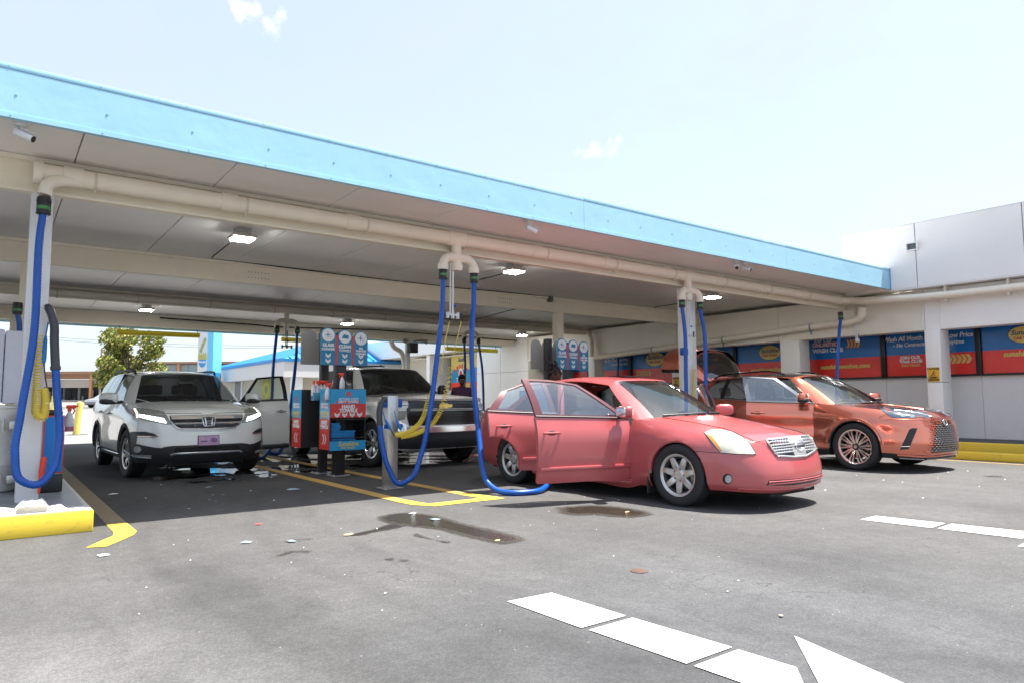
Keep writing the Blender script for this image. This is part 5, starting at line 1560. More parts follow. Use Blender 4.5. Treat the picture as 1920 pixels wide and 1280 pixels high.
class Car:
    def __init__(s, name, label, loc, ang, spec, group='cars in the vacuum bays'):
        s.root = thing(name, label, 'car' if 'truck' not in name else 'truck', loc, ang, group)
        s.M = Matrix.Translation(Vector(loc)) @ Matrix.Rotation(ang, 4, 'Z')
        s.Mi = s.M.inverted()
        s.sp = spec
        s.tri_v, s.tri_f = [], []
        s.loft()

    # ---- surfaces of one half (x >= 0)
    def loft(s):
        sp = s.sp
        cols = sp['cols']
        P = np.array([(c[1], c[2]) for c in cols], float)
        ext = np.vstack([[-P[1][0], P[1][1]], P, [-P[-2][0], P[-2][1]]])
        T = ext[2:] - ext[:-2]; T /= np.linalg.norm(T, axis=1)[:, None]
        Nn = np.stack([T[:, 1], -T[:, 0]], 1)           # outward
        ctrl = []
        for c, n in zip(cols, Nn):
            nm, x, y, zb, zt, tx, ty = c[:7]; wF = c[7] if len(c) > 7 else 0; wR = c[8] if len(c) > 8 else 0
            row = []
            for k, f in enumerate(FR):
                ins = sp['PS'][k] * (1 - wF - wR) + sp['PF'][k] * wF + sp['PR'][k] * wR
                g = (0, 0, 0, 0, .08, .42, 1)[k]
                px_, py_ = x - n[0] * ins * (1 - g) + (tx - x) * g, y - n[1] * ins * (1 - g) + (ty - y) * g
                if x == 0: px_ = 0
                row.append((px_, py_, zb + (zt - zb) * f))
            ctrl.append(row)
        C = np.array(ctrl)                                  # cols x K x 3
        mir = lambda a: a * np.array([-1, 1, 1])
        nper = [max(2, int(round(np.linalg.norm(P[i + 1] - P[i]) / sp.get('du', .045)))) for i in range(len(cols) - 1)]
        lines = []
        for k in range(len(FR)):
            full = np.vstack([mir(C[1, k])[None], C[:, k], mir(C[-2, k])[None]])
            H = hermite(full, [1] + nper + [1])
            lines.append(H[1:-1])
        Ln = np.array(lines)                                # K x U x 3
        s.uidx = {}
        a = 0
        for i, c in enumerate(cols):
            s.uidx[c[0]] = a
            if i < len(nper): a += nper[i]
        nv = [3, 4, 6, 6, 5, 3]
        s.vidx = [0]
        for k in nv: s.vidx.append(s.vidx[-1] + k)
        U = Ln.shape[1]
        S = np.zeros((U, s.vidx[-1] + 1, 3))
        for u in range(U):
            S[u] = hermite(Ln[:, u], nv)
        S[0, :, 0] = 0; S[-1, :, 0] = 0
        # wheel arch flare and cut
        s.cut = np.zeros((U - 1, S.shape[1] - 1), bool)
        s.arch = []
        for (yw, zw, Ra, flare) in sp['arches']:
            ok = S[:, :, 0] > .55 * sp['W']
            r = np.hypot(S[:, :, 1] - yw, S[:, :, 2] - zw)
            w = np.clip(1 - np.abs(r - Ra) / .11, 0, 1); w = w * w * (3 - 2 * w)
            S[:, :, 0] += np.where(ok, flare * w, 0)
            cen = (S[:-1, :-1] + S[1:, :-1] + S[1:, 1:] + S[:-1, 1:]) / 4
            cut = (cen[:, :, 0] > .5 * sp['W']) & (np.hypot(cen[:, :, 1] - yw, cen[:, :, 2] - zw) < Ra)
            # rows under the wheel centre inside the arch go too
            cut |= (cen[:, :, 0] > .5 * sp['W']) & (np.abs(cen[:, :, 1] - yw) < Ra) & (cen[:, :, 2] < zw)
            s.cut |= cut
            # snap border
            kv = np.zeros(S.shape[:2], bool); rv = np.zeros(S.shape[:2], bool)
            for (du, dv) in ((0, 0), (1, 0), (0, 1), (1, 1)):
                rv[du:U - 1 + du, dv:S.shape[1] - 1 + dv] |= cut
                kv[du:U - 1 + du, dv:S.shape[1] - 1 + dv] |= ~cut
            for u, v in zip(*np.where(rv & kv)):
                dy, dz = S[u, v, 1] - yw, S[u, v, 2] - zw
                if dz < 0:
                    S[u, v, 1] = yw + math.copysign(Ra, dy)
                else:
                    q = Ra / max(math.hypot(dy, dz), 1e-6)
                    S[u, v, 1], S[u, v, 2] = yw + dy * q, zw + dz * q
        s.S = S
        s.top = S[:, -1]
        # greenhouse
        ws, sides, rear = sp['ws'], sp['sides'], sp['rear']
        vb, vt, vf = sp.get('vrows', (.05, .90, .955))
        s.gv = [0, vb, *np.linspace(vb, vt, 7)[1:-1], vt, vf, 1.0]
        s.g_ib, s.g_it, s.g_if = 1, 7, 8
        bul = sp.get('bulge', .03)

        def strip(base, topp, b, hs=None):
            G = []
            for i, (p, q) in enumerate(zip(base, topp)):
                p, q = np.array(p), np.array(q)
                d = q - p
                h = 1.0 if hs is None else hs[i]
                G.append([p + d * v + s._gn * (4 * v * (1 - v) * b) for v in ([w * h for w in s.gv[:-1]] + [1.0])])
            return np.array(G)
        s.wsb = hermite([w[:3] for w in ws], 5); s.wst = hermite([w[3:] for w in ws], 5)
        s._gn = np.array([0, -.5, .5])
        s.WS = strip(s.wsb, s.wst, bul)
        s.side_u = [0]
        B, Tt, Hs = [], [], []
        sb = [s.top_at(c[1]) for c in sides]
        st_ = [np.array(c[2], float) for c in sides]
        tops_h = hermite(st_, 1)
        for i in range(len(sides) - 1):
            k = max(1, int(round(abs(sides[i + 1][1] - sides[i][1]) / .09)))
            for j in range(k):
                t = j / k
                h0 = sides[i][3] if len(sides[i]) > 3 else 1.0; h1 = sides[i + 1][3] if len(sides[i + 1]) > 3 else 1.0
                Hs.append(h0 + (h1 - h0) * t)
                B.append(s.top_at(sides[i][1] + (sides[i + 1][1] - sides[i][1]) * t))
                h = hermite(st_[max(0, i - 1):i + 3], [1] * 0 or k)
                off = k if i > 0 else 0
                Tt.append(h[off + j])
            s.side_u.append(len(B))
        B.append(sb[-1]); Tt.append(st_[-1]); Hs.append(1.0)
        s._gn = np.array([1, 0, .25]) * .8
        s.SD = strip(B, Tt, bul, Hs)
        s.rb = hermite([w[:3] for w in rear], 5); s.rt = hermite([w[3:] for w in rear], 5)
        s._gn = np.array([0, .5, .5])
        s.RG = strip(s.rb, s.rt, bul)
        # hood, roof, deck
        ih = s.uidx[sp['hoodcol']]
        yA = ws[-1][1]
        iA = int(np.argmin(np.abs(s.top[:U // 2, 1] - yA)))
        c1 = np.vstack([s.top[ih:iA + 1], [ws[-1][:3]]])
        s.HOOD = coons(hermite(sp['hoodline'], 6), c1, s.top[:ih + 1], s.wsb, 26, 16, sp.get('hoodbulge', 0.0))
        rail = np.vstack([s.wst[-1][None], s.SD[:, -1], s.rt[0][None]])
        s.ROOF = coons(hermite(sp['roofline'], 5), rail, s.wst, s.rt[::-1], 22, 12, sp.get('roofbulge', 0.0))
        if sp.get('deckcol'):
            idk = s.uidx[sp['deckcol']]
            yC = rear[0][1]
            iC = U // 2 + int(np.argmin(np.abs(s.top[U // 2:, 1] - yC)))
            iC = min(iC, idk - 1)
            c1 = np.vstack([[rear[0][:3]], s.top[iC + 1:idk + 1]])
            s.DECK = coons(hermite(sp['deckline'], 4), c1, s.rb[::-1], s.top[idk:][::-1], 14, 12)
        else:
            s.DECK = None

    def top_at(s, y):
        ys_ = s.top[:, 1]
        i = int(np.argmin(np.abs(ys_ - (-.3))))
        T = s.top[i:]
        k = np.searchsorted(T[:, 1], y)
        k = min(max(k, 1), len(T) - 1)
        a, b = T[k - 1], T[k]
        t = (y - a[1]) / (b[1] - a[1]) if b[1] != a[1] else 0
        return a + (b - a) * t

    # ---- mesh out
    def reg(s, o, loc=None):
        """remember world triangles for tracing trim onto the shell"""
        me = o.data
        Mx = s.M if loc is None else s.M @ loc
        b = len(s.tri_v)
        s.tri_v += [Mx @ v.co for v in me.vertices]
        s.tri_f += [tuple(i + b for i in p.vertices) for p in me.polygons]

    def mirror(s, G, sg):
        G = np.array(G); G = G.copy(); G[..., 0] *= sg; return G

    def build(s, paint, glassw, glasss, opts):
        sp = s.sp
        S, cut = s.S, s.cut
        U, V = S.shape[:2]
        doors = sp['doors']           # id: (col0, col1)
        v0 = s.vidx[sp.get('doorrow', 1)]
        openset = opts.get('open', {})   # (id, side): angle
        trim = opts.get('trim', M_BLK)
        clad = opts.get('clad')
        body = MB()
        s.doors = {}
        tail = opts.get('tailgate')
        for sg in (-1, 1):
            keep = ~cut
            keep = keep.copy()
            for d, (c0, c1) in doors.items():
                keep[s.uidx[c0]:s.uidx[c1], v0:] = False
            if tail:
                keep[s.uidx[tail['col']]:, s.vidx[tail['row']]:] = False
            G = s.mirror(S, sg)
            kcl = keep.copy(); kcl[:, s.vidx[1]:] = False
            kpt = keep.copy(); kpt[:, :s.vidx[1]] = False
            body.grid(G, 1 if clad else 0, flip=sg < 0, keep=kcl)
            body.grid(G, 0, flip=sg < 0, keep=kpt)
            # arch lips
            for (yw, zw, Ra, fl) in sp['arches']:
                pts = []
                for u, v in zip(*np.where(S[:, :, 0] > .5 * sp['W'])):
                    dy, dz = S[u, v, 1] - yw, S[u, v, 2] - zw
                    if dz > -1e-4 and abs(math.hypot(dy, dz) - Ra) < 2e-4:
                        pts.append((math.atan2(dz, dy), S[u, v]))
                pts.sort(key=lambda q: q[0])
                if len(pts) > 3:
                    A = np.array([q[1] for q in pts]); A[:, 0] *= sg
                    B_ = A.copy(); B_[:, 0] -= sg * .012; 
                    dr = A[:, 1:] - np.array([yw, zw]); B_[:, 1:] = np.array([yw, zw]) + dr * (1 - .018 / Ra)
                    C_ = B_.copy(); C_[:, 0] -= sg * .06
                    body.grid([A, B_, C_], 1 if clad else 0)
            # jambs round the door holes
            for d, (c0, c1) in doors.items():
                u0, u1 = s.uidx[c0], s.uidx[c1]
                loop = [G[u0, v] for v in range(V - 1, v0 - 1, -1)] + [G[u, v0] for u in range(u0, u1 + 1) if not (s.cut[min(u, U - 2), v0] or s.cut[max(u - 1, 0), v0])] + [G[u1, v] for v in range(v0, V) if not s.cut[u1, min(v, V - 2)]]
                L2 = [q - np.array([sg * .10, 0, 0]) for q in loop]
                if (d, sg) in openset: body.grid([loop, L2], 0)
                else: body.grid([[q - np.array([sg * .004, 0, 0]) for q in loop], L2], 2)
        # pillars and frames of the greenhouse that stay with the body
        gl = {}
        for sg in (-1, 1):
            Wg = s.mirror(s.WS, sg)
            n = len(Wg)
            keepb = np.ones((n - 1, len(s.gv) - 1), bool); keepb[:n - 6, :s.g_if] = False
            body.grid(Wg, 0, flip=sg < 0, keep=keepb)
            kk = np.zeros_like(keepb); kk[:n - 6, :s.g_if] = True
            gl.setdefault('windshield', MB()).grid(Wg, 0, keep=kk)
            # joint A1 -> first side column
            Sg = s.mirror(s.SD, sg)
            body.grid(np.array([Wg[-1], Sg[0]]), 0, flip=sg < 0)
            Rg = s.mirror(s.RG, sg)
            if not tail: body.grid(np.array([Sg[-1], Rg[0]]), 0, flip=sg < 0)
            else: body.grid(np.array([Sg[-1], Rg[0]])[:, -2:], 0, flip=sg < 0)
            for i, kind in enumerate(sp['segs']):
                a, b = s.side_u[i], s.side_u[i + 1]
                sub = Sg[a:b + 1]
                kd, did = kind if isinstance(kind, tuple) else (kind, None)
                nv_ = len(s.gv) - 1
                if kd == 'paint': body.grid(sub, 0, flip=sg < 0); continue
                if kd == 'trim': body.grid(sub, 2, flip=sg < 0); continue
                opn = (did, sg) in openset
                kt = np.zeros((b - a, nv_), bool); kt[:, s.g_if:] = True
                body.grid(sub, 0 if opts.get('railpaint', True) else 2, flip=sg < 0, keep=kt)
                fr = np.zeros_like(kt); gg = np.zeros_like(kt)
                if kd == 'frame': fr[:, :s.g_if] = True
                else: fr[:, :s.g_ib] = True; fr[:, s.g_it:s.g_if] = True; gg[:, s.g_ib:s.g_it] = True
                if opn:
                    D = s.doors.setdefault((did, sg), dict(frame=[], glass=[]))
                    D['frame'].append((sub, fr)); D['glass'].append((sub, gg))
                else:
                    body.grid(sub, 3 if opts.get('framepaint') else 2, flip=sg < 0, keep=fr)
                    if gg.any(): gl.setdefault(('side_window', i, sg), MB()).grid(sub, 0, keep=gg)
            n = len(Rg)
            if not tail:
                keepb = np.ones((n - 1, nv_), bool); keepb[1:, 1:s.g_if] = False
                body.grid(Rg, 0, flip=sg < 0, keep=keepb)
                gl.setdefault('rear_window', MB()).grid(Rg, 0, keep=~keepb)
        bo = body.build('body', [paint, clad or paint, trim, opts.get('framemat', paint)], s.root, local=True, smooth=40)
        s.reg(bo)
        s.body = bo
        for nm, G in (('hood', s.HOOD), ('roof', s.ROOF), ('trunk_lid' if not opts.get('bed') else 'bed_cover', s.DECK)):
            if G is None: continue
            m = MB()
            for sg in (-1, 1): m.grid(s.mirror(G, sg), 0, flip=sg > 0)
            mm = opts.get('roofmat', paint) if nm == 'roof' else (M_SATIN if nm == 'bed_cover' else paint)
            o = m.build(nm, mm, s.root, local=True, smooth=40)
            s.reg(o)
            if nm == 'hood': s.hood = o
        for k, m in gl.items():
            nm = k if isinstance(k, str) else k[0]
            g_ = glassw if nm == 'windshield' else (opts.get('rearglass', glasss))
            o = m.build(nm, g_, s.root, local=True, smooth=60)
            s.reg(o)
        # doors
        for d, (c0, c1) in doors.items():
            u0, u1 = s.uidx[c0], s.uidx[c1]
            for sg in (-1, 1):
                G = s.mirror(S[u0:u1 + 1, v0:], sg)
                kp = ~cut[u0:u1, v0:]
                op_ = openset.get((d, sg))
                # hairline gap
                G = G.copy()
                G[0, :, 1] += .005; G[-1, :, 1] -= .005; G[:, 0, 2] += .005
                m = MB().grid(G, 0, flip=sg < 0, keep=kp)
                hinge = Vector((sg * (S[u0, v0 + 8, 0] - .03), S[u0, v0 + 8, 1] + .02, 0))
                bm = bmesh.new()
                mv = [bm.verts.new(Vector(v) - hinge) for v in m.v]
                for f in m.f:
                    try: bm.faces.new([mv[i] for i in f])
                    except ValueError: pass
                bmesh.ops.delete(bm, geom=[v for v in bm.verts if not v.link_faces], context='VERTS')
                bmesh.ops.recalc_face_normals(bm, faces=bm.faces)
                fs = list(bm.faces)
                if sum(f.normal.x for f in fs) * sg < 0: bmesh.ops.reverse_faces(bm, faces=fs)
                if op_ is not None:
                    bmesh.ops.solidify(bm, geom=fs, thickness=.055)
                mb = MB(); mb.bm(bm)
                if op_ is not None:
                    dd = s.doors[(d, sg)]
                    for sub, fr in dd['frame']:
                        q = MB().grid(sub, 0, flip=sg < 0, keep=fr)
                        b2 = bmesh.new(); w = [b2.verts.new(Vector(v) - hinge) for v in q.v]
                        for f in q.f: b2.faces.new([w[i] for i in f])
                        bmesh.ops.delete(b2, geom=[v for v in b2.verts if not v.link_faces], context='VERTS')
                        if len(b2.faces):
                            bmesh.ops.recalc_face_normals(b2, faces=b2.faces)
                            if sum(f.normal.x for f in b2.faces) * sg < 0: bmesh.ops.reverse_faces(b2, faces=list(b2.faces))
                            bmesh.ops.solidify(b2, geom=list(b2.faces), thickness=.03)
                        mb.bm(b2, 1)
                o = mb.build('door', [paint, opts.get('framemat', M_BLK)], s.root, local=True, smooth=40, fix=False)
                o.location = hinge
                if op_ is not None:
                    o.rotation_euler = (0, 0, -sg * R(op_))
                    gm = MB()
                    for sub, gg in s.doors[(d, sg)]['glass']:
                        if gg.any(): gm.grid(sub - np.array(hinge) - np.array([sg * .012, 0, 0]), 0, keep=gg)
                    if gm.v: 
                        bmx = gm
                        gm.build('window', opts.get('doorglass', M_GLD), o, local=True, smooth=60)
                    bt = MB(); rowt = G[:, -1]; bt.tube([q - np.array(hinge) + np.array([sg * .004, 0, .0]) for q in rowt], .011, 6); bt.build('belt_trim', M_SATIN, o, local=True)
                    # inner trim
                    Gi = s.mirror(S[u0:u1 + 1, v0:], sg).copy()
                    cy, cz = Gi[..., 1].mean(), Gi[..., 2].mean()
                    Gi[..., 1] = cy + (Gi[..., 1] - cy) * .93; Gi[..., 2] = cz + (Gi[..., 2] - cz) * .93; Gi[..., 0] -= sg * .062
                    tm = MB().grid(Gi - np.array(hinge), 0, keep=kp); 
                    hg = np.array(hinge)
                    tm.rbox(*(sorted([Gi[2, 8, 0] - sg * .05 - hg[0], Gi[2, 8, 0] - hg[0]])), cy - hg[1] - .3, cy - hg[1] + .32, cz + .02, cz + .09, .02)
                    tm.build('inner_trim', opts.get('doortrim', M_DASH), o, local=True)
                # handle
                if d in sp.get('handles', {}):
                    hy, hz, hl = sp['handles'][d]
                    iu = int(np.argmin(np.abs(S[u0:u1, v0 + 10, 1] - hy))) + u0; iv = int(np.argmin(np.abs(S[iu, :, 2] - hz)))
                    hx = sg * (S[iu, iv, 0] + .006)
                    h = MB(); e = sg * .028
                    Ph = [(hx, hy - hl / 2, hz), (hx + e, hy - hl / 2 + .03, hz + .003), (hx + e, hy, hz + .005), (hx + e, hy + hl / 2 - .03, hz + .003), (hx, hy + hl / 2, hz)]
                    h.tube([np.array(q) - np.array(hinge) for q in hermite(Ph, 4)], .0135, 8)
                    h.build('handle', opts.get('handle', paint), o, local=True)
                    h = MB(); h.sphere(np.array([hx - sg * .006, hy, hz]) - np.array(hinge), .006, hl * .32, .032, 12, 6); h.build('handle_recess', M_SATIN, o, local=True)
                s.doors[(d, sg, 'obj')] = (o, hinge)
                if op_ is None: s.reg(o, Matrix.Translation(hinge))
        # wells, floor
        for i, (yw, zw, Ra, fl) in enumerate(sp['arches']):
            m = MB()
            for sg in (-1, 1):
                xo, xi = sg * (sp['W'] - .06), sg * (sp['W'] - .42)
                A = [[(x, yw + (Ra + .01) * math.cos(a), zw + (Ra + .01) * math.sin(a)) for a in np.linspace(-.35, math.pi + .35, 22)] for x in (xo, xi)]
                m.grid(A)
                m.add([(xi, yw, zw)] + A[1], [(0, k + 1, k + 2) for k in range(21)])
            m.build('wheel_liner', M_WELL, s.root, local=True, smooth=0)
        zb = sp['floor']
        m = MB(); W_ = sp['W']
        fa, ra_ = sp['arches'][0], sp['arches'][1]
        m.box(-W_ + .12, W_ - .12, fa[0] + fa[2] + .02, ra_[0] - ra_[2] - .02, zb, zb + .08)
        m.box(-W_ + .44, W_ - .44, sp['cols'][0][2] + .12, sp['cols'][-1][2] - .15, zb - .02, zb + .06)
        m.box(-W_ + .2, W_ - .2, fa[0] + fa[2] + .0, fa[0] + fa[2] + .04, zb + .08, .9)
        m.build('underbody', M_WELL, s.root, local=True, smooth=0)

    def bvh(s):
        return BVHTree.FromPolygons(s.tri_v, s.tri_f)

    # ---- tracing trim outlines onto the shell
    def ray(s, mode, p):
        """world ray for a point of an outline: 'px' photo pixels, 'front' (x,z), 'side' (y,z) of the near side"""
        if mode == 'px':
            return CAM_C, pxray(*p).normalized()
        if mode == 'front':
            return s.M @ Vector((p[0], -3, p[1])), (s.M.to_3x3() @ Vector((0, 1, 0)))
        if mode == 'side':
            return s.M @ Vector((-3, p[0], p[1])), (s.M.to_3x3() @ Vector((1, 0, 0)))

    def hit(s, mode, p, off):
        o, d = s.ray(mode, p)
        loc, n, i, dist = s._bvh.ray_cast(o, d, 60)
        if loc is None:
            best = None
            g = o + d * ((s.M.translation - o).dot(d))
            loc, n, i, dist = s._bvh.find_nearest(g)
            for k in range(6):
                g = o + d * ((loc - o).dot(d)); loc, n, i, dist = s._bvh.find_nearest(g)
        if n.dot(d) > 0: n = -n
        return s.Mi @ (loc + n * off)

    def patch(s, name, poly, m, mode='px', off=.006, step=None, mirror=True, depth=.02, parent=None, smooth_edge=True):
        step = step or (3.0 if mode == 'px' else .035)
        E = []
        k = len(poly)
        for i in range(k):
            a, b = Vector(poly[i]), Vector(poly[(i + 1) % k])
            n = max(1, int((b - a).length / step))
            E += [a + (b - a) * (j / n) for j in range(n)]
        nb = len(E)
        xs_, ys_ = [p.x for p in E], [p.y for p in E]

        def inside(x, y):
            c = False
            for i in range(nb):
                a, b = E[i], E[(i + 1) % nb]
                if (a.y > y) != (b.y > y) and x < (b.x - a.x) * (y - a.y) / (b.y - a.y) + a.x: c = not c
            return c
        pts = list(E)
        y = min(ys_) + step * .5
        while y < max(ys_):
            x = min(xs_) + step * .5
            while x < max(xs_):
                if inside(x, y) and min((Vector((x, y)) - e).length for e in E) > step * .45: pts.append(Vector((x, y)))
                x += step
            y += step
        vs, es, fs, *_ = delaunay_2d_cdt([Vector((p.x, p.y)) for p in pts], [(i, (i + 1) % nb) for i in range(nb)], [], 1, 1e-6)
        P3 = [s.hit(mode, (v.x, v.y), off) for v in vs]
        Q3 = [s.hit(mode, (v.x, v.y), off - depth) for v in vs[:nb]] if len(vs) >= nb else []
        objs = []
        for sg in ((1, -1) if mirror else (1,)):
            mb = MB()
            A = [(p.x * sg, p.y, p.z) for p in P3]
            B = [(p.x * sg, p.y, p.z) for p in Q3]
            fl = [f if sg > 0 else f[::-1] for f in fs]
            mb.add(A + B, fl + [(i, (i + 1) % nb, len(A) + (i + 1) % nb, len(A) + i) for i in range(len(B))])
            objs.append(mb.build(name, m, parent or s.root, local=True, smooth=40))
        return objs

    def line(s, name, pts, r, m, mode='px', off=.002, mirror=True, step=None, n=6, parent=None, curve=False, flatten=None):
        step = step or (3.0 if mode == 'px' else .04)
        if curve: pts = [tuple(q[:2]) for q in hermite([(p[0], p[1], 0) for p in pts], 8)]
        L = []
        for a, b in zip(pts[:-1], pts[1:]):
            a, b = Vector(a), Vector(b); k = max(1, int((b - a).length / step))
            L += [a + (b - a) * (j / k) for j in range(k)]
        L.append(Vector(pts[-1]))
        P3 = [s.hit(mode, p, off) for p in L]
        objs = []
        for sg in ((1, -1) if mirror else (1,)):
            mb = MB(); mb.tube([(p.x * sg, p.y, p.z) for p in P3], r, n)
            objs.append(mb.build(name, m, parent or s.root, local=True))
        return objs

    def wheels(s, R_, rr, wd, xs_, style, rimmat, rimdark, steer=0.0, cap=None):
        """near wheel is built, the other three are copies"""
        first = None
        for yw, zw in [(a[0], a[1]) for a in s.sp['arches']]:
            for sg in (-1, 1):
                if first is None:
                    t = MB()
                    h = wd / 2
                    pr = [(rr + .004, -h * .72), (rr + .02, -h * .86), (rr + (R_ - rr) * .5, -h * .99), (R_ - .03, -h * .97), (R_ - .012, -h * .86)]
                    g = []
                    for q in (-.55, -.18, .18, .55):
                        g += [(R_, h * q - .010), (R_ - .008, h * q - .007), (R_ - .008, h * q + .007), (R_, h * q + .010)]
                    pr += [(R_ - .002, -h * .78)] + g + [(R_ - .002, h * .78)] + [(r, -x) for r, x in reversed(pr)]
                    t.lathe(pr, (0, 0, 0), (1, 0, 0), 56)
                    first = t.build('wheel', M_TYRE, s.root, local=True, smooth=30)
                    b = MB()
                    b.lathe([(rr - .045, h * .8), (rr - .05, -h * .35), (rr - .035, -h * .62), (rr - .022, -h * .70), (rr - .012, -h * .80), (rr + .008, -h * .84), (rr + .010, -h * .74), (rr - .005, -h * .66)], (0, 0, 0), (1, 0, 0), 56, 1)
                    b.lathe([(rr - .022, -h * .705), (rr - .012, -h * .805), (rr + .008, -h * .845)], (0, 0, 0), (1, 0, 0), 56, 0)
                    style(b, rr, h)
                    b.build('rim', [rimmat, rimdark, M_SATIN], first, local=True, smooth=30)
                    b = MB(); b.lathe([(0, -h * .05), (rr * .70, -h * .05), (rr * .70, h * .05), (0, h * .05)], (0, 0, 0), (1, 0, 0), 32); b.rbox(-h * .2, h * .3, -rr * .70, -rr * .45, -.09, .09, .02); b.build('brake_disc', M_DISC, first, local=True)
                    o = first
                else:
                    o = copy_tree(first, s.root)
                o.location = (sg * xs_, yw, R_)
                rz = (0 if sg < 0 else math.pi)
                if yw < 1: rz += steer
                o.rotation_euler = (R(23 + 31 * yw), 0, rz) if False else (0, 0, rz)

    def seat(s, x, y, z, w=.5, h=.62, m=None, head=True, lean=.22):
        m_ = MB()
        m_.rbox(x - w / 2, x + w / 2, y - .05, y + .48, z, z + .17, .06, 0, 3)
        Mx = Matrix.Translation((x, y + .48, z + .12)) @ Matrix.Rotation(-lean, 4, 'X')
        m_.rbox(-w / 2, w / 2, -.07, .09, 0, h, .06, 0, 3, Mx)
        if head: m_.rbox(-.13, .13, -.05, .06, h + .03, h + .22, .04, 0, 3, Mx)
        m_.build('seat', m or M_SEAT, s.root, local=True)

    def cabin(s, dash_y, dash_z, wheel=(.38, 0, 0), seats=(), m=None, dashmat=None, w=.66):
        d = MB(); d.rbox(-w, w, dash_y - .05, dash_y + .38, dash_z - .42, dash_z, .05); d.rbox(-w, w, dash_y - .45, dash_y, dash_z - .10, dash_z - .045, .02)
        d.build('dashboard', dashmat or M_DASH, s.root, local=True)
        x, y, z = wheel
        d = MB()
        ax = Vector((0, .88, .42)).normalized(); a = ax.orthogonal().normalized(); b = ax.cross(a); c = Vector((x, y, z))
        d.tube([c + (a * math.cos(t) + b * math.sin(t)) * .185 for t in np.linspace(0, 2 * math.pi, 25)], .016, 8, caps=False)
        for t in (0, math.pi, -math.pi / 2): d.tube([c + Vector((math.cos(t), 0, 0)) * .17 if abs(math.cos(t)) > .5 else c + ax.cross(Vector((1, 0, 0))) * .17, c], .018, 6)
        d.sphere(c, .06, .03, .05, 10, 6); d.cyl(c, c - ax * .25, .03, n=8)
        d.build('steering_wheel', dashmat or M_DASH, s.root, local=True)
        for q in seats: s.seat(*q, m=m)

    def side_mirror(s, y, z, xo, size, m, door=None, sides=(-1, 1), lower=None, stalk=.06):
        for sg in sides:
            par, off = s.root, Vector((0, 0, 0))
            if door and (door, sg, 'obj') in s.doors: par, off = s.doors[(door, sg, 'obj')]
            c = Vector((sg * xo, y, z)) - off
            mb = MB(); w, d_, h = size
            mb.sphere(c, w / 2, d_ / 2, h / 2, 20, 12, 0, .62)
            mb.v = [(v[0], v[1] + (.35 * d_ * ((v[0] - c.x) * sg / w + .2) if v[1] < c.y else 0), v[2]) for v in mb.v]
            mb.tube([c + Vector((-sg * w * .35, 0, -h * .32)), c + Vector((-sg * (w * .5 + stalk * .5), .0, -h * .36)), c + Vector((-sg * (w * .5 + stalk), .02, -h * .30))], [.03, .024, .028], 8, m=1)
            mb.rbox(c.x - w * .40, c.x + w * .40, c.y + d_ * .44, c.y + d_ * .50, c.z - h * .36, c.z + h * .36, .012, 2)
            if lower: mb.sphere(c + Vector((0, 0, -h * .27)), w * .51, d_ * .50, h * .26, 18, 8, 1, .7)
            mb.build('mirror', [m, lower or M_SATIN, M_CHROME], par, local=True)

    def wipers(s, pts, r=.010):
        for a in pts:
            mb = MB(); mb.tube([Vector(q) for q in a], r, 6); mb.build('wiper', M_SATIN, s.root, local=True)


def spoke(b, ang, r0, r1, w0, w1, x0, x1, th, m=0, ms=None):
    """one tapering spoke; x is the axle direction (outside = -x)"""
    c, s_ = math.cos(ang), math.sin(ang)
    vs = []
    N = 4
    for i in range(N + 1):
        t = i / N
        r = r0 + (r1 - r0) * t; w = w0 + (w1 - w0) * t; x = x0 + (x1 - x0) * t - .012 * math.sin(math.pi * t)
        for (dx, dw) in ((0, -.38), (0, .38), (.012, .5), (th, .45), (th, -.45), (.012, -.5)):
            vs.append((x + dx, r * c - w * dw * s_, r * s_ + w * dw * c))
    fs = []
    for i in range(N):
        for j in range(6):
            fs.append((i * 6 + j, i * 6 + (j + 1) % 6, (i + 1) * 6 + (j + 1) % 6, (i + 1) * 6 + j))
    if ms is None: b.add(vs, fs, m)
    else:
        b.add(vs, [f for k, f in enumerate(fs) if k % 6 == 0], m); b.add(vs, [f for k, f in enumerate(fs) if k % 6], ms)


def hub(b, r, x, m=0, nuts=5, pcd=.057, mn=2):
    b.lathe([(0, x - .012), (r * .55, x - .012), (r * .6, x - .006), (r, x + .004), (r, x + .06)], (0, 0, 0), (1, 0, 0), 24, m)
    for k in range(nuts):
        a = 6.283 * (k + .5) / nuts; b.cyl((x - .004, pcd * math.cos(a), pcd * math.sin(a)), (x + .02, pcd * math.cos(a), pcd * math.sin(a)), .011, n=8, m=mn)


def rim7(b, rr, h):
    for k in range(7): spoke(b, 6.283 * (k + .25) / 7, .06, rr - .014, .082, .062, -h * .58, -h * .66, .04)
    hub(b, .088, -h * .60, 0, 5, .062)


def rim_multi(b, rr, h):
    for k in range(10):
        a = 6.283 * k / 10
        for d in (-.115, .115): spoke(b, a + d, .055, rr - .012, .026, .040, -h * .52, -h * .72, .03, 0, 1)
    hub(b, .062, -h * .54, 1, 5, .05)
    b.lathe([(0, -h * .54 - .014), (.03, -h * .54 - .013)], (0, 0, 0), (1, 0, 0), 16, 0)


def rim_pilot(b, rr, h):
    for k in range(5):
        a = 6.283 * k / 5
        for d in (-.16, .16): spoke(b, a + d * 1.35, .05, rr - .012, .034, .046, -h * .50, -h * .70, .035, 0, 1)
        spoke(b, a, .07, rr - .014, .02, .05, -h * .44, -h * .6, .02, 1)
    hub(b, .075, -h * .52, 0, 5, .056)


def rim_truck(b, rr, h):
    for k in range(6):
        a = 6.283 * k / 6
        for d in (-.15, .15): spoke(b, a + d, .06, rr - .012, .045, .040, -h * .46, -h * .70, .04, 0)
    hub(b, .09, -h * .50, 0, 6, .065)
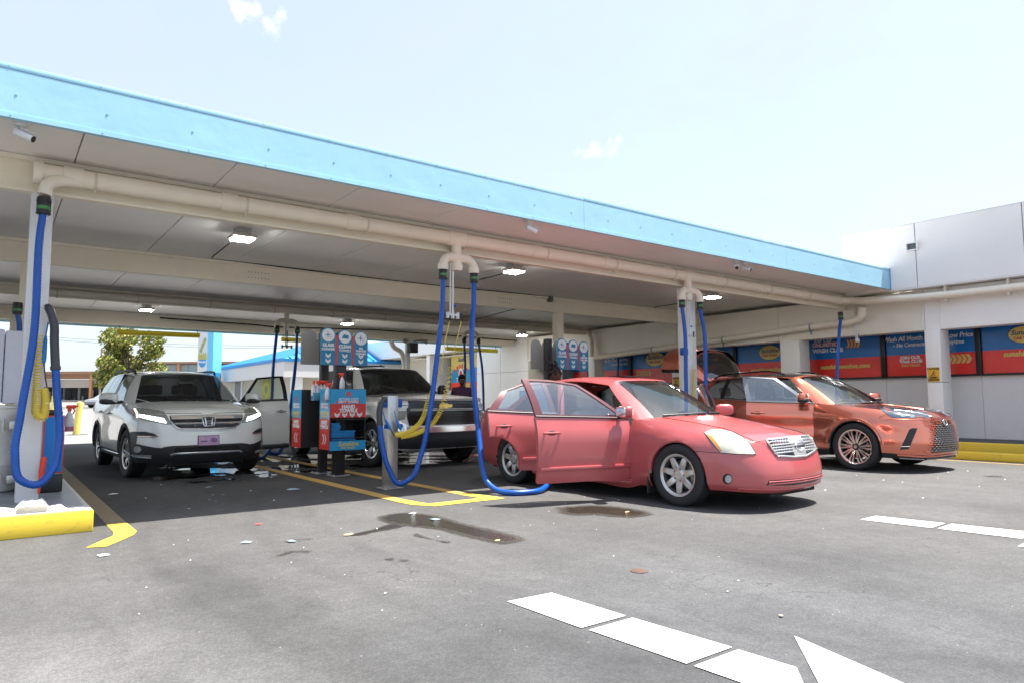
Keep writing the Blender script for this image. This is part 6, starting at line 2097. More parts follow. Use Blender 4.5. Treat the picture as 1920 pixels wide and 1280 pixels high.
# ---------------------------------------------------------------- the red sedan
def q_(ox, oy, s_, *pts):
    """outline measured on an enlargement: origin, scale, points"""
    return [(ox + x / s_, oy + y / s_) for x, y in pts]


PS_ = [.075, .03, .008, 0, .006, .035, .05]
PF_ = [.07, .012, 0, .015, .05, .075, .085]
PR_ = [.10, .03, 0, .0, .02, .04, .05]
P_RED = carpaint('paint_red', (.41, .050, .055), (.47, .10, .104), .34, .03, .10)
SED = dict(W=.91, du=.045, PS=PS_, PF=PF_, PR=PR_, floor=.17,
  cols=[('f0', 0, -.98, .19, .70, 0, -.90, 1, 0), ('f1', .38, -.955, .19, .705, .38, -.875, 1, 0), ('f2', .66, -.86, .20, .735, .60, -.76, 1, 0), ('f3', .82, -.67, .21, .775, .70, -.58, .6, 0), ('f4', .885, -.42, .21, .815, .755, -.38, .2, 0),
        ('w1', .905, 0, .19, .87, .785, 0), ('w2', .91, .36, .18, .915, .81, .36), ('A1', .91, .60, .17, .94, .83, .60), ('d1f', .91, .66, .15, .945, .835, .66), ('m1', .912, 1.2, .15, .968, .845, 1.2), ('d1r', .912, 1.90, .15, .99, .847, 1.90), ('m2', .912, 2.3, .17, 1.004, .842, 2.3), ('d2r', .908, 2.86, .18, 1.032, .82, 2.86),
        ('C2', .90, 3.08, .19, 1.042, .79, 3.08), ('t1', .885, 3.35, .22, 1.05, .76, 3.35, 0, .2), ('t2', .83, 3.68, .26, 1.055, .70, 3.62, 0, .7), ('t3', .62, 3.87, .28, 1.05, .55, 3.78, 0, 1), ('t4', .3, 3.925, .28, 1.05, .28, 3.84, 0, 1), ('t5', 0, 3.935, .28, 1.05, 0, 3.85, 0, 1)],
  arches=[(0, .34, .375, .012), (2.824, .34, .375, .010)], hoodcol='f3',
  ws=[(0, .20, .985, 0, 1.10, 1.435), (.38, .27, .975, .32, 1.13, 1.43), (.69, .46, .955, .52, 1.20, 1.405), (.83, .60, .94, .583, 1.20, 1.365)],
  sides=[('a0', .66, (.598, 1.26, 1.372)), ('a', .74, (.605, 1.33, 1.382)), ('am', 1.3, (.628, 1.64, 1.422)), ('b', 1.80, (.635, 1.90, 1.432)), ('b1', 1.895, (.636, 1.975, 1.432)), ('b2', 1.91, (.636, 1.99, 1.432)), ('c', 1.98, (.635, 2.05, 1.430)), ('cm', 2.4, (.62, 2.33, 1.415), .96), ('d', 2.74, (.595, 2.46, 1.40), .80), ('c1', 2.86, (.585, 2.52, 1.392), .72), ('c2', 3.06, (.56, 2.62, 1.372))],
  segs=[('frame', 'd1'), ('glass', 'd1'), ('glass', 'd1'), ('frame', 'd1'), 'trim', ('frame', 'd2'), ('glass', 'd2'), ('glass', 'd2'), ('frame', 'd2'), 'paint'],
  rear=[(.64, 3.10, 1.05, .47, 2.60, 1.385), (.3, 3.22, 1.062, .25, 2.60, 1.41), (0, 3.25, 1.065, 0, 2.60, 1.42)],
  hoodline=[(0, -.90, .70), (0, -.82, .765), (0, -.6, .835), (0, -.2, .915), (0, .20, .975)], roofline=[(0, 1.10, 1.435), (0, 1.5, 1.474), (0, 1.9, 1.482), (0, 2.3, 1.462), (0, 2.60, 1.42)],
  deckcol='t2', deckline=[(0, 3.25, 1.065), (0, 3.5, 1.085), (0, 3.85, 1.06)],
  doors={'d1': ('d1f', 'd1r'), 'd2': ('d1r', 'd2r')}, handles={'d1': (1.72, .80, .2), 'd2': (2.66, .84, .2)})
car = Car('red_sedan', 'faded red sedan with its doors standing open beside the looped blue hose', (6.95, 5.08, 0), R(3.0), SED)
M_FRAME = carpaint('paint_red_frame', (.10, .022, .026), (.14, .04, .045), .25, .05, .01)
car.build(P_RED, M_GLW, M_GLS, dict(open={('d1', -1): 74, ('d2', -1): 70, ('d1', 1): 60}, trim=M_BLK, framemat=M_FRAME, doortrim=M_SEATL))
car.cabin(.42, .93, (.37, .93, .84), [(-.37, 1.25, .30), (.37, 1.25, .30), (-.38, 2.1, .32), (.38, 2.1, .32)], m=M_SEATL)
car.wheels(.34, .225, .215, .80, rim7, M_ALLOY, M_SATIN, 0.0)
car._bvh = car.bvh()
# head lamps, grille, bumper
o5 = (1180, 640, 3.765)
HL = q_(*o5, (528, 640), (575, 622), (650, 620), (720, 635), (790, 670), (850, 720), (893, 790), (870, 795), (760, 792), (645, 783), (605, 735), (560, 680))
M_LAMPOLD = mat('lamp_hazed', (.62, .60, .50), .18, coat=1.0, var=.18, vscale=9)
car.patch('headlight', HL, M_LAMPOLD, off=.006)
car.patch('side_marker', q_(*o5, (545, 655), (580, 665), (625, 720), (660, 775), (642, 770), (600, 718)), mat('amber', (.62, .26, .03), .2, coat=1), off=.009)
car.line('headlight_rim', HL + [HL[0]], .004, M_SATIN, off=.004)
GR = q_(*o5, (965, 695), (1105, 678), (1200, 668), (1288, 662), (1302, 695), (1318, 752), (1290, 775), (1240, 805), (1160, 812), (1045, 806), (1005, 760))
car.patch('grille', GR, M_BLK, off=.003, mirror=False)
car.line('grille_surround', GR + [GR[0]], .011, M_CHROME, off=.010, mirror=False)
for k in range(5):
    t = (k + .7) / 5.4
    a = (965 + (1030 - 965) * t, 700 + (802 - 700) * t); b = (1290 + (1316 - 1290) * t * 1.1, 666 + (768 - 666) * t)
    car.line('grille_bar', q_(*o5, a, ((a[0] + b[0]) / 2, (a[1] + b[1]) / 2), b), .0085, M_CHROME, off=.008, mirror=False)
for k in range(7):
    for a, b in ((1000, 1125), (1215, 1300)):
        x = a + (b - a) * (k + .5) / 7 + 0
        yt = 695 - (x - 965) * .095 + 4; 
        if k % 1 == 0: car.line('grille_rib', q_(*o5, (x, yt), (x + 14, yt + 98)), .003, M_CHROME, off=.006, mirror=False)
car.patch('grille_centre', q_(*o5, (1107, 678), (1205, 668), (1225, 735), (1250, 808), (1165, 812), (1140, 740)), M_CHROME, off=.014, mirror=False)
cx_, cy_ = 1180 + 1197 / 3.765, 640 + 736 / 3.765
car.line('emblem_ring', [(cx_ + 8.2 * math.cos(a), cy_ + 9.5 * math.sin(a)) for a in np.linspace(0, 6.283, 26)], .006, M_CHROME, off=.020, mirror=False, step=2)
car.patch('emblem_bar', [(cx_ - 10, cy_ - 1.2), (cx_ + 10, cy_ - 3), (cx_ + 10, cy_ + .8), (cx_ - 10, cy_ + 2.6)], M_SATIN, off=.024, mirror=False)
car.patch('lower_intake', [(-.60, .285), (-.2, .262), (.2, .262), (.60, .285), (.58, .335), (0, .325), (-.58, .335)], M_BLK, mode='front', off=.003, mirror=False)
for z in (.290, .312):
    car.line('intake_bar', [(-.58, z + .006), (0, z), (.58, z + .006)], .008, P_RED, mode='front', off=.006, mirror=False)
car.line('bumper_crease', [(-.78, .25), (-.4, .228), (0, .222), (.4, .228), (.78, .25)], .010, P_RED, mode='front', off=.0, mirror=False)
car.patch('fog_light', [(1363.8 + 9 * math.cos(a), 897 + 10 * math.sin(a)) for a in np.linspace(0, 6.283, 16)[:-1]], M_BLK, off=.003)
car.patch('fog_lens', [(1366 + 6 * math.cos(a), 897 + 7.5 * math.sin(a)) for a in np.linspace(0, 6.283, 14)[:-1]], mat('fog_lens', (.4, .42, .44), .1, coat=1), off=.007)
car.line('bumper_seam', q_(*o5, (455, 770), (560, 778), (645, 785)), .003, M_BLK, off=.001)
car.line('hood_seam', q_(*o5, (895, 705), (790, 660), (700, 622), (560, 590), (400, 560), (230, 535)), .004, M_BLK, off=.001, curve=True)
car.line('hood_front_seam', q_(*o5, (860, 708), (965, 697)), .003, M_BLK, off=.001)
car.wipers([[(-.60, .40, .985), (-.25, .24, 1.0), (.0, .22, 1.005)], [(.05, .22, 1.006), (.4, .30, 1.0), (.62, .43, .985)]])
b_, hg_ = car.doors[('d1', -1, 'obj')]
for d, y0, y1, z in (('d1', .70, 1.88, .405), ('d2', 1.94, 2.42, .415)):
    o, hg = car.doors[(d, -1, 'obj')]
    f = MB(); f.rbox(-.925, -.895, y0, y1, z - .022, z + .022, .009)
    f.v = [tuple(Vector(v) - hg) for v in f.v]; f.build('side_moulding', P_RED, o, local=True)
car.side_mirror(.80, 1.03, 1.0, (.24, .16, .15), P_RED, 'd1')
for a in (-.90, .70):
    f = MB(); f.rbox(a, a + .2, .40, .425, .10, .30, .01); f.build('mud_flap', M_SATIN, car.root, local=True)
f = MB(); f.rbox(-.20, .22, 1.35, 1.62, 1.474, 1.488, .006); f.build('sunroof', M_BLK, car.root, local=True)
for sg in (-1, 1):
    f = MB(); f.tube([(sg * .85, .66, .20), (sg * .86, 1.2, .20), (sg * .86, 1.8, .20), (sg * .85, 2.40, .20)], .035, 8); f.build('door_sill', P_RED, car.root, local=True)
for sg in (-1, 1):
    f = MB(); f.tube(hermite([(sg * .80, 1.90, .22), (sg * .82, 1.91, .6), (sg * .80, 1.92, .96), (sg * .64, 2.08, 1.40)], 4), .05, 8); f.build('centre_pillar', P_RED, car.root, local=True)
sedan = car

# ---------------------------------------------------------------- the copper suv
P_COP = carpaint('paint_copper', (.52, .115, .065), (.74, .225, .145), .18, .78, .01)
LEX = dict(W=.96, du=.045, PS=[.06, .02, .0, .012, .004, .03, .05], PF=[.09, .03, .0, .012, .03, .055, .06], PR=PR_, floor=.22, vrows=(.06, .90, .955),
  cols=[('f0', 0, -1.02, .20, .86, 0, -.95, 1, 0), ('f1', .40, -.985, .20, .87, .40, -.915, 1, 0), ('f2', .68, -.89, .21, .905, .63, -.80, 1, 0), ('f3', .85, -.69, .22, .95, .74, -.60, .6, 0), ('f4', .925, -.44, .23, .985, .80, -.40, .2, 0),
        ('w1', .952, 0, .24, 1.03, .835, 0), ('w2', .958, .42, .24, 1.065, .855, .42), ('A1', .955, .64, .23, 1.085, .86, .64), ('d1f', .955, .70, .23, 1.09, .868, .70), ('m1', .957, 1.25, .23, 1.105, .875, 1.25), ('d1r', .958, 1.82, .23, 1.125, .878, 1.82), ('m2', .958, 2.3, .23, 1.145, .875, 2.3), ('d2r', .958, 2.70, .24, 1.165, .868, 2.70),
        ('q1', .952, 3.0, .25, 1.185, .855, 3.0), ('C2', .925, 3.38, .28, 1.20, .82, 3.36), ('t1', .86, 3.66, .33, 1.20, .75, 3.60, 0, .6), ('t2', .62, 3.82, .36, 1.20, .55, 3.76, 0, 1), ('t3', .3, 3.86, .36, 1.20, .28, 3.80, 0, 1), ('t4', 0, 3.87, .36, 1.20, 0, 3.81, 0, 1)],
  arches=[(0, .385, .43, .018), (2.85, .385, .43, .018)], hoodcol='f3',
  ws=[(0, .10, 1.085, 0, 1.12, 1.605), (.42, .18, 1.08, .34, 1.15, 1.60), (.73, .42, 1.08, .54, 1.22, 1.575), (.86, .64, 1.085, .61, 1.27, 1.555)],
  sides=[('a0', .72, (.62, 1.34, 1.565)), ('a', .82, (.628, 1.42, 1.572)), ('b', 1.72, (.655, 1.84, 1.60)), ('b1', 1.81, (.656, 1.90, 1.60)), ('b2', 1.83, (.656, 1.92, 1.60)), ('c', 1.90, (.656, 1.99, 1.60)), ('d', 2.62, (.63, 2.60, 1.575)), ('d1', 2.72, (.625, 2.70, 1.57)), ('e', 3.12, (.60, 2.95, 1.555)), ('c2', 3.34, (.585, 3.10, 1.545))],
  segs=[('frame', 'd1'), ('glass', 'd1'), ('frame', 'd1'), 'trim', ('frame', 'd2'), ('glass', 'd2'), ('frame', 'd2'), ('glass', None), 'paint'],
  rear=[(.76, 3.55, 1.205, .56, 3.14, 1.545), (.4, 3.74, 1.205, .35, 3.20, 1.57), (0, 3.80, 1.205, 0, 3.22, 1.58)],
  hoodline=[(0, -.95, .86), (0, -.84, .93), (0, -.6, .99), (0, -.2, 1.045), (0, .10, 1.08)], roofline=[(0, 1.12, 1.605), (0, 1.5, 1.645), (0, 2.0, 1.655), (0, 2.6, 1.63), (0, 3.22, 1.58)],
  doors={'d1': ('d1f', 'd1r'), 'd2': ('d1r', 'd2r')}, handles={'d1': (1.62, .92, .22), 'd2': (2.52, .95, .22)})
car = Car('copper_suv', 'metallic copper suv with front door and tailgate open, parked nearest the window signs', (12.25, 5.68, 0), R(-2.0), LEX)
car.build(P_COP, M_GLW, M_GLS, dict(open={('d1', -1): 30, ('d1', 1): 40}, trim=M_BLK, framemat=mat('frame_silver', (.30, .32, .35), .25, .6), clad=M_SATIN, roofmat=M_BLK, tailgate=dict(col='C2', row=2)))
car.cabin(.40, 1.03, (.38, .98, .98), [(-.38, 1.35, .45), (.38, 1.35, .45), (-.4, 2.3, .47), (.4, 2.3, .47)])
car.wheels(.384, .275, .235, .835, rim_multi, mat('rim_copper', (.80, .62, .55), .2, .75), M_BLK, 0.0)
car._bvh = car.bvh()
om = (1620, 720, 7.11)
LH = q_(*om, (180, 290), (335, 310), (490, 322), (740, 352), (850, 390), (912, 437), (840, 440), (720, 435), (640, 450), (460, 450), (370, 437), (320, 405), (240, 345))
car.patch('headlight', LH, mat('lamp_dark', (.05, .075, .11), .12, coat=1.0), off=.006)
car.line('daytime_strip', q_(*om, (400, 345), (560, 360), (720, 385), (850, 415), (895, 435)), .007, M_CHROME, off=.010)
car.patch('lamp_reflector', q_(*om, (250, 305), (350, 330), (330, 350), (270, 330)), mat('lamp_pink', (.5, .2, .15), .2, coat=1), off=.010)
for cx, cy in ((520, 415), (640, 425)): car.patch('projector', [(1620 + cx / 7.11 + 5 * math.cos(a), 720 + cy / 7.11 + 3 * math.sin(a)) for a in np.linspace(0, 6.283, 12)[:-1]], M_GLZ, off=.010, step=2)
car.patch('fog_duct', q_(*om, (605, 600), (640, 580), (710, 583), (690, 640), (610, 830), (590, 860), (480, 870), (500, 815), (540, 740), (580, 650)), M_SATIN, off=.004)
car.line('duct_trim', q_(*om, (495, 825), (606, 825)), .006, M_CHROME, off=.010)
# spindle grille: dark opening, rows of slim bars that fade into the painted bumper at the sides
car.patch('grille', [(-.30, .735), (.30, .735), (.345, .64), (.40, .50), (.47, .36), (.45, .315), (-.45, .315), (-.47, .36), (-.40, .50), (-.345, .64)], M_BLK, mode='front', off=.003, mirror=False)
for i in range(13):
    z = .345 + i * .0325
    wmax = .47 - (z - .34) * .36 + .06
    n = 6
    for k in range(-n, n + 1):
        x = k * .088 + (.044 if i % 2 else 0)
        if abs(x) > wmax: continue
        edge = abs(x) > wmax - .10
        car.line('grille_bar', [(x - .036, z - .004), (x, z + .007), (x + .036, z - .004)], .0075, P_COP if edge else mat('grille_silver', (.42, .42, .43), .25, .85), mode='front', off=.006, mirror=False, step=.02, n=5)
for i in range(3):
    z = .762 + i * .022
    car.line('grille_slat', [(-.27, z), (-.12, z + .006), (0, z), (.12, z + .006), (.27, z)], .006, P_COP, mode='front', off=.008, mirror=False)
car.patch('grille_gap', [(-.28, .75), (.28, .75), (.27, .815), (-.27, .815)], M_SATIN, mode='front', off=.002, mirror=False)
car.patch('emblem', [(.062 * math.cos(a), .775 + .05 * math.sin(a)) for a in np.linspace(0, 6.283, 20)[:-1]], M_BLK, mode='front', off=.018, mirror=False, step=.02)
car.line('emblem_ring', [(.062 * math.cos(a), .775 + .05 * math.sin(a)) for a in np.linspace(0, 6.283, 24)], .005, M_CHROME, mode='front', off=.020, mirror=False, step=.02)
car.line('emblem_mark', [(-.018, .808), (-.028, .752), (.034, .748)], .006, M_CHROME, mode='front', off=.022, mirror=False, step=.02)
car.line('front_lip', [(-.84, .285), (-.6, .262), (-.4, .262), (0, .272), (.4, .262), (.6, .262), (.84, .285)], .018, P_COP, mode='front', off=.004, mirror=False)
car.line('lip_edge', [(-.80, .235), (-.5, .215), (0, .213), (.5, .215), (.80, .235)], .012, mat('lip_silver', (.35, .35, .36), .35, .6), mode='front', off=.004, mirror=False)
car.line('hood_seam', q_(*om, (760, 350), (660, 290), (560, 255), (420, 215), (250, 185), (0, 150)), .0028, M_BLK, off=.001, curve=True)
car.line('hood_crease', q_(*om, (1000, 300), (840, 235), (720, 195), (500, 170), (240, 150)), .006, P_COP, off=-.001, curve=True)
car.line('bumper_seam', q_(*om, (200, 440), (300, 395), (340, 420)), .0025, M_BLK, off=.001)
car.line('bumper_crease', q_(*om, (290, 455), (450, 462), (700, 470), (960, 500)), .008, P_COP, off=-.002, curve=True)
for a in car.sp['arches']:
    car.line('arch_moulding', [(a[0] + (a[2] + .035) * math.cos(t), a[1] + (a[2] + .035) * math.sin(t)) for t in np.linspace(.1, math.pi - .1, 26)], .013, P_COP, mode='side', off=.0)
car.line('belt_moulding', [(.80, 1.10), (1.3, 1.112), (1.8, 1.13), (2.3, 1.15), (2.7, 1.17), (3.1, 1.20), (3.3, 1.235)], .008, M_CHROME, mode='side', off=.004)
car.wipers([[(-.62, .36, 1.10), (-.3, .16, 1.10), (.05, .10, 1.105)], [(.1, .10, 1.105), (.45, .20, 1.10), (.66, .38, 1.10)]])
car.side_mirror(.86, 1.19, 1.08, (.27, .19, .17), P_COP, 'd1', lower=M_SATIN)
for sg in (-1, 1):
    f = MB(); f.tube(hermite([(sg * .60, 1.45, 1.62), (sg * .645, 1.6, 1.665), (sg * .65, 2.2, 1.675), (sg * .62, 2.9, 1.63), (sg * .59, 3.05, 1.585)], 5), .016, 8); f.build('roof_rail', M_BLK, car.root, local=True)
    f = MB(); f.tube(hermite([(sg * .84, 1.82, .30), (sg * .86, 1.83, .7), (sg * .84, 1.84, 1.1), (sg * .66, 1.91, 1.57)], 4), .05, 8); f.build('centre_pillar', M_BLK, car.root, local=True)
# raised tailgate
tg = MB()
uu = car.uidx['C2']
vv = car.vidx[2]
H0 = Vector((0, 3.18, 1.575))
TG = {}
for sg in (-1, 1):
    G = car.mirror(car.S[uu:, vv:], sg); tg.grid(G, 0, flip=sg < 0)
    Rg = car.mirror(car.RG, sg)
    n = len(Rg); kp = np.ones((n - 1, len(car.gv) - 1), bool); kp[1:, 1:car.g_if] = False
    tg.grid(np.array([car.mirror(car.SD, sg)[-1], Rg[0]])[:, :-2], 0, flip=sg < 0)
    tg.grid(Rg, 0, flip=sg < 0, keep=kp); tg.grid(Rg, 1, flip=sg < 0, keep=~kp)
    inn = car.mirror(car.S[uu:, vv:], sg).copy(); inn[..., 1] -= .07; inn[..., 0] *= .94; tg.grid(inn, 2, flip=sg > 0)
    tg.grid([car.mirror(car.S[uu:, vv], sg), inn[:, 0]], 2)
    ri = Rg.copy(); ri[..., 1] -= .045; ri[..., 0] *= .97; tg.grid(ri, 2, flip=sg > 0, keep=kp)
tg.v = [tuple(Vector(v) - H0) for v in tg.v]
tgo = tg.build('tailgate', [P_COP, M_GLT, M_BLK], car.root, local=True, smooth=40, fix=False)
tgo.location = H0
tgo.rotation_euler = (R(92), 0, 0)
for sg in (-1, 1):
    f = MB(); f.cyl((sg * .60, 3.2, 1.30), (sg * .62, 3.85, 1.75), .014, n=8); f.build('gas_strut', M_SATIN, car.root, local=True)
coppersuv = car

# ---------------------------------------------------------------- the white suv
P_WHT = carpaint('paint_white', (.64, .665, .65), (.70, .725, .71), .26, .05, .01)
PIL = dict(W=.998, du=.045, PS=[.05, .015, .0, .004, .0, .03, .06], PF=[.08, .03, .0, .008, .02, .04, .06], PR=PR_, floor=.24, vrows=(.06, .92, .965),
  cols=[('f0', 0, -.98, .25, .975, 0, -.90, 1, 0), ('f1', .45, -.95, .25, .98, .45, -.87, 1, 0), ('f2', .74, -.87, .25, .99, .70, -.78, 1, 0), ('f3', .91, -.70, .26, 1.02, .82, -.62, .6, 0), ('f4', .97, -.44, .26, 1.06, .86, -.40, .2, 0),
        ('w1', .99, 0, .27, 1.115, .885, 0), ('w2', .995, .40, .28, 1.15, .90, .40), ('A1', .995, .54, .27, 1.16, .905, .54), ('d1f', .995, .60, .27, 1.165, .91, .60), ('m1', .997, 1.1, .27, 1.18, .92, 1.1), ('d1r', .997, 1.66, .27, 1.195, .925, 1.66), ('d2r', .995, 2.60, .27, 1.22, .92, 2.60),
        ('q1', .99, 3.0, .28, 1.235, .91, 3.0), ('C2', .975, 3.5, .3, 1.25, .885, 3.5), ('t1', .94, 3.8, .32, 1.255, .86, 3.76, 0, .5), ('t2', .80, 3.97, .34, 1.255, .74, 3.91, 0, 1), ('t3', .4, 4.01, .34, 1.255, .38, 3.95, 0, 1), ('t4', 0, 4.02, .34, 1.255, 0, 3.96, 0, 1)],
  arches=[(0, .375, .425, .012), (2.82, .375, .425, .012)], hoodcol='f3',
  ws=[(0, .0, 1.185, 0, .90, 1.675), (.45, .07, 1.18, .38, .93, 1.67), (.80, .34, 1.165, .60, 1.0, 1.645), (.905, .54, 1.16, .67, 1.05, 1.625)],
  sides=[('a0', .62, (.675, 1.12, 1.635)), ('a', .70, (.68, 1.18, 1.64)), ('b', 1.58, (.715, 1.60, 1.68)), ('b1', 1.65, (.716, 1.67, 1.682)), ('b2', 1.67, (.716, 1.69, 1.682)), ('c', 1.74, (.716, 1.76, 1.683)), ('d', 2.50, (.715, 2.50, 1.685)), ('d1', 2.60, (.713, 2.60, 1.684)), ('d3', 2.66, (.712, 2.66, 1.683)), ('e', 3.42, (.69, 3.36, 1.66)), ('c2', 3.55, (.68, 3.46, 1.655))],
  segs=[('frame', 'd1'), ('glass', 'd1'), ('frame', 'd1'), 'trim', ('frame', 'd2'), ('glass', 'd2'), ('frame', 'd2'), 'trim', ('glass', None), 'paint'],
  rear=[(.83, 3.80, 1.26, .66, 3.56, 1.655), (.4, 3.94, 1.26, .36, 3.66, 1.68), (0, 3.95, 1.26, 0, 3.67, 1.685)],
  hoodline=[(0, -.90, .975), (0, -.80, 1.035), (0, -.5, 1.10), (0, -.2, 1.15), (0, 0, 1.175)], roofline=[(0, .90, 1.675), (0, 1.3, 1.715), (0, 2.0, 1.735), (0, 2.8, 1.725), (0, 3.67, 1.685)],
  doors={'d1': ('d1f', 'd1r'), 'd2': ('d1r', 'd2r')}, handles={'d1': (1.46, .98, .2), 'd2': (2.42, 1.0, .2)})
car = Car('white_suv', 'silvery white suv with headlights on and driver door open, facing out of the left bay', (2.67, 12.35, 0), R(1.5), PIL)
car.build(P_WHT, M_GLDK, M_GLS, dict(open={('d1', 1): 74}, trim=M_BLK, framemat=M_BLK, clad=M_SATIN, handle=M_CHROME, doorglass=glass('door_glass_green', (.62, .74, .70), .12)))
car.cabin(.34, 1.10, (.40, .95, 1.02), [(-.40, 1.25, .55), (.40, 1.25, .55), (-.42, 2.25, .57), (.0, 2.3, .57), (.42, 2.25, .57)], w=.74)
car.wheels(.375, .235, .24, .86, rim_pilot, M_ALLOY, M_BLK, R(4))
car._bvh = car.bvh()
o8 = (240, 680, 6.0)
M_LIT = mat('lamp_lit', (.9, .92, .95), .2, emit=(.95, .98, 1), estr=6)
M_LAMPIN = mat('lamp_inner', (.20, .22, .20), .1, coat=1)
PH = q_(*o8, (28, 520), (70, 505), (200, 512), (330, 530), (405, 548), (440, 595), (492, 690), (430, 690), (340, 672), (240, 655), (120, 625), (50, 585))
car.patch('headlight', PH, M_LAMPIN, off=.006)
car.patch('lamp_element', q_(*o8, (135, 580), (230, 596), (400, 625), (430, 672), (340, 655), (240, 632), (140, 606)), M_LIT, off=.012, step=2)
car.line('daytime_strip', q_(*o8, (80, 520), (105, 560), (112, 610)), .012, mat('drl', (.8, .85, .6), .3, emit=(.9, 1, .75), estr=1.2), off=.012)
car.patch('side_marker', q_(*o8, (32, 528), (62, 512), (72, 575), (55, 580)), mat('amber_dark', (.35, .10, .03), .2, coat=1), off=.010)
GP = [(-.54, .965), (0, .972), (.54, .965), (.53, .89), (.46, .80), (.40, .765), (0, .755), (-.40, .765), (-.46, .80), (-.53, .89)]
car.patch('grille', GP, M_BLK, mode='front', off=.003, mirror=False)
car.line('grille_surround', [(-.53, .88), (-.46, .80), (-.40, .765), (0, .752), (.40, .765), (.46, .80), (.53, .88)], .013, M_CHROME, mode='front', off=.008, mirror=False)
car.patch('chrome_bar', [(-.53, .955), (0, .962), (.53, .955), (.51, .905), (0, .908), (-.51, .905)], M_CHROME, mode='front', off=.016, mirror=False)
car.line('grille_bar', [(-.47, .838), (0, .838), (.47, .838)], .018, M_CHROME, mode='front', off=.010, mirror=False)
for z in (.895, .875, .80): car.line('grille_slat', [(-.46, z), (0, z), (.46, z)], .009, M_SATIN, mode='front', off=.008, mirror=False)
em = [(-.085, .925), (.085, .925), (.095, .90), (.072, .80), (.05, .795), (-.05, .795), (-.072, .80), (-.095, .90)]
car.patch('emblem_plate', em, M_SATIN, mode='front', off=.020, mirror=False)
car.line('emblem_frame', em + [em[0]], .008, M_CHROME, mode='front', off=.028, mirror=False, step=.02)
car.line('emblem_letter', [(-.055, .912), (-.045, .86), (-.042, .81)], .011, M_CHROME, mode='front', off=.030, step=.02)
car.line('emblem_letter', [(-.045, .862), (.045, .862)], .010, M_CHROME, mode='front', off=.030, mirror=False, step=.02)
# licence plate
M_PLATE = mat('plate_violet', (.42, .27, .42), .35, var=.18, vscale=14)
car.patch('licence_plate', [(-.155, .655), (.155, .655), (.155, .50), (-.155, .50)], M_SATIN, mode='front', off=.022, mirror=False)
car.patch('plate_face', [(-.147, .648), (.147, .648), (.147, .507), (-.147, .507)], M_PLATE, mode='front', off=.027, mirror=False)
car.patch('plate_print', [(.02, .60), (.07, .62), (.12, .60), (.125, .56), (.08, .54), (.03, .56)], mat('plate_purple', (.20, .10, .26), .4), mode='front', off=.030, mirror=False, step=.02)
car.line('plate_print', [(-.12, .57), (-.02, .57)], .010, mat('plate_purple', (.2, .1, .26)), mode='front', off=.028, mirror=False)
# bumper
BL = q_(*o8, (-30, 790), (60, 768), (200, 770), (290, 790), (345, 825), (300, 838), (105, 832), (92, 905), (180, 925), (300, 948), (410, 955), (400, 1010), (420, 1060), (200, 1050), (-40, 1040))
car.patch('bumper_corner', BL, M_SATIN, off=.004)
car.patch('lower_bumper', [(-.62, .50), (-.5, .515), (.5, .515), (.62, .50), (.78, .37), (.70, .26), (-.70, .26), (-.78, .37)], M_SATIN, mode='front', off=.003, mirror=False)
car.patch('lower_intake', [(-.46, .485), (.46, .485), (.48, .415), (-.48, .415)], M_WELL, mode='front', off=.006, mirror=False)
car.line('skid_trim', [(-.52, .375), (-.47, .395), (0, .395), (.47, .395), (.52, .375)], .017, mat('skid_silver', (.30, .32, .36), .35, .5), mode='front', off=.008, mirror=False)
car.line('bumper_trim', q_(*o8, (0, 1030), (120, 1038), (265, 1042)), .010, mat('skid_silver', (.3, .32, .36)), off=.008)
car.patch('fog_lens', [(240 + (110 + 42 * math.cos(a)) / 6, 680 + (970 + 36 * math.sin(a)) / 6) for a in np.linspace(0, 6.283, 14)[:-1]], mat('fog_lens', (.4, .42, .44), .1, coat=1), off=.012, step=2)
car.patch('corner_reflector', q_(*o8, (100, 815), (340, 822), (330, 834), (110, 830)), mat('corner_chrome', (.6, .45, .40), .15, .6), off=.010, step=2)
car.line('hood_crease', q_(*o8, (90, 400), (240, 440), (350, 490), (420, 555)), .007, P_WHT, off=-.001, curve=True)
car.line('hood_seam', q_(*o8, (430, 566), (620, 565), (830, 565)), .004, M_BLK, off=.002)
for a in car.sp['arches']:
    car.line('arch_moulding', [(a[0] + (a[2] + .028) * math.cos(t), a[1] + (a[2] + .028) * math.sin(t)) for t in np.linspace(-.1, math.pi + .1, 28)], .022, M_SATIN, mode='side', off=-.004)
car.line('sill_trim', [(.5, .335), (1.4, .33), (2.3, .335)], .012, M_CHROME, mode='side', off=.0)
car.wipers([[(-.68, .30, 1.185), (-.3, .05, 1.20), (.05, .02, 1.205)], [(.1, .02, 1.205), (.5, .10, 1.20), (.74, .32, 1.185)]])
car.side_mirror(.76, 1.235, 1.12, (.27, .2, .19), P_WHT, 'd1', lower=M_SATIN)
for sg in (-1, 1):
    f = MB(); f.tube(hermite([(sg * .655, 1.22, 1.665), (sg * .675, 1.34, 1.715), (sg * .685, 1.5, 1.73), (sg * .69, 2.3, 1.745), (sg * .67, 3.2, 1.725), (sg * .65, 3.42, 1.675)], 5), .020, 8); f.build('roof_rail', M_SATIN, car.root, local=True)
    f = MB(); f.tube(hermite([(sg * .87, 1.66, .33), (sg * .89, 1.66, .7), (sg * .88, 1.67, 1.18), (sg * .71, 1.68, 1.66)], 4), .05, 8); f.build('centre_pillar', M_BLK, car.root, local=True)
f = MB(); f.rbox(-.12, .12, .50, .60, 1.46, 1.52, .02); f.build('camera_housing', M_SATIN, car.root, local=True)
o, hg = car.doors[('d1', 1, 'obj')]
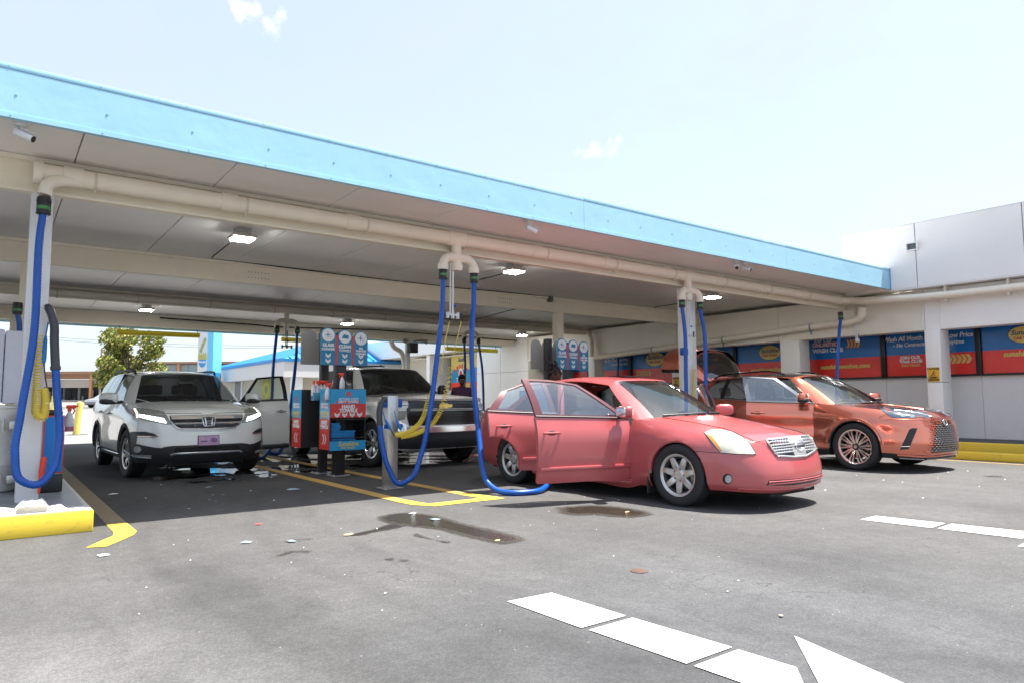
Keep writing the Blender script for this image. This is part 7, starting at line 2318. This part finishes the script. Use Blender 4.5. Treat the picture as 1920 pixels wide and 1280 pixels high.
f = MB(); f.rbox(.955, 1.005, .62, 1.65, .285, .36, .01); f.v = [tuple(Vector(v) - hg) for v in f.v]; f.build('door_cladding', M_SATIN, o, local=True)
whitesuv = car

# ---------------------------------------------------------------- the silver pickup
P_SIL = carpaint('paint_silver', (.72, .70, .67), (.80, .78, .75), .24, .06, .01)
SIL = dict(W=1.025, du=.05, PS=[.05, .012, .0, .004, .0, .03, .06], PF=[.06, .015, .0, .01, .015, .03, .05], PR=PR_, floor=.36, vrows=(.06, .92, .965),
  cols=[('f0', 0, -.97, .32, 1.20, 0, -.91, 1, 0), ('f1', .5, -.955, .32, 1.205, .5, -.895, 1, 0), ('f2', .82, -.90, .32, 1.205, .80, -.83, 1, 0), ('f3', .97, -.74, .33, 1.215, .90, -.68, .6, 0), ('f4', 1.01, -.54, .33, 1.225, .925, -.5, .2, 0),
        ('w1', 1.02, 0, .36, 1.24, .94, 0), ('w2', 1.025, .46, .38, 1.25, .945, .46), ('A1', 1.02, .76, .38, 1.26, .93, .76), ('d1f', 1.02, .82, .38, 1.265, .93, .82), ('m1', 1.02, 1.4, .38, 1.27, .935, 1.4), ('d1r', 1.02, 2.0, .38, 1.28, .935, 2.0), ('d2r', 1.02, 2.90, .38, 1.295, .93, 2.90),
        ('C2', 1.02, 3.08, .38, 1.30, .93, 3.08), ('b1', 1.02, 3.16, .40, 1.36, .95, 3.16), ('b2', 1.025, 3.745, .42, 1.37, .955, 3.745), ('t1', 1.02, 4.6, .46, 1.38, .95, 4.6), ('t2', .98, 4.86, .50, 1.38, .92, 4.83, 0, .6), ('t3', .5, 4.9, .5, 1.38, .5, 4.86, 0, 1), ('t4', 0, 4.9, .5, 1.38, 0, 4.86, 0, 1)],
  arches=[(0, .41, .485, .02), (3.745, .41, .485, .02)], hoodcol='f3',
  ws=[(0, .30, 1.315, 0, 1.16, 1.83), (.5, .38, 1.305, .42, 1.18, 1.825), (.82, .60, 1.275, .645, 1.25, 1.80), (.93, .76, 1.26, .71, 1.30, 1.78)],
  sides=[('a0', .84, (.715, 1.36, 1.785)), ('a', .94, (.72, 1.43, 1.79)), ('b', 1.92, (.745, 1.95, 1.815)), ('b1', 1.99, (.746, 2.02, 1.815)), ('b2', 2.01, (.746, 2.04, 1.815)), ('c', 2.08, (.746, 2.10, 1.815)), ('d', 2.80, (.73, 2.76, 1.80)), ('d1', 2.89, (.728, 2.85, 1.797)), ('c2', 3.04, (.715, 2.96, 1.785))],
  segs=[('frame', 'd1'), ('glass', 'd1'), ('frame', 'd1'), 'trim', ('frame', 'd2'), ('glass', 'd2'), ('frame', 'd2'), 'paint'],
  rear=[(.88, 3.10, 1.33, .69, 3.0, 1.785), (.4, 3.13, 1.35, .36, 3.03, 1.81), (0, 3.13, 1.35, 0, 3.03, 1.815)],
  hoodline=[(0, -.91, 1.20), (0, -.84, 1.25), (0, -.5, 1.295), (0, -.1, 1.315), (0, .30, 1.315)], roofline=[(0, 1.16, 1.83), (0, 1.5, 1.865), (0, 2.1, 1.88), (0, 2.7, 1.86), (0, 3.03, 1.815)],
  deckcol='t2', deckline=[(0, 3.13, 1.35), (0, 4, 1.36), (0, 4.86, 1.37)],
  doors={'d1': ('d1f', 'd1r'), 'd2': ('d1r', 'd2r')}, handles={'d1': (1.82, 1.08, .2), 'd2': (2.74, 1.09, .2)})
car = Car('silver_pickup_truck', 'silver pickup truck with dark windscreen parked behind the dispenser stand', (6.48, 11.55, 0), R(0.5), SIL)
car.build(P_SIL, M_GLDK, M_GLT, dict(open={}, trim=M_BLK, framemat=M_BLK, bed=True, handle=M_CHROME))
car.cabin(.62, 1.20, (.42, 1.25, 1.12), [(-.42, 1.55, .66), (.42, 1.55, .66)], w=.74)
car.wheels(.405, .255, .27, .875, rim_truck, M_CHROME, M_SATIN, R(3))
car._bvh = car.bvh()
car.patch('grille', [(-.72, 1.17), (0, 1.175), (.72, 1.17), (.76, 1.03), (.76, .90), (.72, .74), (-.72, .74), (-.76, .90), (-.76, 1.03)], M_BLK, mode='front', off=.004, mirror=False)
for z, r in ((1.185, .014), (1.005, .012)):
    for dz in (-.012, .012): car.line('grille_bar', [(-.93 if z > 1.1 else -.70, z + dz), (0, z + dz), (.93 if z > 1.1 else .70, z + dz)], r, M_CHROME, mode='front', off=.012, mirror=False)
for z in (1.10, 1.06, .965, .925, .885, .845, .805): car.line('grille_slat', [(-.60, z), (0, z), (.60, z)], .006, M_BLK, mode='front', off=.008, mirror=False)
car.patch('emblem', [(-.13, 1.10), (-.045, 1.10), (-.045, 1.115), (.055, 1.115), (.045, 1.10), (.145, 1.10), (.125, 1.045), (.045, 1.045), (.045, 1.03), (-.055, 1.03), (-.045, 1.045), (-.145, 1.045)], mat('emblem_gold', (.62, .42, .12), .25, .8), mode='front', off=.022, mirror=False, step=.03)
M_LAMPC = mat('lamp_clear', (.80, .82, .80), .12, coat=1, metal=.2)
car.patch('headlight', [(-.72, 1.13), (-.93, 1.125), (-.96, 1.05), (-.74, 1.045)], M_LAMPC, mode='front', off=.008)
car.line('lamp_strip', [(-.735, 1.09), (-.94, 1.085)], .010, M_CHROME, mode='front', off=.014)
car.patch('lower_lamp', [(-.76, .99), (-.93, .98), (-.925, .84), (-.80, .85)], mat('lamp_greenish', (.22, .25, .19), .1, coat=1), mode='front', off=.008)
car.line('lamp_rim', [(-.76, .99), (-.93, .98), (-.925, .84), (-.80, .85), (-.76, .99)], .008, M_CHROME, mode='front', off=.010)
car.patch('front_bumper', [(-1.0, .86), (-.86, .82), (-.72, .72), (0, .705), (.72, .72), (.86, .82), (1.0, .86), (.99, .66), (.7, .625), (0, .62), (-.7, .625), (-.99, .66)], M_CHROME, mode='front', off=.03, mirror=False, depth=.05)
car.patch('lower_bumper', [(-.98, .65), (-.7, .615), (0, .61), (.7, .615), (.98, .65), (.95, .36), (.6, .34), (-.6, .34), (-.95, .36)], M_SATIN, mode='front', off=.016, mirror=False, depth=.04)
car.wipers([[(-.68, .54, 1.31), (-.3, .34, 1.335), (.05, .32, 1.335)], [(.1, .32, 1.335), (.5, .40, 1.33), (.74, .56, 1.305)]])
car.side_mirror(.98, 1.36, 1.13, (.20, .16, .27), M_SATIN, None)
for a in car.sp['arches']:
    car.line('arch_moulding', [(a[0] + (a[2] + .02) * math.cos(t), a[1] + (a[2] + .02) * math.sin(t)) for t in np.linspace(.0, math.pi, 26)], .014, P_SIL, mode='side', off=-.003)
car.line('bed_seam', [(3.12, 1.32), (3.12, .45)], .006, M_BLK, mode='side', off=.0)
f = MB(); f.rbox(-.35, .30, 2.0, 2.25, 1.885, 1.925, .015); f.build('roof_marker', M_SATIN, car.root, local=True)
f = MB(); f.sphere((.35, 2.3, 1.89), .03, .09, .07, 10, 6); f.build('roof_antenna', M_SATIN, car.root, local=True)
pickup = car
# ---------------------------------------------------------------- a small car across the street, people
def far_car():
    p = deep(203, 766, 71)
    gz = ground_z(p.y)
    t = thing('passing_car', 'silver grey hatchback parked across the street behind the white suv', 'car', (p.x, p.y, gz), R(33))
    prof = [(-2.05, .45), (-2.1, .62), (-1.95, .82), (-1.1, .98), (-.45, 1.42), (.1, 1.52), (1.2, 1.50), (1.8, 1.22), (2.05, 1.05), (2.1, .6), (2.0, .35), (-1.9, .3)]
    f = MB()
    rows = []
    for w, ins in ((-.86, .02), (-.82, 0), (.82, 0), (.86, .02)):
        rows.append([(x * (1 - ins), w * (1 if z < 1.0 else .82), z) for x, z in prof + [prof[0]]])
    f.grid(rows); f.poly([(x, -.86 * (1 if z < 1 else .82), z) for x, z in prof]); f.poly([(x, .86 * (1 if z < 1 else .82), z) for x, z in prof])
    f.build('body', mat('far_silver', (.32, .34, .37), .3, .4), t, local=True, smooth=30)
    f = MB()
    for w in (-1, 1): f.poly([(-.95, w * .80, 1.0), (-.40, w * .735, 1.38), (.1, w * .73, 1.46), (1.15, w * .735, 1.43), (1.65, w * .80, 1.05)])
    f.build('side_window', M_GLZ, t, local=True)
    for x in (-1.3, 1.3):
        for w in (-1, 1):
            f = MB(); f.lathe([(.0, -.1), (.30, -.1), (.32, -.06), (.32, .1), (0, .1)], (x, w * .80, .32), (0, w, 0), 20)
            o = f.build('wheel', M_TYRE, t, local=True)
            f = MB(); f.lathe([(0, .112), (.2, .112), (.22, .105)], (x, w * .80, .32), (0, w, 0), 18); f.build('rim', M_ALLOY, o, local=True)


far_car()


def person(name_label, loc, rz, joints, shirt, skin, hair, trousers, shoe, head=(0, 0, 1.62), hood=None, tilt=0.0):
    """joints: dict of points in metres in the person's own frame (facing -y); one skinned body"""
    t = thing('person', name_label, 'person', loc, rz)
    J = dict(pelvis=(0, 0, .95), waist=(0, 0, 1.08), chest=(0, 0, 1.30), neck=(0, .01, 1.46), sl=(.18, .01, 1.41), el=(.24, .03, 1.14), wl=(.22, -.06, .90), hl_=(.21, -.10, .82), sr=(-.18, .01, 1.41), er=(-.24, .03, 1.14), wr=(-.22, -.06, .90), hr_=(-.21, -.10, .82),
             hpl=(.10, 0, .90), kl=(.11, -.02, .49), al=(.11, .02, .09), tl=(.12, -.13, .04), hpr=(-.10, 0, .90), kr=(-.11, -.02, .49), ar=(-.11, .02, .09), tr=(-.12, -.13, .04), head0=(0, -.01, 1.53))
    J.update(joints)
    rad = dict(pelvis=.15, waist=.135, chest=.155, neck=.058, sl=.075, el=.046, wl=.032, hl_=.036, sr=.075, er=.046, wr=.032, hr_=.036, hpl=.10, kl=.064, al=.044, tl=.040, hpr=.10, kr=.064, ar=.044, tr=.040, head0=.06)
    E = [('pelvis', 'waist'), ('waist', 'chest'), ('chest', 'neck'), ('neck', 'head0'), ('chest', 'sl'), ('sl', 'el'), ('el', 'wl'), ('wl', 'hl_'), ('chest', 'sr'), ('sr', 'er'), ('er', 'wr'), ('wr', 'hr_'), ('pelvis', 'hpl'), ('hpl', 'kl'), ('kl', 'al'), ('al', 'tl'), ('pelvis', 'hpr'), ('hpr', 'kr'), ('kr', 'ar'), ('ar', 'tr')]
    names = list(J)
    me = bpy.data.meshes.new('body')
    V = [J[n] for n in names]; ED = [(names.index(a), names.index(b)) for a, b in E]
    R_ = [rad[n] for n in names]
    # fingers: short chains rooted in the palm
    for s_, hname, wname in ((1, 'hl_', 'wl'), (-1, 'hr_', 'wr')):
        h = Vector(J[hname]); w = Vector(J[wname]); d = (h - w).normalized(); a = Vector((0, 1, 0)); a = (a - d * a.dot(d)).normalized(); b = d.cross(a)
        for k, (o, ln) in enumerate(((-.030, .055), (-.010, .068), (.010, .072), (.028, .062))):
            i0 = len(V); p0 = h + a * o + d * .02
            V += [tuple(p0), tuple(p0 + d * ln * .6 + b * .006), tuple(p0 + d * ln + b * .018)]; R_ += [.010, .009, .008]
            ED += [(names.index(hname), i0), (i0, i0 + 1), (i0 + 1, i0 + 2)]
        i0 = len(V); V += [tuple(h - a * .045 - d * .01), tuple(h - a * .062 + d * .03)]; R_ += [.011, .010]; ED += [(names.index(hname), i0), (i0, i0 + 1)]
    me.from_pydata(V, ED, [])
    o = bpy.data.objects.new('body', me); COL.objects.link(o)
    md = o.modifiers.new('skin', 'SKIN'); md.use_smooth_shade = True
    for i, r in enumerate(R_):
        sv = me.skin_vertices[0].data[i]; sv.radius = (r, r); sv.use_root = (i == 0)
    sb_ = o.modifiers.new('sub', 'SUBSURF'); sb_.levels = 2; sb_.render_levels = 2
    dg = bpy.context.evaluated_depsgraph_get()
    m2 = bpy.data.meshes.new_from_object(o.evaluated_get(dg))
    bpy.data.objects.remove(o)
    m2.name = 'body'
    for m in (shirt, trousers, skin, shoe): m2.materials.append(m)
    wl, wr = Vector(J['wl']), Vector(J['wr'])
    for p in m2.polygons:
        c = p.center
        if min((c - Vector(J['al'])).length, (c - Vector(J['ar'])).length, (c - Vector(J['tl'])).length, (c - Vector(J['tr'])).length) < .11: p.material_index = 3
        elif min((c - wl).length, (c - wr).length, (c - Vector(J['hl_'])).length, (c - Vector(J['hr_'])).length) < .11 or (c - Vector(J['head0'])).length < .07: p.material_index = 2
        elif c.z < J['waist'][2] - .06 and abs(c.x) < .24 and (c - Vector(J['el'])).length > .12 and (c - Vector(J['er'])).length > .12: p.material_index = 1
        p.use_smooth = True
    b_ = bpy.data.objects.new('body', m2); COL.objects.link(b_); b_.parent = t
    h = Vector(J['head0']) + Vector(head)
    f = MB(); f.sphere(h, .075, .095, .118, 20, 14)
    f.v = [(v[0] * (1 - .18 * max(0, (h.z - v[2]) / .118)) if False else v[0], v[1] - (.012 if v[2] < h.z - .04 and v[1] < h.y else 0), v[2]) for v in f.v]
    f.sphere(h + Vector((0, -.10, -.018)), .014, .022, .026, 8, 6)
    for sx in (-1, 1): f.sphere(h + Vector((sx * .077, .0, -.01)), .010, .022, .032, 8, 6)
    f.sphere(h + Vector((0, -.088, -.062)), .026, .012, .010, 8, 5, 2)
    for sx in (-1, 1): f.sphere(h + Vector((sx * .030, -.084, .012)), .014, .010, .009, 8, 6, 1); f.sphere(h + Vector((sx * .030, -.093, .012)), .006, .004, .006, 6, 4, 3)
    f.build('head', [skin, mat('eye_white', (.6, .6, .58), .3), mat('lips', (.16, .06, .05), .5), M_BLK], t, local=True, smooth=60)
    f = MB(); rr = random.Random(9)
    if hood == 'cap':
        f.sphere(h + Vector((0, .008, .035)), .086, .104, .098, 18, 10); f.rbox(h.x - .06, h.x + .06, h.y - .17, h.y - .07, h.z + .055, h.z + .068, .005)
        f.sphere(h + Vector((0, -.07, -.085)), .045, .03, .035, 10, 6)
    else:
        for k in range(60):
            a, e = rr.uniform(0, 6.283), rr.uniform(-.2, 1.5)
            f.sphere(h + Vector((math.cos(a) * math.cos(e) * .078, .02 + math.sin(a) * math.cos(e) * .09, .02 + math.sin(e) * .10)), .03, .03, .03, 6, 4)
        for k in range(34):
            f.sphere(h + Vector((rr.gauss(0, .03), .035 + rr.gauss(0, .03), .155 + rr.gauss(0, .022))), .024, .024, .024, 6, 4)
    f.build('hair' if hood != 'cap' else 'cap', hair, t, local=True, smooth=60)
    return t


M_SKIN = mat('skin_dark', (.085, .042, .026), .5)
pa = deep(866, 720, 15.6)
person('person in a dark purple shirt and black cap standing beyond the pickup hood', (pa.x, pa.y, 0), R(-30), {}, mat('shirt_purple', (.055, .018, .055), .8, var=.15), M_SKIN, mat('cap_black', (.012, .012, .013), .8), mat('trousers_black', (.015, .015, .018), .8), mat('shoe_dark', (.03, .03, .03), .6), head=(0, 0, .105), hood='cap')
pf = gnd(1006, 906)
person('person with dark hair in a bun standing behind the open red doors', (pf.x + .17, pf.y + .12, 0), R(95), {'waist': (0, -.05, 1.07), 'chest': (0, -.17, 1.26), 'neck': (0, -.27, 1.385), 'head0': (0, -.31, 1.44), 'sl': (.18, -.19, 1.35), 'sr': (-.18, -.19, 1.35), 'el': (.25, -.30, 1.12), 'wl': (.18, -.46, 1.02), 'hl_': (.17, -.53, .99), 'er': (-.25, -.30, 1.12), 'wr': (-.18, -.46, 1.02), 'hr_': (-.17, -.53, .99), 'kl': (.15, -.03, .49), 'al': (.18, .03, .09), 'tl': (.20, -.13, .04), 'kr': (-.14, .0, .49), 'ar': (-.17, .06, .09), 'tr': (-.19, -.09, .04)},
       mat('shirt_black', (.02, .02, .022), .8), M_SKIN, mat('hair_dark', (.012, .008, .007), .7), mat('trousers_black', (.015, .015, .018)), mat('shoe_grey', (.28, .28, .30), .7, var=.4, vscale=25), head=(0, -.02, .10))
